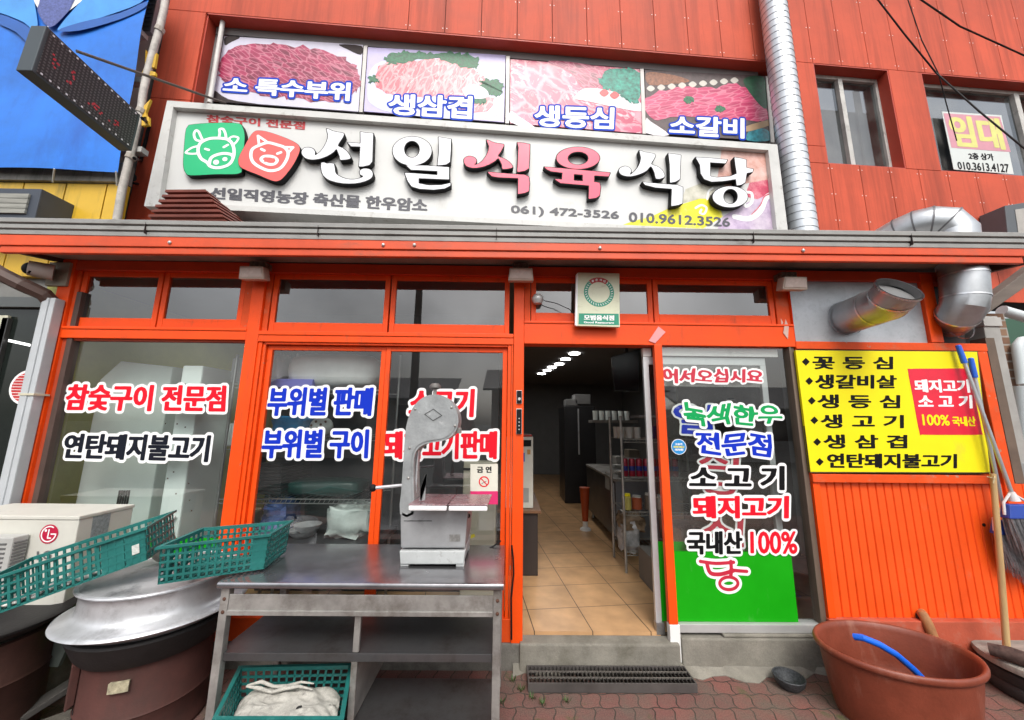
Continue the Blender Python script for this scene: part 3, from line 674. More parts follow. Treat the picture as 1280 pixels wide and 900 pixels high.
fB = upwin(uB0 + .012, uB1 - .012, [U(1272, 160, -.15)[0] + .02], .07)
# ------------------------------------------------------------------ four meat photo panels in the recess
PO = -.12
def stripes(name, c1, c2, c3, sx, sz, rotz=.6, fat=.5, seed=0):
    """printed slices of meat: stretched cells, each its own shade, pale fat along the cuts and through the lean"""
    m = bpy.data.materials.new(name); m.use_nodes = True; t = m.node_tree; b = t.nodes['Principled BSDF']; N = t.nodes.new; K = t.links.new
    tcn = N('ShaderNodeTexCoord'); mp = N('ShaderNodeMapping'); K(tcn.outputs['Object'], mp.inputs[0]); mp.vector_type = 'TEXTURE'
    mp.inputs['Rotation'].default_value = (0, rotz, 0); mp.inputs['Scale'].default_value = (1 / sx, 1, 1 / sz); mp.inputs['Location'].default_value = (seed * .37, 0, seed * .21)
    dn = N('ShaderNodeTexNoise'); dn.inputs['Scale'].default_value = 5; dn.inputs['Detail'].default_value = 3; K(tcn.outputs['Object'], dn.inputs['Vector'])
    av = N('ShaderNodeVectorMath'); av.operation = 'MULTIPLY_ADD'; K(dn.outputs['Color'], av.inputs[0]); av.inputs[1].default_value = (.9, 0, .9); K(mp.outputs[0], av.inputs[2])
    v1 = N('ShaderNodeTexVoronoi'); v1.inputs['Scale'].default_value = 1; K(av.outputs[0], v1.inputs['Vector'])
    v2 = N('ShaderNodeTexVoronoi'); v2.feature = 'DISTANCE_TO_EDGE'; v2.inputs['Scale'].default_value = 1; K(av.outputs[0], v2.inputs['Vector'])
    sp = N('ShaderNodeSeparateColor'); K(v1.outputs['Color'], sp.inputs[0])
    r = N('ShaderNodeValToRGB'); r.color_ramp.elements[0].color = (*c1, 1); r.color_ramp.elements[1].color = (*c2, 1)
    fl = N('ShaderNodeTexNoise'); fl.inputs['Scale'].default_value = 2.2; fl.inputs['Detail'].default_value = 7; fl.inputs['Roughness'].default_value = .7; fl.inputs['Distortion'].default_value = 1.5; K(av.outputs[0], fl.inputs['Vector'])
    ad = N('ShaderNodeMath'); ad.operation = 'MULTIPLY_ADD'; K(sp.outputs[0], ad.inputs[0]); ad.inputs[1].default_value = .6
    a2 = N('ShaderNodeMath'); a2.operation = 'MULTIPLY_ADD'; K(v1.outputs['Distance'], a2.inputs[0]); a2.inputs[1].default_value = .55; a2.inputs[2].default_value = -.05; K(a2.outputs[0], ad.inputs[2]); K(ad.outputs[0], r.inputs[0])
    fm = N('ShaderNodeMapRange'); fm.inputs[1].default_value = fat; fm.inputs[2].default_value = fat + .10; K(fl.outputs[0], fm.inputs[0])
    em = N('ShaderNodeMapRange'); em.inputs[1].default_value = .02; em.inputs[2].default_value = .10; em.inputs[3].default_value = .5; em.inputs[4].default_value = 0; K(v2.outputs['Distance'], em.inputs[0])
    mxm = N('ShaderNodeMath'); mxm.operation = 'MAXIMUM'; K(fm.outputs[0], mxm.inputs[0]); K(em.outputs[0], mxm.inputs[1])
    mx = N('ShaderNodeMix'); mx.data_type = 'RGBA'; K(mxm.outputs[0], mx.inputs[0]); K(r.outputs[0], mx.inputs[6]); mx.inputs[7].default_value = (*c3, 1)
    K(mx.outputs[2], b.inputs['Base Color']); b.inputs['Roughness'].default_value = .35; MATS[name] = m; return m
MEAT1 = stripes('printed_beef_slices', (.13, .006, .03), (.46, .03, .11), (.70, .30, .38), 9, 26, .5, .60, 1)
MEAT2 = stripes('printed_pork_belly', (.50, .05, .09), (.76, .17, .21), (.84, .56, .56), 14, 5, .35, .53, 2)
MEAT3 = stripes('printed_marbled_beef', (.42, .02, .08), (.66, .10, .20), (.84, .50, .54), 3.2, 6, .7, .52, 3)
MEAT4 = stripes('printed_rib_slices', (.40, .02, .09), (.70, .08, .20), (.78, .34, .42), 6, 24, -.25, .60, 4)
PARS = mat('printed_parsley', (.03, .17, .08), .5, var=.8, scale=40)
def blob(pts, off, m, name, par, smooth=6, jag=0.):
    P = [U(x, y, off) for x, y in pts]; P = catmull(P, smooth, True)
    if jag: P = [(a + rng.normal(0, jag), b + rng.normal(0, jag)) for a, b in P]
    return MB().add([WU(a, b, off) for a, b in P], [list(range(len(P)))]).build(name, m, par, recalc=False)
def stroke_u(pts, wd, off, m, name, par, closed=False, smooth=5):
    P = [U(x, y, off) for x, y in pts]; xs = [p[0] for p in P]; ys = [p[1] for p in P]
    s = Shape(min(xs), min(ys), max(xs), max(ys), wd / 5, wd * 1.2); s.stroke(P, wd, smooth, closed)
    return place(s.mesh(), lambda a, b: WU(a, b, off)).build(name, m, par, recalc=False)
posters = []
def poster(q, bgm, label, txt, tq, pole=True):
    Q = qu(q, PO); t = thing('meat_photo_panel', (Q[3] + Q[2]) / 2, label, 'photo panel', 'meat photo panels over the signboard')
    MB().slab(Q, -UN * .012).build('print', bgm, t)
    letters(txt, qu(tq, PO + .006), .010, VWHITE, 'lettering', t, lift=UN * .0015, outline=.022, outm=mat('letter_outline_blue', (.004, .05, .48), .6, spec=.2), res=.006)
    posters.append(t); return t
p1 = poster([(280.5, 45), (453.7, 56), (448, 139.5), (266, 125.6)], mat('print_pale_plate', (.62, .60, .72), .4, var=.1), 'meat photo panel of dark red beef slices on a pale plate, leftmost of the row', '소 특수부위', [(280, 96), (438.7, 103.5), (436.8, 126.5), (278, 115.5)])
z2 = lambda pts: [(x / 2.667, y / 2.667) for x, y in pts]
z3 = lambda pts: [(x / 2.37 + 440, y / 2.37) for x, y in pts]
blob(z2([(730, 225), (760, 170), (850, 145), (960, 150), (1080, 170), (1170, 205), (1200, 260), (1195, 300), (1130, 335), (1000, 330), (900, 320), (800, 295), (740, 262)]), PO + .002, MEAT1, 'printed_meat', p1, 7, .016)
blob(z2([(752, 122), (800, 124), (770, 140), (750, 150)]), PO + .0018, JOINT, 'printed_shadow', p1, 3); blob(z2([(1130, 148), (1205, 153), (1203, 182), (1160, 165)]), PO + .0018, JOINT, 'printed_shadow', p1, 3)
blob(z2([(713, 300), (760, 330), (850, 345), (860, 347), (712, 333)]), PO + .0018, JOINT, 'printed_shadow', p1, 3)
p2 = poster([(460, 59), (632, 68.8), (630, 152.7), (454.8, 139)], mat('print_lavender', (.52, .47, .75), .4, var=.15), 'meat photo panel of pink pork belly on lavender, second of the row', '생삼겹', [(486, 117.3), (591, 120.3), (589.8, 149.5), (485, 143)])
blob(z3([(45, 270), (70, 190), (200, 165), (330, 170), (420, 220), (445, 300), (420, 345), (300, 352), (130, 335), (60, 310)]), PO + .0015, mat('print_plate_blue_white', (.60, .62, .80), .35), 'printed_plate', p2)
blob(z3([(65, 240), (90, 190), (160, 185), (250, 170), (340, 195), (390, 225), (380, 270), (420, 290), (400, 330), (330, 330), (280, 290), (180, 290), (100, 275)]), PO + .003, MEAT2, 'printed_meat', p2, 5, .010)
for pts in ([(105, 165), (160, 152), (240, 158), (310, 155), (370, 170), (372, 200), (320, 195), (250, 172), (160, 182), (108, 188)], [(380, 240), (420, 235), (450, 250), (440, 280), (405, 278)], [(48, 228), (72, 225), (78, 242), (55, 246)], [(360, 288), (392, 285), (395, 308), (368, 310)]):
    blob(z3(pts), PO + .0042, PARS, 'printed_parsley', p2, 9, .014)
blob(z3([(330, 260), (365, 250), (400, 268), (395, 290), (350, 290), (332, 278)]), PO + .0048, mat('print_onion', (.8, .78, .82), .4), 'printed_onion', p2)
p3 = poster([(638, 73.8), (799.5, 86.5), (802.8, 166.6), (637.5, 154)], MEAT3, 'meat photo panel of large marbled steaks with parsley and tomatoes, third of the row', '생등심', [(668, 131), (768.3, 134.5), (767, 162), (668, 158)])
blob(z3([(580, 182), (660, 185), (740, 205), (735, 250), (690, 265), (650, 215)]), PO + .002, MEAT1, 'printed_dark_meat', p3)
blob(z3([(690, 262), (760, 268), (850, 300), (852, 330), (700, 300), (660, 290)]), PO + .0022, mat('print_board_white', (.78, .72, .76), .4), 'printed_board', p3)
for pts in ([(732, 235), (770, 205), (848, 212), (850, 300), (820, 300), (790, 275), (745, 262)], ):
    blob(z3(pts), PO + .0035, mat('printed_lettuce', (.05, .32, .24), .5, var=.9, scale=22), 'printed_parsley', p3, 12, .014)
for c in ((747, 275), (778, 282)):
    blob(z3([(c[0] - 14, c[1]), (c[0], c[1] - 11), (c[0] + 14, c[1]), (c[0], c[1] + 11)]), PO + .0045, mat('print_tomato', (.62, .03, .04), .35), 'printed_tomato', p3)
blob(z3([(470, 330), (495, 345), (560, 392), (470, 362)]), PO + .002, mat('print_board_white', (.78, .72, .76), .4), 'printed_board', p3, 3)
p4 = poster([(806, 87.3), (957, 95), (963, 176), (808, 166.6)], mat('print_dark_table', (.10, .07, .07), .5, var=.5, scale=20), 'meat photo panel of pink rib slices with vegetables, rightmost of the row', '소갈비', [(837, 143.7), (930.7, 148), (930.7, 173.5), (836.3, 168.6)])
blob(z3([(872, 290), (960, 262), (1080, 258), (1130, 245), (1200, 285), (1235, 345), (1200, 360), (1100, 350), (960, 345), (885, 352)]), PO + .002, MEAT4, 'printed_meat', p4, 6, .012)
for k in range(9):
    cx, cy = 885 + k * 31, 262 - k * 3
    blob(z3([(cx - 12, cy), (cx, cy - 9), (cx + 12, cy), (cx, cy + 9)]), PO + .0022, mat('print_garlic', (.62, .58, .52), .4), 'printed_garlic', p4, 4)
blob(z3([(875, 215), (950, 222), (1000, 240), (940, 250), (880, 250)]), PO + .0015, mat('print_brown_root', (.30, .12, .06), .5, var=.6, scale=30), 'printed_root', p4)
blob(z3([(1160, 235), (1222, 232), (1228, 320), (1190, 290)]), PO + .0024, mat('print_leaf_green', (.02, .10, .05), .5, var=.5, scale=20), 'printed_leaf', p4)
blob(z3([(1170, 415), (1185, 380), (1230, 385), (1240, 415)]), PO + .0026, mat('print_shell_teal', (.04, .27, .33), .4, var=.6, scale=18), 'printed_leaf', p4)
blob(z3([(1165, 375), (1238, 355), (1240, 370), (1170, 390)]), PO + .0028, mat('print_wood', (.42, .28, .16), .5), 'printed_wood', p4, 3)
blob(z3([(872, 350), (885, 360), (940, 400), (872, 394)]), PO + .0021, mat('print_board_white', (.78, .72, .76), .4), 'printed_board', p4, 3)
for c in ((997, 295), (1090, 322)):
    blob(z3([(c[0] - 16, c[1]), (c[0], c[1] - 12), (c[0] + 16, c[1]), (c[0], c[1] + 12)]), PO + .004, PARS, 'printed_parsley', p4, 6, .007)
# mullions between the panels and the window frame behind them
for a, b in (((457, 57), (451, 140)), ((635, 70), (634, 154)), ((802.5, 86), (805.5, 167)), ((959.5, 95), (966, 178))):
    MB().slab(qu([(a[0] - 2.2, a[1]), (a[0] + 2.2, a[1]), (b[0] + 2.2, b[1]), (b[0] - 2.2, b[1])], PO + .012), -UN * .05).build('panel_mullion', mat('mullion_grey', (.46, .44, .42), .5, .3, var=.2), up)
q0 = U(265, 40, PO)[0]; z_pt = U(640, 72, PO)[1]
g = MB(); g.ubox(u_ja + .02, u_so1, z_pt + .002, z_so - .016, PO - .03, PO - .008); g.ubox(u_ja + .012, U(268, 90, PO)[0], 3.0, z_so - .02, PO - .04, PO - .02); g.build('panel_surround', mat('surround_grey', (.20, .19, .19), .6), up)
g = MB(); a, b = PU(278.5, 27, PO + .05), PU(262, 129, PO + .05); g.cyl(a, b, .022, 12); g.build('white_post', mat('post_white', (.62, .60, .57), .5, var=.2), up, smooth=True)

# ------------------------------------------------------------------ big signboard
SO = .20
sg = thing('signboard', WU(0, U(600, 290, SO)[1], SO), 'long white signboard with raised Korean letters and cow and pig badges', 'signboard')
SQ = qu([(213.6, 133), (962, 190), (973.5, 291), (196.5, 254.5)], SO)
MB().slab(SQ, -UN * .03).build('sign_face', SIGNW, sg)
fo = qu([(208.9, 125.6), (971.6, 180.5), (986, 297), (180, 257.5)], SO + .05); fi = qu([(216.5, 133.5), (960.5, 187.5), (971.5, 290.5), (198.5, 252)], SO + .05)
bk = [p - UN * .20 for p in fo]; bi = [p - UN * .05 for p in SQ] if False else [p - UN * .048 for p in fi]
for k in range(4):
    l = (k + 1) % 4
    MB().add([fo[k], fo[l], fi[l], fi[k], bk[k], bk[l], bi[l], bi[k]], [[0, 1, 2, 3], [0, 4, 5, 1], [3, 2, 6, 7], [4, 7, 6, 5]]).build('frame_rail', SIGNF, sg, recalc=True)
# printed watercolour at the right end
r8 = lambda pts: [(x / 5.565 + 760, y / 5.565 + 170) for x, y in pts]
def print_poly(pts, off, m, smooth=0):
    return blob(r8(pts), SO + off, m, 'printed_colour', sg, smooth) if smooth else MB().add(qu(r8(pts), SO + off), [list(range(len(pts)))]).build('printed_colour', m, sg, recalc=False)
def wash(name, c, a=.5):
    return mat(name, c, .5, var=.3, scale=7, dirt=((.70, .66, .64), .42, .80, 3.5, None))
print_poly([(790, 92), (1122, 118), (1146, 296), (985, 325), (830, 360), (760, 300), (780, 180)], .0012, wash('wash_peach', (.70, .34, .27)), 0)
print_poly([(985, 325), (1146, 296), (1158, 385), (1040, 440), (950, 420)], .0018, wash('wash_crimson', (.62, .06, .13)), 0)
print_poly([(300, 560), (430, 500), (640, 435), (760, 440), (800, 560), (640, 655), (90, 622), (180, 590)], .0012, mat('wash_yellow', (.82, .76, .02), .5, var=.15, dirt=((.74, .72, .62), .5, .75, 5, None)), 0)
print_poly([(800, 560), (950, 470), (1158, 385), (1180, 655), (760, 652)], .0014, wash('wash_lavender', (.52, .40, .58)), 0)
print_poly([(540, 370), (720, 300), (760, 440), (640, 435), (500, 470)], .0016, wash('wash_sage', (.55, .54, .42)), 0)
stroke_u(r8([(880, 560), (980, 575), (1060, 520), (1100, 430), (1160, 395)]), .055, SO + .0026, VWHITE, 'printed_swirl', sg)
stroke_u(r8([(1000, 545), (1060, 480), (1090, 420), (1155, 392)]), .012, SO + .0034, wash('wash_crimson', (.62, .06, .13)), 'printed_swirl', sg)
stroke_u(r8([(965, 390), (1000, 400), (1000, 460), (960, 490), (950, 470)]), .03, SO + .0030, VWHITE, 'printed_swirl', sg)
stroke_u(r8([(690, 440), (700, 385), (730, 360)]), .02, SO + .0028, VWHITE, 'printed_swirl', sg)
stroke_u(r8([(610, 500), (650, 480), (685, 500), (670, 540), (640, 535), (650, 512)]), .022, SO + .0026, VWHITE, 'printed_swirl', sg)
# flat lettering
letters('참숯구이 전문점', qu([(258, 143), (381.7, 152), (381, 162.3), (258, 153)], SO + .003), .008, SIGNRED, 'red_lettering', sg, lift=UN * 0, res=.005)
letters('선일직영농장 축산물 한우암소', qu([(263, 233.6), (535, 248.6), (534, 265.4), (262, 248.5)], SO + .003), .009, SIGNGREY, 'grey_lettering', sg, lift=UN * 0, res=.006)
letters('061) 472-3526', qu([(638.4, 256.2), (774.2, 264), (773.7, 276.5), (638.7, 269)], SO + .004), .011, SIGNGREY, 'grey_lettering', sg, lift=UN * 0, res=.006)
letters('010.9612.3526', qu([(786, 264.9), (912.7, 272), (912.7, 283.6), (786, 277.5)], SO + .004), .010, SIGNGREY, 'grey_lettering', sg, lift=UN * 0, res=.006)
# raised letters, traced stroke by stroke
LD = .064
r6 = lambda p: (p[0] / 5.12 + 370, p[1] / 5.12 + 150)
r7 = lambda p: (p[0] / 5.818 + 570, p[1] / 5.818 + 160)
r8p = lambda p: (p[0] / 5.565 + 760, p[1] / 5.565 + 170)
def raised(conv, polys, m, label, holes=(), ells=(), ehole=(), smooth=3):
    off = SO + LD; C_ = lambda p: U(*conv(p), off)
    allp = [C_(p) for P in polys for p in P[0]]
    for c, rx, ry in ells: allp += [C_((c[0] - rx, c[1] - ry)), C_((c[0] + rx, c[1] + ry)), C_((c[0] + rx, c[1] - ry)), C_((c[0] - rx, c[1] + ry))]
    xs = [p[0] for p in allp]; ys = [p[1] for p in allp]
    s = Shape(min(xs), min(ys), max(xs), max(ys), .0055, .03)
    def ep(c, rx, ry): return [C_((c[0] + rx * cos(t), c[1] + ry * sin(t))) for t in [2 * pi * k / 44 for k in range(44)]]
    for P, sm in polys: s.polygon([C_(p) for p in P], sm)
    for c, rx, ry in ells: s.polygon(ep(c, rx, ry))
    for c, rx, ry in ehole: s.polygon(ep(c, rx, ry), cut=True)
    for h in holes: s.polygon([C_(p) for p in h], cut=True)
    b = place(s.mesh(.007), lambda a, z: WU(a, z, off - .003), -UN * (LD - .012)).build('letter', BLACK, sg); b['label'] = label
    place(s.mesh(-.001), lambda a, z: WU(a, z, off), -UN * .0025).build('letter_face', m, b)
raised(r6, [([(195, 55), (235, 70), (270, 78), (305, 85), (300, 110), (280, 140), (268, 166), (300, 180), (330, 205), (350, 240), (335, 250), (285, 255), (280, 235), (268, 205), (258, 185), (240, 205), (200, 230), (150, 248), (100, 253), (60, 243), (38, 218), (38, 195), (55, 178), (85, 176), (110, 185), (122, 205), (120, 225), (140, 215), (170, 185), (195, 140), (205, 95)], 2),
            ([(412, 75), (450, 82), (494, 85), (491, 170), (488, 265), (470, 288), (430, 297), (403, 297), (410, 200), (412, 170), (352, 168), (330, 143), (413, 150)], 0),
            ([(162, 272), (200, 278), (243, 280), (250, 330), (270, 355), (320, 376), (370, 380), (410, 372), (432, 360), (412, 350), (407, 330), (420, 315), (450, 310), (480, 320), (492, 345), (480, 372), (440, 392), (380, 405), (300, 405), (230, 390), (190, 370), (165, 335)], 2)], LETTERW, 'first raised letter of the sign, white')
raised(r6, [([(912, 108), (950, 115), (993, 122), (990, 200), (985, 268), (962, 284), (905, 290), (915, 200)], 0),
            ([(705, 290), (840, 292), (980, 302), (980, 380), (785, 372), (785, 405), (850, 418), (930, 416), (990, 403), (988, 420), (950, 438), (880, 446), (790, 440), (740, 425), (715, 390), (695, 338), (740, 340), (905, 352), (905, 326), (735, 318)], 0)], LETTERW, 'second raised letter of the sign, white', ells=[((743, 198), 125, 92)], ehole=[((742, 187), 50, 54)])
raised(r7, [([(222, 85), (260, 100), (300, 112), (347, 118), (340, 145), (320, 180), (305, 205), (345, 220), (385, 245), (410, 275), (405, 290), (340, 298), (335, 270), (310, 220), (290, 235), (240, 265), (180, 285), (120, 290), (75, 275), (58, 245), (62, 220), (90, 205), (125, 210), (148, 230), (145, 255), (130, 268), (165, 260), (200, 230), (230, 180), (240, 130)], 2),
            ([(445, 105), (490, 108), (537, 118), (535, 200), (530, 293), (500, 311), (445, 320), (452, 200), (455, 140)], 0),
            ([(228, 318), (300, 325), (420, 335), (500, 340), (530, 355), (535, 400), (530, 458), (500, 472), (450, 480), (453, 365), (300, 358), (260, 350)], 0)], PINK, 'third raised letter of the sign, pink')
raised(r7, [([(640, 282), (880, 302), (1122, 325), (1110, 352), (1005, 345), (1005, 392), (1045, 398), (1052, 430), (1045, 490), (1020, 508), (965, 515), (968, 418), (760, 400), (715, 370), (770, 374), (775, 325), (690, 315), (660, 300)], 0)], PINK, 'fourth raised letter of the sign, pink', holes=[[(857, 335), (922, 340), (922, 386), (857, 382)]], ells=[((888, 218), 157, 80)], ehole=[((888, 220), 75, 48)])
raised(r8p, [([(218, 100), (255, 112), (325, 125), (320, 160), (300, 195), (340, 210), (375, 235), (395, 275), (380, 292), (335, 297), (325, 260), (300, 210), (270, 240), (220, 265), (160, 280), (110, 275), (80, 255), (82, 225), (120, 210), (150, 222), (162, 245), (150, 270), (180, 250), (215, 205), (230, 150)], 2),
             ([(420, 120), (460, 125), (507, 132), (503, 200), (500, 300), (470, 318), (432, 325), (430, 200)], 0),
             ([(240, 320), (400, 335), (480, 340), (520, 355), (520, 420), (518, 468), (490, 480), (440, 487), (445, 367), (330, 358), (260, 340)], 0)], LETTERW, 'fifth raised letter of the sign, white')
raised(r8p, [([(610, 148), (700, 152), (832, 165), (818, 190), (710, 183), (712, 280), (760, 288), (850, 280), (896, 262), (886, 200), (880, 148), (925, 155), (962, 165), (962, 220), (1012, 230), (1006, 250), (965, 258), (955, 322), (930, 338), (895, 345), (890, 300), (800, 314), (720, 318), (670, 300), (645, 260), (640, 200)], 0)], LETTERW, 'sixth raised letter of the sign, white', ells=[((850, 423), 122, 73)], ehole=[((853, 420), 50, 52)])
# badges
r5 = lambda p: (p[0] / 6 + 220, p[1] / 6 + 120)
def badge(pts, m, label, strokes, dots, wd=.028, off=SO + .05, extra=()):
    C_ = lambda p, o=off: U(*r5(p), o)
    P = catmull([C_(p) for p in pts], 5, True); n = len(P)
    b = MB().slab([WU(a, z, off) for a, z in P], -UN * (off - SO - .005)).build('badge', BLACK, sg); b['label'] = label
    cx = sum(a for a, z in P) / n; cz = sum(z for a, z in P) / n
    Pf = [(cx + (a - cx) * .985, cz + (z - cz) * .985) for a, z in P]
    MB().slab([WU(a, z, off + .0015) for a, z in Pf], -UN * .001).build('badge_face', m, b)
    xs = [a for a, z in P]; ys = [z for a, z in P]; s = Shape(min(xs), min(ys), max(xs), max(ys), .006, .05)
    for pts2, cl, sm, wq in strokes: s.stroke([C_(p) for p in pts2], wd * wq, sm, cl)
    for c, r in dots: s.stroke([C_(c), C_((c[0] + 1, c[1]))], r, 0)
    place(s.mesh(), lambda a, z: WU(a, z, off + .003)).build('animal_face', VWHITE, b, recalc=False)
    for c, r in extra:
        s = Shape(C_(c)[0] - r, C_(c)[1] - r, C_(c)[0] + r, C_(c)[1] + r, r / 6, r); s.stroke([C_(c), C_((c[0] + 1, c[1]))], r * 2, 0)
        place(s.mesh(), lambda a, z: WU(a, z, off + .0042)).build('nostril', m, b, recalc=False)
badge([(120, 212), (300, 200), (470, 205), (505, 240), (518, 300), (512, 400), (500, 540), (470, 585), (300, 590), (110, 598), (70, 575), (53, 520), (58, 400), (70, 270), (85, 230)], BADGEG, 'green badge with a white cow face',
      [([(205, 340), (260, 320), (330, 318), (395, 330), (428, 370), (437, 430), (420, 490), (380, 525), (310, 540), (258, 528), (235, 500), (190, 470), (168, 420), (175, 370)], True, 5, 1),
       ([(200, 342), (152, 330), (137, 290), (150, 260), (172, 270), (188, 305), (205, 340)], False, 5, .8), ([(322, 318), (330, 280), (328, 252), (355, 250), (372, 285), (378, 325)], False, 5, .8),
       ([(398, 340), (402, 320), (430, 305), (468, 315), (455, 345), (430, 368)], False, 5, .7), ([(165, 378), (120, 390), (75, 425), (115, 435), (165, 432)], False, 4, .7),
       ([(250, 520), (262, 470), (300, 445), (360, 432), (415, 440), (425, 452)], False, 5, 1), ([(222, 398), (248, 406)], False, 0, .8), ([(360, 385), (390, 368)], False, 0, .8)], [((302, 498), .05), ((368, 475), .042)])
badge([(620, 258), (690, 268), (800, 305), (890, 345), (928, 380), (925, 430), (880, 520), (810, 610), (765, 640), (715, 635), (620, 595), (520, 555), (475, 525), (468, 470), (500, 400), (550, 310), (585, 268)], BADGER, 'red badge with a white pig face',
      [([(625, 372), (690, 352), (760, 368), (815, 388), (842, 430), (825, 490), (780, 545), (710, 562), (640, 540), (582, 500), (563, 450), (575, 400)], True, 5, 1),
       ([(625, 372), (616, 300), (690, 350)], False, 0, .8), ([(815, 385), (880, 387), (840, 430)], False, 0, .8), ([(642, 400), (664, 411)], False, 0, .9), ([(762, 434), (788, 424)], False, 0, .9),
       ([(640, 480), (660, 455), (720, 455), (760, 480), (740, 510), (690, 512)], True, 5, 1), ([(675, 478), (725, 487)], False, 0, 1)], [], extra=[((682, 480), .011), ((720, 486), .011)], off=SO + .065)

# ------------------------------------------------------------------ for-rent notice in the upstairs window
RQ = [(1177.3, 139.3), (1251.7, 144), (1267.3, 217.7), (1192.3, 211.7)]
rn = thing('rent_notice', PU(1230, 215, -.10), 'white and pink for-rent notice with big yellow letters in the upstairs window', 'notice')
MB().slab(qu(RQ, -.10), -UN * .004).build('paper', mat('notice_paper', (.60, .64, .62), .5, var=.05), rn)
MB().add(qu([(1179.3, 141.5), (1250, 146), (1263.5, 190), (1189.5, 184.5)], -.0985), [[0, 1, 2, 3]]).build('pink_field', mat('notice_pink', (.60, .27, .33), .5), rn, recalc=False)
letters('임대', qu([(1183.5, 143.5), (1248.5, 148), (1258, 187.5), (1192, 183)], -.097), .017, mat('notice_yellow', (.66, .64, .20), .5), 'big_lettering', rn, lift=UN * 0, res=.006)
letters('2층 상가', qu([(1210, 190.5), (1241, 192), (1243, 201), (1211.5, 199)], -.0985), .004, VBLK, 'small_lettering', rn, lift=UN * 0, res=.004)
letters('010.3613.4127', qu([(1196, 202), (1260.5, 205), (1262, 216), (1198, 211.5)], -.0985), .004, VBLK, 'small_lettering', rn, lift=UN * 0, res=.004)

# ================================================================== SIGNS AND LETTERING ON THE SHOP FRONT
def sticker(text, px, Y, m, label, bold=.013, out=.020, warp=0., cat='window lettering', group=None, res=None, name='window_lettering'):
    o = letters(text, qy(px, Y), bold, m, name, None, lift=(0, -.0012, 0), outline=out, warp=warp, res=res)
    return tag(o, label, cat, group)
YA = YG1 - .003
sticker('참숯구이 전문점', [(86, 480), (283.5, 481.7), (281.7, 515), (79, 513)], YA, VRED, 'red Korean lettering with a white edge, upper line on the left window')
sticker('연탄돼지불고기', [(82.7, 541.7), (264.5, 544), (260, 577.7), (76.7, 573)], YA, VNAVY, 'black Korean lettering with a white edge, lower line on the left window')
YB = .034 + .014 - .003
sticker('부위별 판매', [(336.7, 483.7), (467.5, 484.3), (464, 520), (332.6, 520)], YB, VBLUE, 'blue Korean lettering ending 판매, upper line on the sliding pane')
sticker('부위별 구이', [(329.5, 536.6), (462, 536.6), (460, 573), (325.8, 573)], YB, VBLUE, 'blue Korean lettering ending 구이, lower line on the sliding pane')
sticker('소고기', [(513.5, 486), (594, 486), (592, 521.5), (509.8, 521.5)], YB - .004, VRED, 'short red three-letter Korean lettering behind the head of the saw')
sticker('돼지고기판매', [(481, 538.7), (621.8, 538.7), (621, 574), (480, 574)], YB - .004, VRED, 'long red Korean lettering behind the neck of the saw')
YC = YG4 - .003
# an older vertical line of letters stuck inside the pane, mostly covered by the newer lines
ov = thing('window_lettering', PY(900, 620, YG4 + .006), 'older vertical lettering inside the door-side pane, its red bottom letter 당 on the green film', 'window lettering')
for i, (ch, cx, cy, m) in enumerate((('일', 866, 524, VBLUE), ('식', 897, 578, VDRED), ('육', 899, 622, VDRED), ('식', 902, 664, VDRED))):
    b = letters(ch, qy([(cx - 24, cy - 19), (cx + 27, cy - 19), (cx + 27, cy + 19), (cx - 24, cy + 19)], YG4 + .004), .0045, m, 'letter', ov, lift=(0, -.001, 0), outline=.016, warp=.006)
CC = lambda p: (float(PY(p[0] / 2.8105 + 820, p[1] / 2.8105 + 440, YC + .000)[0]), float(PY(p[0] / 2.8105 + 820, p[1] / 2.8105 + 440, YC)[2]))
a_, b_ = CC((150, 840)), CC((325, 730))
sh = Shape(a_[0], a_[1], b_[0], b_[1], .003, .06)
for pts, wq in (([(155, 735), (210, 742), (272, 738)], .022), ([(178, 742), (190, 775), (225, 780), (270, 768)], .026), ([(262, 735), (264, 765), (262, 785)], .024), ([(262, 765), (290, 768), (318, 770)], .022)):
    sh.stroke([CC(p) for p in pts], wq)
sh.stroke([CC((255 + 32 * cos(t), 812 + 22 * sin(t))) for t in [2 * pi * k / 12 for k in range(12)]], .021, 4, True)
lt = place(sh.mesh(.018), lambda a, z: (a, YC - .0020, z)).build('letter', VWHITE, ov, recalc=False); place(sh.mesh(), lambda a, z: (a, YC - .0032, z)).build('letter_face', VDRED, lt, recalc=False)
sticker('어서오십시요', [(828.4, 460.6), (954.5, 462), (953.4, 478.4), (827.8, 479)], YC, VDRED, 'thin dull red brush lettering at the top of the pane beside the door', .006, .014, .006)
sticker('녹색한우', [(852.7, 503.3), (976.6, 507.6), (976.6, 531), (853.8, 533)], YC - .001, VGREEN, 'green brush lettering on the pane beside the door', .006, .018, .010)
sticker('전문점', [(869.8, 539.6), (964, 541.4), (965, 570.5), (869.8, 568)], YC - .002, VBLUE, 'blue brush lettering on the pane beside the door', .0065, .018, .009)
sticker('소 고 기', [(862.7, 582.3), (980.8, 582.3), (980.8, 612.8), (861, 611)], YC - .003, VBLK, 'widely spaced black lettering on the pane beside the door', .010, .018)
sticker('돼지고기', [(864.5, 619.7), (986.5, 619.7), (986, 648), (866, 648)], YC - .004, VRED, 'bright red four-letter lettering on the pane beside the door', .010, .018)
sticker('국내산', [(858.4, 663.5), (927.8, 664), (928.5, 693), (858.4, 693.3)], YC - .005, VBLK, 'black three-letter lettering just above the green film by the door', .008, .016)
sticker('100%', [(937.4, 664), (996, 664), (997, 692.5), (938, 692)], YC - .006, VRED, 'red 100% lettering at the right edge of the tall pane', .006, .016)
c = PY(848.5, 558.5, YC - .001); R_ = .052
st = thing('round_sticker', c, 'round blue sticker with small white print on the pane beside the door', 'sticker')
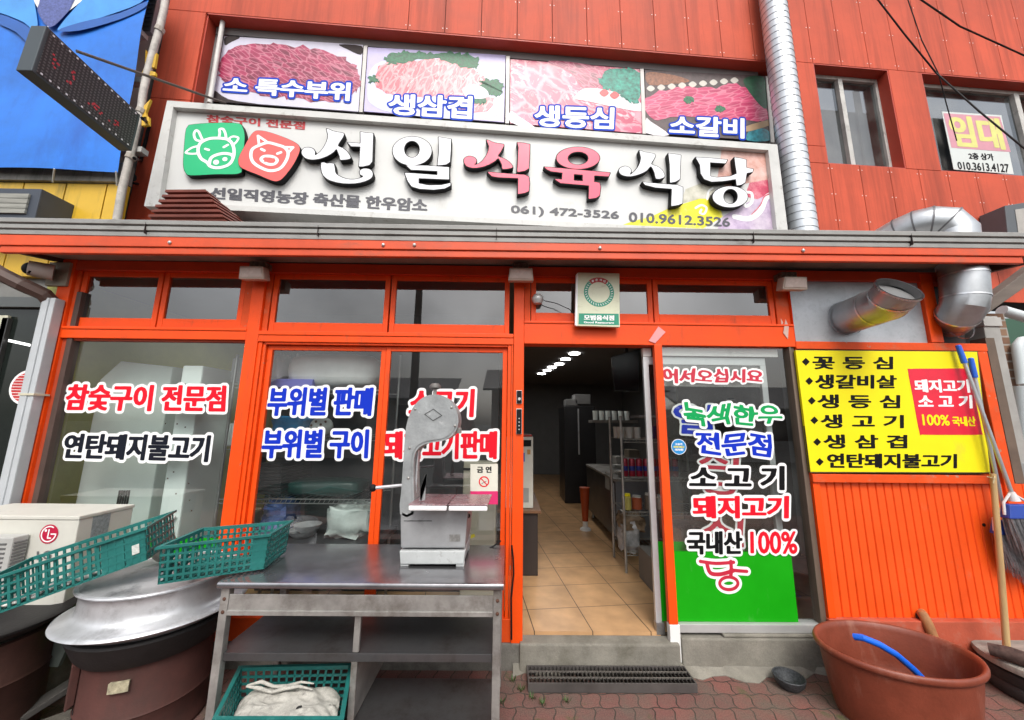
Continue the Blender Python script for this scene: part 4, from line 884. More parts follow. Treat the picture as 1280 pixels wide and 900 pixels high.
disc = lambda r, dy, c=c: [c + np.array([r * cos(t), dy, r * sin(t)]) for t in [2 * pi * k / 32 for k in range(32)]]
MB().add(disc(R_ * 1.08, 0), [list(range(32))]).build('rim', VWHITE, st, recalc=False); MB().add(disc(R_, -.0008), [list(range(32))]).build('disc', mat('sticker_blue', (.02, .26, .62), .4), st, recalc=False)
for tx, dz, wd, m in (('고유가', .018, .028, VWHITE), ('피해지원금', -.002, .040, mat('sticker_yellow', (.8, .7, .1), .4)), ('사용가능매장', -.022, .032, VWHITE)):
    letters(tx, [c + np.array([-wd, -.0016, dz + .009]), c + np.array([wd, -.0016, dz + .009]), c + np.array([wd, -.0016, dz - .007]), c + np.array([-wd, -.0016, dz - .007])], .0016, m, 'print', st, lift=(0, 0, 0), res=.0014)
# no-smoking notice
nq = [(588, 580), (622.3, 580), (622.3, 630.5), (588, 630.5)]; ny = YB - .008
no = thing('no_smoking_notice', PY(605, 630, ny), 'small cream no-smoking notice with a pink foot on the right sliding pane', 'notice')
MB().slab(qy(nq, ny), (0, .001, 0)).build('paper', mat('notice_cream', (.74, .72, .62), .5), no)
MB().add(qy([(588, 614), (622.3, 614), (622.3, 630.5), (588, 630.5)], ny - .001), [[0, 1, 2, 3]]).build('pink_foot', mat('notice_foot_pink', (.72, .03, .16), .5), no, recalc=False)
letters('금 연', qy([(596, 583), (614.5, 583), (614.5, 591), (596, 591)], ny - .001), .002, VBLK, 'lettering', no, lift=(0, 0, 0), res=.002)
c = PY(605, 602, ny - .001)
s_ = Shape(c[0] - .04, c[2] - .04, c[0] + .04, c[2] + .04, .0025, .02); s_.stroke([(c[0] + .034 * cos(t), c[2] + .034 * sin(t)) for t in [2 * pi * k / 20 for k in range(20)]], .008, 0, True); s_.stroke([(c[0] - .024, c[2] + .024), (c[0] + .024, c[2] - .024)], .007, 0)
place(s_.mesh(), lambda a, z: (a, ny - .0016, z)).build('prohibition_ring', VRED, no, recalc=False)
MB().add([(c[0] - .018, ny - .0012, c[2] - .012), (c[0] + .016, ny - .0012, c[2] + .006), (c[0] + .018, ny - .0012, c[2] + .001), (c[0] - .016, ny - .0012, c[2] - .017)], [[0, 1, 2, 3]]).build('cigarette', GREY, no, recalc=False)
# yellow menu board
zz = lambda pts: [(x / 2.8125 + 960, y / 2.8125 + 300) for x, y in pts]
my = -.02
mb_ = thing('menu_board', PY(1125, 591, my), 'yellow menu board with six black Korean lines and a red box', 'menu board')
MB().slab(qy(zz([(97, 388), (735, 393), (781, 817), (150, 815)]), my), (0, .02, 0)).build('board', YEL, mb_, bev=.001)
MB().slab(qy(zz([(96, 386), (737, 391), (784, 820), (149, 818)]), my + .003), (0, .014, 0)).build('board_edge', mat('board_edge_dark', (.10, .08, .03), .6), mb_)
rows = [('꽃 등 심', [(155, 408), (440, 410), (440, 455), (158, 455)]), ('생갈비살', [(165, 472), (453, 475), (453, 522), (165, 524)]), ('생 등 심', [(172, 542), (465, 545), (465, 592), (175, 592)]), ('생 고 기', [(183, 612), (478, 615), (478, 662), (187, 662)]), ('생 삼 겹', [(192, 683), (490, 685), (490, 733), (197, 734)]), ('연탄돼지불고기', [(207, 750), (665, 752), (665, 803), (208, 802)])]
for tx, q in rows: letters(tx, qy(zz(q), my - .001), .011, VBLK, 'menu_line', mb_, lift=(0, 0, 0), res=.004)
for x, y in ((133, 428), (145, 496), (154, 565), (163, 634), (173, 710), (182, 780)):
    MB().add(qy(zz([(x - 14, y), (x, y - 14), (x + 14, y), (x, y + 14)]), my - .001), [[0, 1, 2, 3]]).build('diamond', VBLK, mb_, recalc=False)
P = catmull([(float(p[0]), float(p[2])) for p in qy(zz([(492, 462), (500, 453), (600, 452), (690, 452), (703, 462), (728, 560), (751, 672), (745, 684), (640, 685), (545, 684), (532, 676), (510, 560)]), my)], 4, True)
rb = MB().add([(a, my - .0012, z) for a, z in P], [list(range(len(P)))]).build('red_box', mat('menu_red', (.72, .012, .04), .4), mb_, recalc=False)
letters('돼지고기', qy(zz([(512, 490), (706, 490), (712, 537), (517, 535)]), my - .0022), .011, VWHITE, 'box_line', mb_, lift=(0, 0, 0), res=.004)
letters('소 고 기', qy(zz([(525, 543), (718, 545), (720, 592), (529, 592)]), my - .0022), .011, VWHITE, 'box_line', mb_, lift=(0, 0, 0), res=.004)
letters('100%', qy(zz([(540, 612), (637, 615), (640, 653), (545, 652)]), my - .0022), .008, YEL, 'box_line', mb_, lift=(0, 0, 0), res=.004)
letters('국내산', qy(zz([(645, 620), (728, 620), (732, 655), (650, 654)]), my - .0022), .008, YEL, 'box_line', mb_, lift=(0, 0, 0), res=.004)
# model restaurant plaque (its two cartoon figures are left out)
zq = lambda pts: [(x / 9 + 700, y / 9 + 320) for x, y in pts]
py_ = -.075
pl = thing('award_plaque', PY(748, 409, py_), 'cream award plaque with a round green and red emblem above the doorway', 'plaque')
MB().slab(qy(zq([(205, 185), (668, 195), (675, 800), (195, 785)]), py_), (0, .035, 0)).build('plate', mat('plaque_cream', (.66, .68, .50), .4, var=.1, dirt=((.40, .36, .24), .55, .8, 9, (1, 1, 3))), pl, bev=.003)
MB().slab(qy(zq([(182, 205), (204, 186), (194, 786), (170, 775)]), py_ + .002), (0, .03, 0)).build('plate_side', VWHITE, pl)
MB().add(qy(zq([(212, 645), (660, 650), (664, 778), (208, 768)]), py_ - .001), [[0, 1, 2, 3]]).build('green_band', mat('plaque_green', (.01, .27, .16), .4), pl, recalc=False)
letters('모범음식점', qy(zq([(268, 662), (610, 668), (610, 726), (268, 722)]), py_ - .002), .006, VWHITE, 'lettering', pl, lift=(0, 0, 0), res=.0025)
letters('Good Restaurant', qy(zq([(268, 733), (610, 740), (610, 762), (268, 756)]), py_ - .002), .0012, VWHITE, 'lettering', pl, lift=(0, 0, 0), res=.0016)
c = PY(700 + 438 / 9, 320 + 408 / 9, py_); R_ = float(PY(700 + 608 / 9, 365, py_)[0] - c[0])
def ringarc(t0, t1, r0, r1, m, nm):
    n = 24; A = [c + np.array([r1 * cos(t), -.0012, r1 * sin(t)]) for t in np.linspace(t0, t1, n)] + [c + np.array([r0 * cos(t), -.0012, r0 * sin(t)]) for t in np.linspace(t1, t0, n)]
    return MB().add(A, [[i, i + 1, 2 * n - 2 - i, 2 * n - 1 - i] for i in range(n - 1)]).build(nm, m, pl, recalc=False)
ringarc(radians(130), radians(410), R_ * .72, R_, MATS['plaque_green'], 'emblem_ring'); ringarc(radians(51), radians(129), R_ * .70, R_ * 1.03, mat('plaque_red', (.45, .03, .03), .4), 'emblem_arc')
for k in range(26):
    t = radians(134 + k * 272 / 25); a_, b_ = c + np.array([R_ * .79 * cos(t), -.0022, R_ * .79 * sin(t)]), c + np.array([R_ * .93 * cos(t + .05), -.0022, R_ * .93 * sin(t + .05)]); q = np.array([-sin(t), 0, cos(t)]) * .0022
    MB().add([a_ - q, a_ + q, b_ + q, b_ - q], [[0, 1, 2, 3]]).build('ring_mark', VWHITE, pl, recalc=False)
for k, ch in enumerate('좋은식단'):
    t = radians(117 - k * 18); cc = c + np.array([R_ * .86 * cos(t), -.0024, R_ * .86 * sin(t)])
    letters(ch, [cc + np.array([-.009, 0, .009]), cc + np.array([.009, 0, .009]), cc + np.array([.009, 0, -.009]), cc + np.array([-.009, 0, -.009])], .001, VWHITE, 'lettering', pl, lift=(0, 0, 0), res=.0015)
# floodlights under the eave
def floodlight(px, py, label, rz=0.):
    c = PY(px, py, -.10)
    t = thing('floodlight', c, label, 'floodlight', 'floodlights under the eave')
    MB().slab([c + np.array(p) for p in ((-.085, -.05, .02), (.085, -.05, .02), (.095, -.03, -.075), (-.095, -.03, -.075))], (0, .075, .012)).build('housing', mat('floodlight_pale', (.52, .44, .37), .6, var=.2, dirt=((.2, .15, .1), .55, .8, 20, None)), t, bev=.008)
    MB().slab([c + np.array(p) for p in ((-.075, -.052, .005), (.075, -.052, .005), (.083, -.038, -.06), (-.083, -.038, -.06))], (0, .004, 0)).build('lens', mat('floodlight_lens', (.62, .52, .47), .25), t, bev=.001)
    g = MB(); g.box(c[0] - .06, c[0] + .06, -.09, .0, c[2] + .036, c[2] + .085); g.build('bracket', mat('bracket_mottled', (.16, .13, .10), .8, var=.8, scale=30), t, bev=.006)
    k = MB()
    for i in range(7): k.box(c[0] - .06 + i * .02, c[0] - .054 + i * .02, -.153, -.15, c[2] - .02, c[2] - .012)
    return t
floodlight(319, 339, 'pale floodlight under the eave above the post between the left windows')
floodlight(651, 341, 'pale floodlight under the eave beside the left end of the door transom')
floodlight(989, 352, 'pale floodlight under the eave beside the vent panel')
# CCTV box at the left end and the small dome lamp by the plaque
c = PY(70, 343, -.03)
cc_ = thing('security_camera', c, 'small security camera on a grey box under the left end of the eave', 'security camera')
MB().box(c[0] - .07, c[0] + .09, -.03, .0, c[2] - .09, c[2] + .10).build('back_box', mat('box_grey_brown', (.30, .27, .21), .7, var=.2), cc_, bev=.004)
MB().tube([c + np.array([-.06, -.12, .0]), c + np.array([.02, -.03, .0])], [.055, .062], 16).build('hood', mat('camera_hood', (.48, .46, .42), .5), cc_, smooth=True)
MB().ball(c + np.array([-.045, -.125, -.006]), (.045, .03, .045), 16).build('lens', BLACK, cc_, smooth=True)
c = PY(672, 372, -.02)
dl = thing('doorbell_lamp', c, 'small round silver lamp with a thin wire in the door transom', 'lamp')
MB().lathe([(.001, .03), (.03, .022), (.045, 0), (.045, -.02), (.03, -.05), (.001, -.055)], (c[0], c[1], c[2]), 16, caps=False).build('body', FRAMEA, dl, smooth=True)
MB().tube([c, c + np.array([.06, -.01, -.03]), c + np.array([.14, -.02, -.05]), c + np.array([.24, -.03, -.10]), PY(722, 398, -.045)], .003, 6).build('wire', BLACK, dl)

# ================================================================== DUCTS AND PIPES
SEAMB = mat('seam_bright', (.75, .76, .78), .3, .9)
def seam(g, p, d, r):
    p = Vector([float(v) for v in p]); d = Vector([float(v) for v in d]).normalized(); g.tube([p - d * .006, p + d * .006], r * 1.025, 24, caps=False)
def duct(name, path, r, label, cat, extra=None, seams=None, n=28, m=None):
    t = thing(name, path[0], label, cat); MB().tube(path, r, n).build('pipe', m or GALV, t, smooth=True, crease=25)
    g = MB()
    for k in seams or []:
        p = Vector(path[k]); d = Vector(path[min(k + 1, len(path) - 1)]) - Vector(path[max(k - 1, 0)]); g = MB(); seam(g, p, d, r); g.build('seam_ring', SEAMB, t, smooth=True)
    return t
# tall spiral duct up the red wall
a, b = WU(U(990, 180, .17)[0] , 2.95, .17), PU(963, -20, .17); u_c = (U(1004, 287, .17)[0] + U(964.7, 0, .17)[0]) / 2
ru = (U(1018, 287, .17)[0] - U(990, 287, .17)[0]) / 2 + .005
dt = thing('spiral_duct', WU(u_c, 2.95, .17), 'tall silver spiral duct running up the red wall beside the signboard', 'duct')
MB().tube([WU(u_c, 2.95, .17), WU(u_c, 4.5, .17), WU(u_c, 6.8, .17)], ru, 28).build('pipe', mat('spiral_duct_silver', (.62, .65, .68), .38, .6, var=.08), dt, smooth=True)
g = MB(); rs = []
hel = [WU(u_c + (ru + .001) * cos(t), 2.95 + t / (2 * pi) * .083, .17 + (ru + .001) * sin(t)) for t in np.linspace(0, 2 * pi * 45, 45 * 20)]
g.tube(hel, .0035, 5).build('spiral_seam', mat('spiral_seam_dark', (.25, .26, .28), .4, .6), dt, smooth=True)
# stub duct sticking out of the galvanised panel
cA = PY(1063, 398, .02); cB = PY(1092, 383, -.16); cC = PY(1107, 366, -.26); 
b0 = np.array(PY(1056, 398, .02)); b1 = np.array(PY(1090, 385, -.20)); be = np.array(PY(1124, 361, -.42)); nd = np.array([.0, -.80, .60])
sdct = thing('stub_duct', b0, 'short open silver duct stub poking out of the grey vent panel', 'duct')
path = [b0, (b0 + b1) / 2, b1, lerp(b1, be, .42) + np.array([.015, -.02, -.02]), be - nd * .07, be]
MB().tube(path, .128, 28, caps=False).build('pipe', GALV, sdct, smooth=True, crease=25)
MB().tube(path[1:], .122, 28, caps=False).build('inside', mat('duct_inside', (.20, .20, .20), .5, .5), sdct, smooth=True)
g = MB()
for k in (2, 4): seam(g, path[k], np.array(path[k + 1]) - np.array(path[k - 1]), .128); g.build('seam_ring', SEAMB, sdct, smooth=True); g = MB()
p, q = np.array(path[-1]), np.array(path[-2]); d = (p - q) / np.linalg.norm(p - q)
g.tube([p - d * .012, p], .134, 28, caps=False); g.build('rim_ring', SEAMB, sdct, smooth=True)
g = MB(); g.tube([p - d * .05, p - d * .049], .121, 28); g.build('inner_damper', mat('damper_grey', (.20, .20, .20), .5, .4), sdct)
g = MB(); seam(g, b0 + np.array([0, -.015, 0]), (0, 1, 0), .135); g.build('flange', GALVP, sdct)
# elbow duct: out of the dark opening, up through the eave, over the roof and back to the wall
e0 = PY(1188, 402, .06); e1 = PY(1198, 392, -.09); e2 = PY(1206, 372, -.13); e3 = PY(1204, 345, -.135)
zr = 3.02
e4 = np.array([e3[0], -.13, 2.84]); e5 = np.array([e3[0] + .01, -.10, 3.05]); e6 = np.array([e3[0], .02, 3.16]); 
ed = duct('elbow_duct', [e0, (e0 + e1) / 2, e1, (e1 + e2) / 2 + np.array([0, -.01, -.01]), e2, e3, e4], .128, 'large silver elbow duct rising from the dark opening through the eave', 'duct', seams=[1, 2, 4, 5])
g = MB(); seam(g, e0 + np.array([0, -.03, 0]), (.15, -1, .25), .155); g.build('flange', GALVP, ed)
a0 = np.array([e3[0] - .02, .10, 3.0]); arc = []
top = PY(1166, 268, .22)
pts = [PY(1193, 310, .12), PY(1192, 292, .13), PY(1180, 281, .15), PY(1163, 280.5, .19), PY(1147, 284, .25), PY(1128, 292, .34), PY(1108, 303, .45)]
MB().tube(pts, .15, 28).build('roof_elbow', GALV, ed, smooth=True, crease=25)
g = MB()
for k in (2, 3, 4, 5): seam(g, pts[k], pts[k + 1] - pts[k - 1], .15)
g.build('roof_elbow_seams', mat('seam_dark', (.16, .16, .17), .5, .5), ed, smooth=True)
# striped dark-red roof vent on the eave roof
zv = lambda pts, Y: [PY(x / 4.5 + 160, y / 4.5 + 100, Y) for x, y in pts]
vt = thing('roof_vent', PY(245, 290, .05), 'dark red ribbed hip-roofed vent standing on the eave roof before the sign', 'roof vent')
A0, A1, B0, B1 = [np.array(p) for p in zv([(232, 624), (436, 622), (118, 790), (548, 790)], .02)]
dep = np.array([.10, .42, 0])
g = MB(); rsv = []; nR = 6
for k in range(nR):
    for dz, ox in ((0., .0), (.45, -.004), (.55, .010), (.98, .012)):
        t = 1 - (k + dz) / nR; l = lerp(A0, B0, t); r_ = lerp(A1, B1, t); o = np.array([0, -ox * 1.5, 0]); e = np.array([ox, 0, 0])
        bk_l = l + np.array([.22, .75, 0]) * t * .45 + np.array([0, .10, 0]); bk_r = r_ + np.array([.22, .75, 0]) * t * .45 + np.array([0, .10, 0])
        rsv.append([l + o - e, r_ + o + e, bk_r + e, bk_l - e])
g.rings(rsv).build('ribbed_hood', mat('vent_dark_red', (.22, .060, .042), .4, .25, var=.25, dirt=((.10, .03, .025), .5, .75, 14, (.4, 1, 3))), vt)
# white leaning conduit on the left
wz = [(208, -10), (205, 12), (199, 37), (191, 66), (184, 92), (179, 115), (176, 139), (168, 172), (161, 202), (153, 235), (146, 276)]
cp_ = thing('conduit', PU(146, 276, .30), 'thin crooked white wrapped conduit running up between the two buildings', 'conduit')
MB().tube([PU(x, y, .30) for x, y in wz], .028, 10).build('pipe', mat('conduit_white', (.52, .49, .45), .6, var=.35, scale=9, dirt=((.22, .20, .18), .55, .75, 14, None)), cp_, smooth=True)
g = MB()
for x, y in ((199, 37), (176, 139), (163, 196)):
    p = PU(x, y, .30); g.tube([p + np.array([0, 0, -.02]), p + np.array([.01, 0, .02])], .036, 10)
g.build('tape_wrap', mat('conduit_tape', (.42, .38, .33), .7), cp_)
# LED message sign sticking out towards the street
LX = -3.0
lc = [PX(58, 32, LX), PX(176, 144, LX), PX(165, 189, LX), PX(39.4, 88, LX)]
ld = thing('message_sign', lc[3], 'black dot-matrix message sign on a bracket sticking out from the left wall', 'message sign')
MB().slab(lc, (-.10, 0, 0)).build('housing', mat('led_housing', (.055, .07, .08), .5, .2), ld, bev=.006)
def led_mat():
    m = bpy.data.materials.new('led_dot_face'); m.use_nodes = True; t = m.node_tree; b = t.nodes['Principled BSDF']; N = t.nodes.new; K = t.links.new
    tcn = N('ShaderNodeTexCoord'); vo = N('ShaderNodeTexVoronoi'); vo.inputs['Scale'].default_value = 46; vo.inputs['Randomness'].default_value = 0; K(tcn.outputs['Object'], vo.inputs['Vector'])
    r = N('ShaderNodeMapRange'); r.inputs[1].default_value = .30; r.inputs[2].default_value = .36; r.inputs[3].default_value = 1; r.inputs[4].default_value = 0; K(vo.outputs['Distance'], r.inputs[0])
    mx = N('ShaderNodeMix'); mx.data_type = 'RGBA'; K(r.outputs[0], mx.inputs[0]); mx.inputs[6].default_value = (.012, .012, .014, 1); mx.inputs[7].default_value = (.075, .072, .075, 1); K(mx.outputs[2], b.inputs['Base Color']); b.inputs['Roughness'].default_value = .5
    return m
q = [lerp(np.array(lc[0]), np.array(lc[2]), .03), None, None, None]
ctr = sum(np.array(p) for p in lc) / 4
fq = [ctr + (np.array(p) - ctr) * .94 + np.array([.003, 0, 0]) for p in lc]
MB().slab(fq, (-.002, 0, 0)).build('dot_face', led_mat(), ld)
LEDR = mat('led_red', (.30, .02, .03), .4, emit=.35)
f_ = bil(fq, 1, 1)
g = MB(); random.seed(3)
for (u0, u1, v0, v1, nn) in ((.08, .14, .35, .65, 7), (.22, .30, .30, .66, 8), (.45, .62, .20, .34, 10), (.66, .82, .22, .36, 9)):
    for k in range(nn):
        u, v = random.uniform(u0, u1), random.uniform(v0, v1); a = f_(u, v)
        g.add([a + np.array([.002, dy, dz]) for dy, dz in ((-.006, -.006), (.006, -.006), (.006, .006), (-.006, .006))], [[0, 1, 2, 3]])
g.build('lit_dots', LEDR, ld, recalc=False)
for k in range(13):
    for v in (.045, .955):
        a = f_((k + .5) / 13, v); MB().add([a + np.array([.002, dy, dz]) for dy, dz in ((-.006, -.006), (.006, -.006), (.006, .006), (-.006, .006))], [[0, 1, 2, 3]]).build('border_dot', mat('led_white', (.75, .75, .8), .4), ld, recalc=False)
b0, b1 = np.array(PX(178, 148, LX - .05)), np.array(PX(168, 198, LX - .05))
g = MB()
w0 = PU(187, 155, .02); w1 = PU(176, 201, .02)
for a, b in ((b0, w0), (w0, w1), (w1, b1)): g.cyl(a, b, .014, 6)
g.build('bracket', BLACK, ld)
MB().cyl(PX(96, 64, LX - .02), PU(282, 129, .10), .011, 8).build('stay_rod', mat('stay_rod_grey', (.13, .11, .10), .6, .4), ld)
p = PU(167, 229, .10)
sp = thing('spotlight', p, 'small black spotlight on the wall below the message sign', 'spotlight')
MB().tube([p + np.array([-.06, -.04, .02]), p + np.array([.07, -.10, .0])], [.03, .045], 12).build('head', BLACK, sp, smooth=True); MB().cyl(p, p + np.array([-.05, .08, .05]), .012, 6).build('arm', BLACK, sp)
# overhead cables
def cable(pts, r, label, Ys):
    P = [PY(x, y, Y) for (x, y), Y in zip(pts, Ys)]; tag(MB().tube([Vector(p) for p in P], r, 6).build('cable', BLACK, loc=P[0]), label, 'cable')
cable([(1093, -6), (1130, 42), (1170, 91), (1225, 140), (1286, 190)], .007, 'thin black cable sagging from the top edge down past the for-rent notice', [.2, .3, .4, .2, .0])
cable([(1140, -8), (1200, 33), (1286, 72)], .007, 'thin black cable crossing the top right corner', [.0, .1, .2])
cable([(1133, -6), (1152, 50), (1173, 92), (1183, 130), (1196, 176)], .005, 'pale looped wire hanging over the pier to the for-rent notice', [.35, .4, .42, .5, .6])

# ================================================================== NEIGHBOURS
# left: a grey building with a huge blue banner and a yellow fascia
lb = thing('left_building', (-5.2, .3, 0), 'neighbouring building on the left with a yellow band and dark glass front', 'building')
YL = .25
def PL(x, y, o=0.): return PY(x, y, YL - o)
def lrect(g, px0, px1, py0, py1, o, th=.03, sl=0):
    a, b = PL(px0, py1, o), PL(px1, py0, o); g.box(a[0], b[0], YL - o, YL - o + th, a[2], b[2])
g = MB(); g.box(-8, -3.64, YL + .02, 4, -.02, 7.5); g.build('wall', mat('left_wall_grey', (.20, .20, .19), .8, var=.25, bump=.1), lb)
zb0, zb1 = PL(100, 286)[2] - .45, PL(100, 232)[2]
xs_ = [-8, PL(30, 255)[0], PL(83, 255)[0], PL(134, 255)[0], PL(157, 255)[0]]
YB_ = mat('left_yellow_band', (.68, .42, .03), .45, var=.15, scale=2, dirt=((.24, .16, .03), .52, .85, 5, (2.5, 1, .3)))
for k in range(4):
    g = MB(); g.box(xs_[k] + .006, xs_[k + 1] - .006, YL - .03, YL + .02, zb0, zb1); g.build('yellow_panel', YB_, lb, bev=.003)
g = MB(); g.box(-8, xs_[4], YL - .06, YL + .02, zb1 + .005, PL(100, 208)[2]); g.build('grey_ledge', mat('left_ledge_grey', (.24, .23, .21), .7, var=.4, scale=6, dirt=((.08, .08, .07), .5, .75, 6, (3, 1, .5))), lb, bev=.004)
# slatted lightbox on the band
q0 = PY(0, 236, YL - .25); q1 = PY(46, 270, YL - .25)
g = MB(); g.box(q0[0] - .9, q1[0], YL - .26, YL - .03, q1[2] - .06, q0[2]); bx = g.build('slatted_box', mat('slate_box', (.045, .055, .075), .5), lb, bev=.006)
for k in range(4):
    g = MB(); h = (q0[2] - q1[2] - .06) / 4; g.box(q0[0] - .85, q1[0] - .07, YL - .275, YL - .262, q1[2] + .01 + k * h, q1[2] + .01 + (k + .88) * h); g.build('slat', mat('slat_weathered_wood', (.30, .30, .27), .8, var=.4, scale=6, stretch=(.3, 1, 6)), bx)
# lattice block window and pieces of a yellow sign behind the conduit
a, b = PL(181, 42), PL(203, -20)
g = MB(); g.box(a[0], b[0], YL - .02, YL + .02, a[2], b[2]); g.build('block_window', mat('block_window_glass', (.16, .20, .22), .3), lb)
g = MB()
for k in range(6): g.box(a[0] + (b[0] - a[0]) * k / 5 - .004, a[0] + (b[0] - a[0]) * k / 5 + .004, YL - .026, YL - .021, a[2], b[2])
for k in range(9): g.box(a[0], b[0], YL - .032, YL - .027, a[2] + .05 * k, a[2] + .05 * k + .008)
g.build('block_window_grid', mat('lattice_dark', (.05, .05, .05), .7), lb)
for yy in (45, 104, 190): p = PL(176, yy); MB().box(p[0] - .2, p[0] + .05, YL - .045, YL + .02, p[2] - .03, p[2] + .02).build('concrete_rail', mat('left_rail_pale', (.42, .42, .40), .8), lb)
for pts in ([(176, 92), (181, 84), (182, 62), (185, 76), (187, 88), (194, 90), (194, 94), (178, 95)], [(186, 72), (189, 58), (192, 70), (196, 66), (193, 84), (188, 84)], [(172, 130), (178, 122), (180, 132), (188, 124), (182, 140), (184, 152), (176, 150), (176, 138)], [(177, 146), (186, 146), (186, 156), (177, 157)]):
    MB().slab([PY(x, y, YL - .07) for x, y in pts], (0, .02, 0)).build('yellow_letter_piece', YB_, lb)
# street-level front of the left building
g = MB(); a = PL(-60, 640); g.box(-8, -3.70, YL - .02, YL + .02, .12, 2.5); g.build('glass_front', mat('left_dark_glass', (.012, .016, .014), .06, spec=.6), lb)
g = MB(); g.box(-8, -3.66, YL - .06, YL + .0, PL(20, 386)[2], PL(20, 374)[2]); g.build('window_head', mat('left_window_head', (.09, .10, .10), .5), lb)
g = MB(); x = PL(11, 440)[0]; g.box(x - .05, x + .0, YL - .05, YL - .021, .12, 2.4); g.build('mullion', mat('left_mullion', (.05, .05, .05), .5), lb)
g = MB(); x = PL(2, 420, .03)[0]; g.box(x - .3, x + .04, YL - .05, YL - .03, 2.02, 2.42); g.build('pale_poster', mat('left_pale_poster', (.55, .54, .42), .6), lb)
p0, p1 = PY(10, 427, YL - .03), PY(37, 433, YL - .03); MB().slab([p0 + np.array([0, 0, .02]), p1 + np.array([0, 0, .02]), p1, p0], (0, .004, 0)).build('tube_light', mat('tube_light', (1, 1, 1), .4, emit=1.2), lb)
# red round street sign in front of that glass
c = PY(34, 484, -.02)
rs_ = thing('round_sign', c, 'red and white round sign half hidden behind the pale downpipe', 'sign')
MB().tube([c + np.array([0, .0, 0]), c + np.array([0, .02, 0])], .128, 32).build('white_disc', VWHITE, rs_)
MB().tube([c + np.array([0, -.004, 0]), c + np.array([0, -.001, 0])], .108, 32).build('red_disc', mat('round_sign_red', (.52, .03, .03), .5), rs_)
g = MB()
for k in range(9): z = -.085 + k * .021; w_ = sqrt(max(.106 ** 2 - z * z, 0)); g.box(c[0] - w_, c[0] + w_, c[1] - .0062, c[1] - .0045, c[2] + z, c[2] + z + .004)
g.build('stripes', VWHITE, rs_)
MB().cyl(c + np.array([0, .03, -.1]), (c[0], c[1] + .03, 0), .02, 8).build('pole', GREY, rs_)
# blue banner with the lower part of a suit, collar and tie printed on it
YBN = .12
bq = [PY(x, y, YBN) for x, y in ((-140, -60), (199, -60), (145, 214), (-140, 204))]
bn = thing('banner', (bq[2] + bq[3]) / 2, 'huge blue banner showing a blue suit and patterned tie on the left building', 'banner')
n = 24; rs = []
BLUE = mat('banner_blue', (.02, .19, .72), .5, var=.3, scale=1.6, dirt=((.014, .10, .46), .50, .78, 1.7, (1.6, 1, .5)), bump=.15, bscale=4)
V = []; 
def bpt(u, v): 
    p = lerp(lerp(bq[0], bq[1], u), lerp(bq[3], bq[2], u), v); return p + np.array([0, .012 * sin(u * 9 + v * 5) + .008 * sin(v * 13), 0])
g = MB(); g.add([bpt(i / n, j / n) for j in range(n + 1) for i in range(n + 1)], [[j * (n + 1) + i, j * (n + 1) + i + 1, (j + 1) * (n + 1) + i + 1, (j + 1) * (n + 1) + i] for j in range(n) for i in range(n)])
g.build('cloth', BLUE, bn, smooth=True, recalc=False)
def bprint(pts, m, o=.022, sm=4):
    P = [PY(x, y, YBN - o) for x, y in pts]; Q = catmull([(p[0], p[2]) for p in P], sm, True) if sm else [(p[0], p[2]) for p in P]
    MB().add([(a, YBN - o, z) for a, z in Q], [list(range(len(Q)))]).build('printed_cloth', m, bn, recalc=False)
bprint([(20, -40), (130, -40), (110, -5), (60, 34), (46, 8)], VWHITE, .022, 0)
bprint([(46, -30), (100, -30), (91, 4), (80, 20), (62, 34), (47, 14), (50, -2)], mat('banner_tie', (.10, .13, .36), .6, var=.5, scale=60), .025, 3)
bprint([(-20, -30), (30, -30), (46, 20), (44, 40), (30, 28), (0, 16), (-30, 10)], mat('banner_lapel', (.07, .32, .78), .5, var=.2), .023, 3)
bprint([(108, -6), (140, -40), (190, -40), (184, -4), (150, 14), (90, 32), (72, 36)], MATS['banner_lapel'], .0235, 3)
bprint([(72, 38), (100, 28), (150, 16), (182, 2), (180, 10), (150, 24), (100, 38)], mat('banner_fold', (.018, .11, .42), .5), .0245, 3)
bprint([(0, 18), (30, 30), (44, 44), (40, 58), (20, 40), (-4, 28)], MATS['banner_fold'], .0242, 3)
g = MB()
for a, b in (((145, 214), (146, 232)), ((68, 211), (66, 228))): g.cyl(PY(*a, YBN - .01), PY(*b, YBN + .05), .006, 6)
g.build('tie_rope', mat('rope_white', (.55, .55, .52), .8), bn)
# pale downpipe and the brown gutter beam at the shop's left corner
YD = -.09
d0, d1 = PY(55.5, 375, YD), PY(8, 620, YD); dxm = (d0[0] + d1[0]) / 2
dp = thing('downpipe', (dxm, YD, 0), 'square pale grey downpipe at the left corner of the shop front', 'downpipe')
wq = PY(64, 375, YD)[0] - PY(48, 375, YD)[0]
MB().box(dxm - wq / 2, dxm + .005, YD, YD + .07, .02, d0[2] + .02).build('pipe', mat('downpipe_grey', (.48, .51, .53), .45, var=.08), dp, bev=.008)
MB().box(dxm + .008, dxm + wq / 2, YD + .004, YD + .07, .02, d0[2] + .02).build('pipe', MATS['downpipe_grey'], dp, bev=.006)
MB().box(dxm - wq / 2 - .004, dxm + wq / 2 + .012, YD - .004, YD + .09, PY(30, 493, YD)[2] - .006, PY(30, 493, YD)[2] + .008).build('strap', mat('strap_cream', (.6, .56, .42), .5), dp)
gb = [PY(-30, 322, -.22), PY(0, 342, -.20), PY(28, 356, -.16), PY(55, 368, -.08), PY(68, 382, -.02)]
bb_ = thing('rain_gutter', gb[3], 'brown sloping rain gutter above the pale downpipe', 'gutter')
MB().tube(gb, .05, 8).build('channel', mat('gutter_brown', (.085, .05, .04), .6, var=.3), bb_, bev=0)
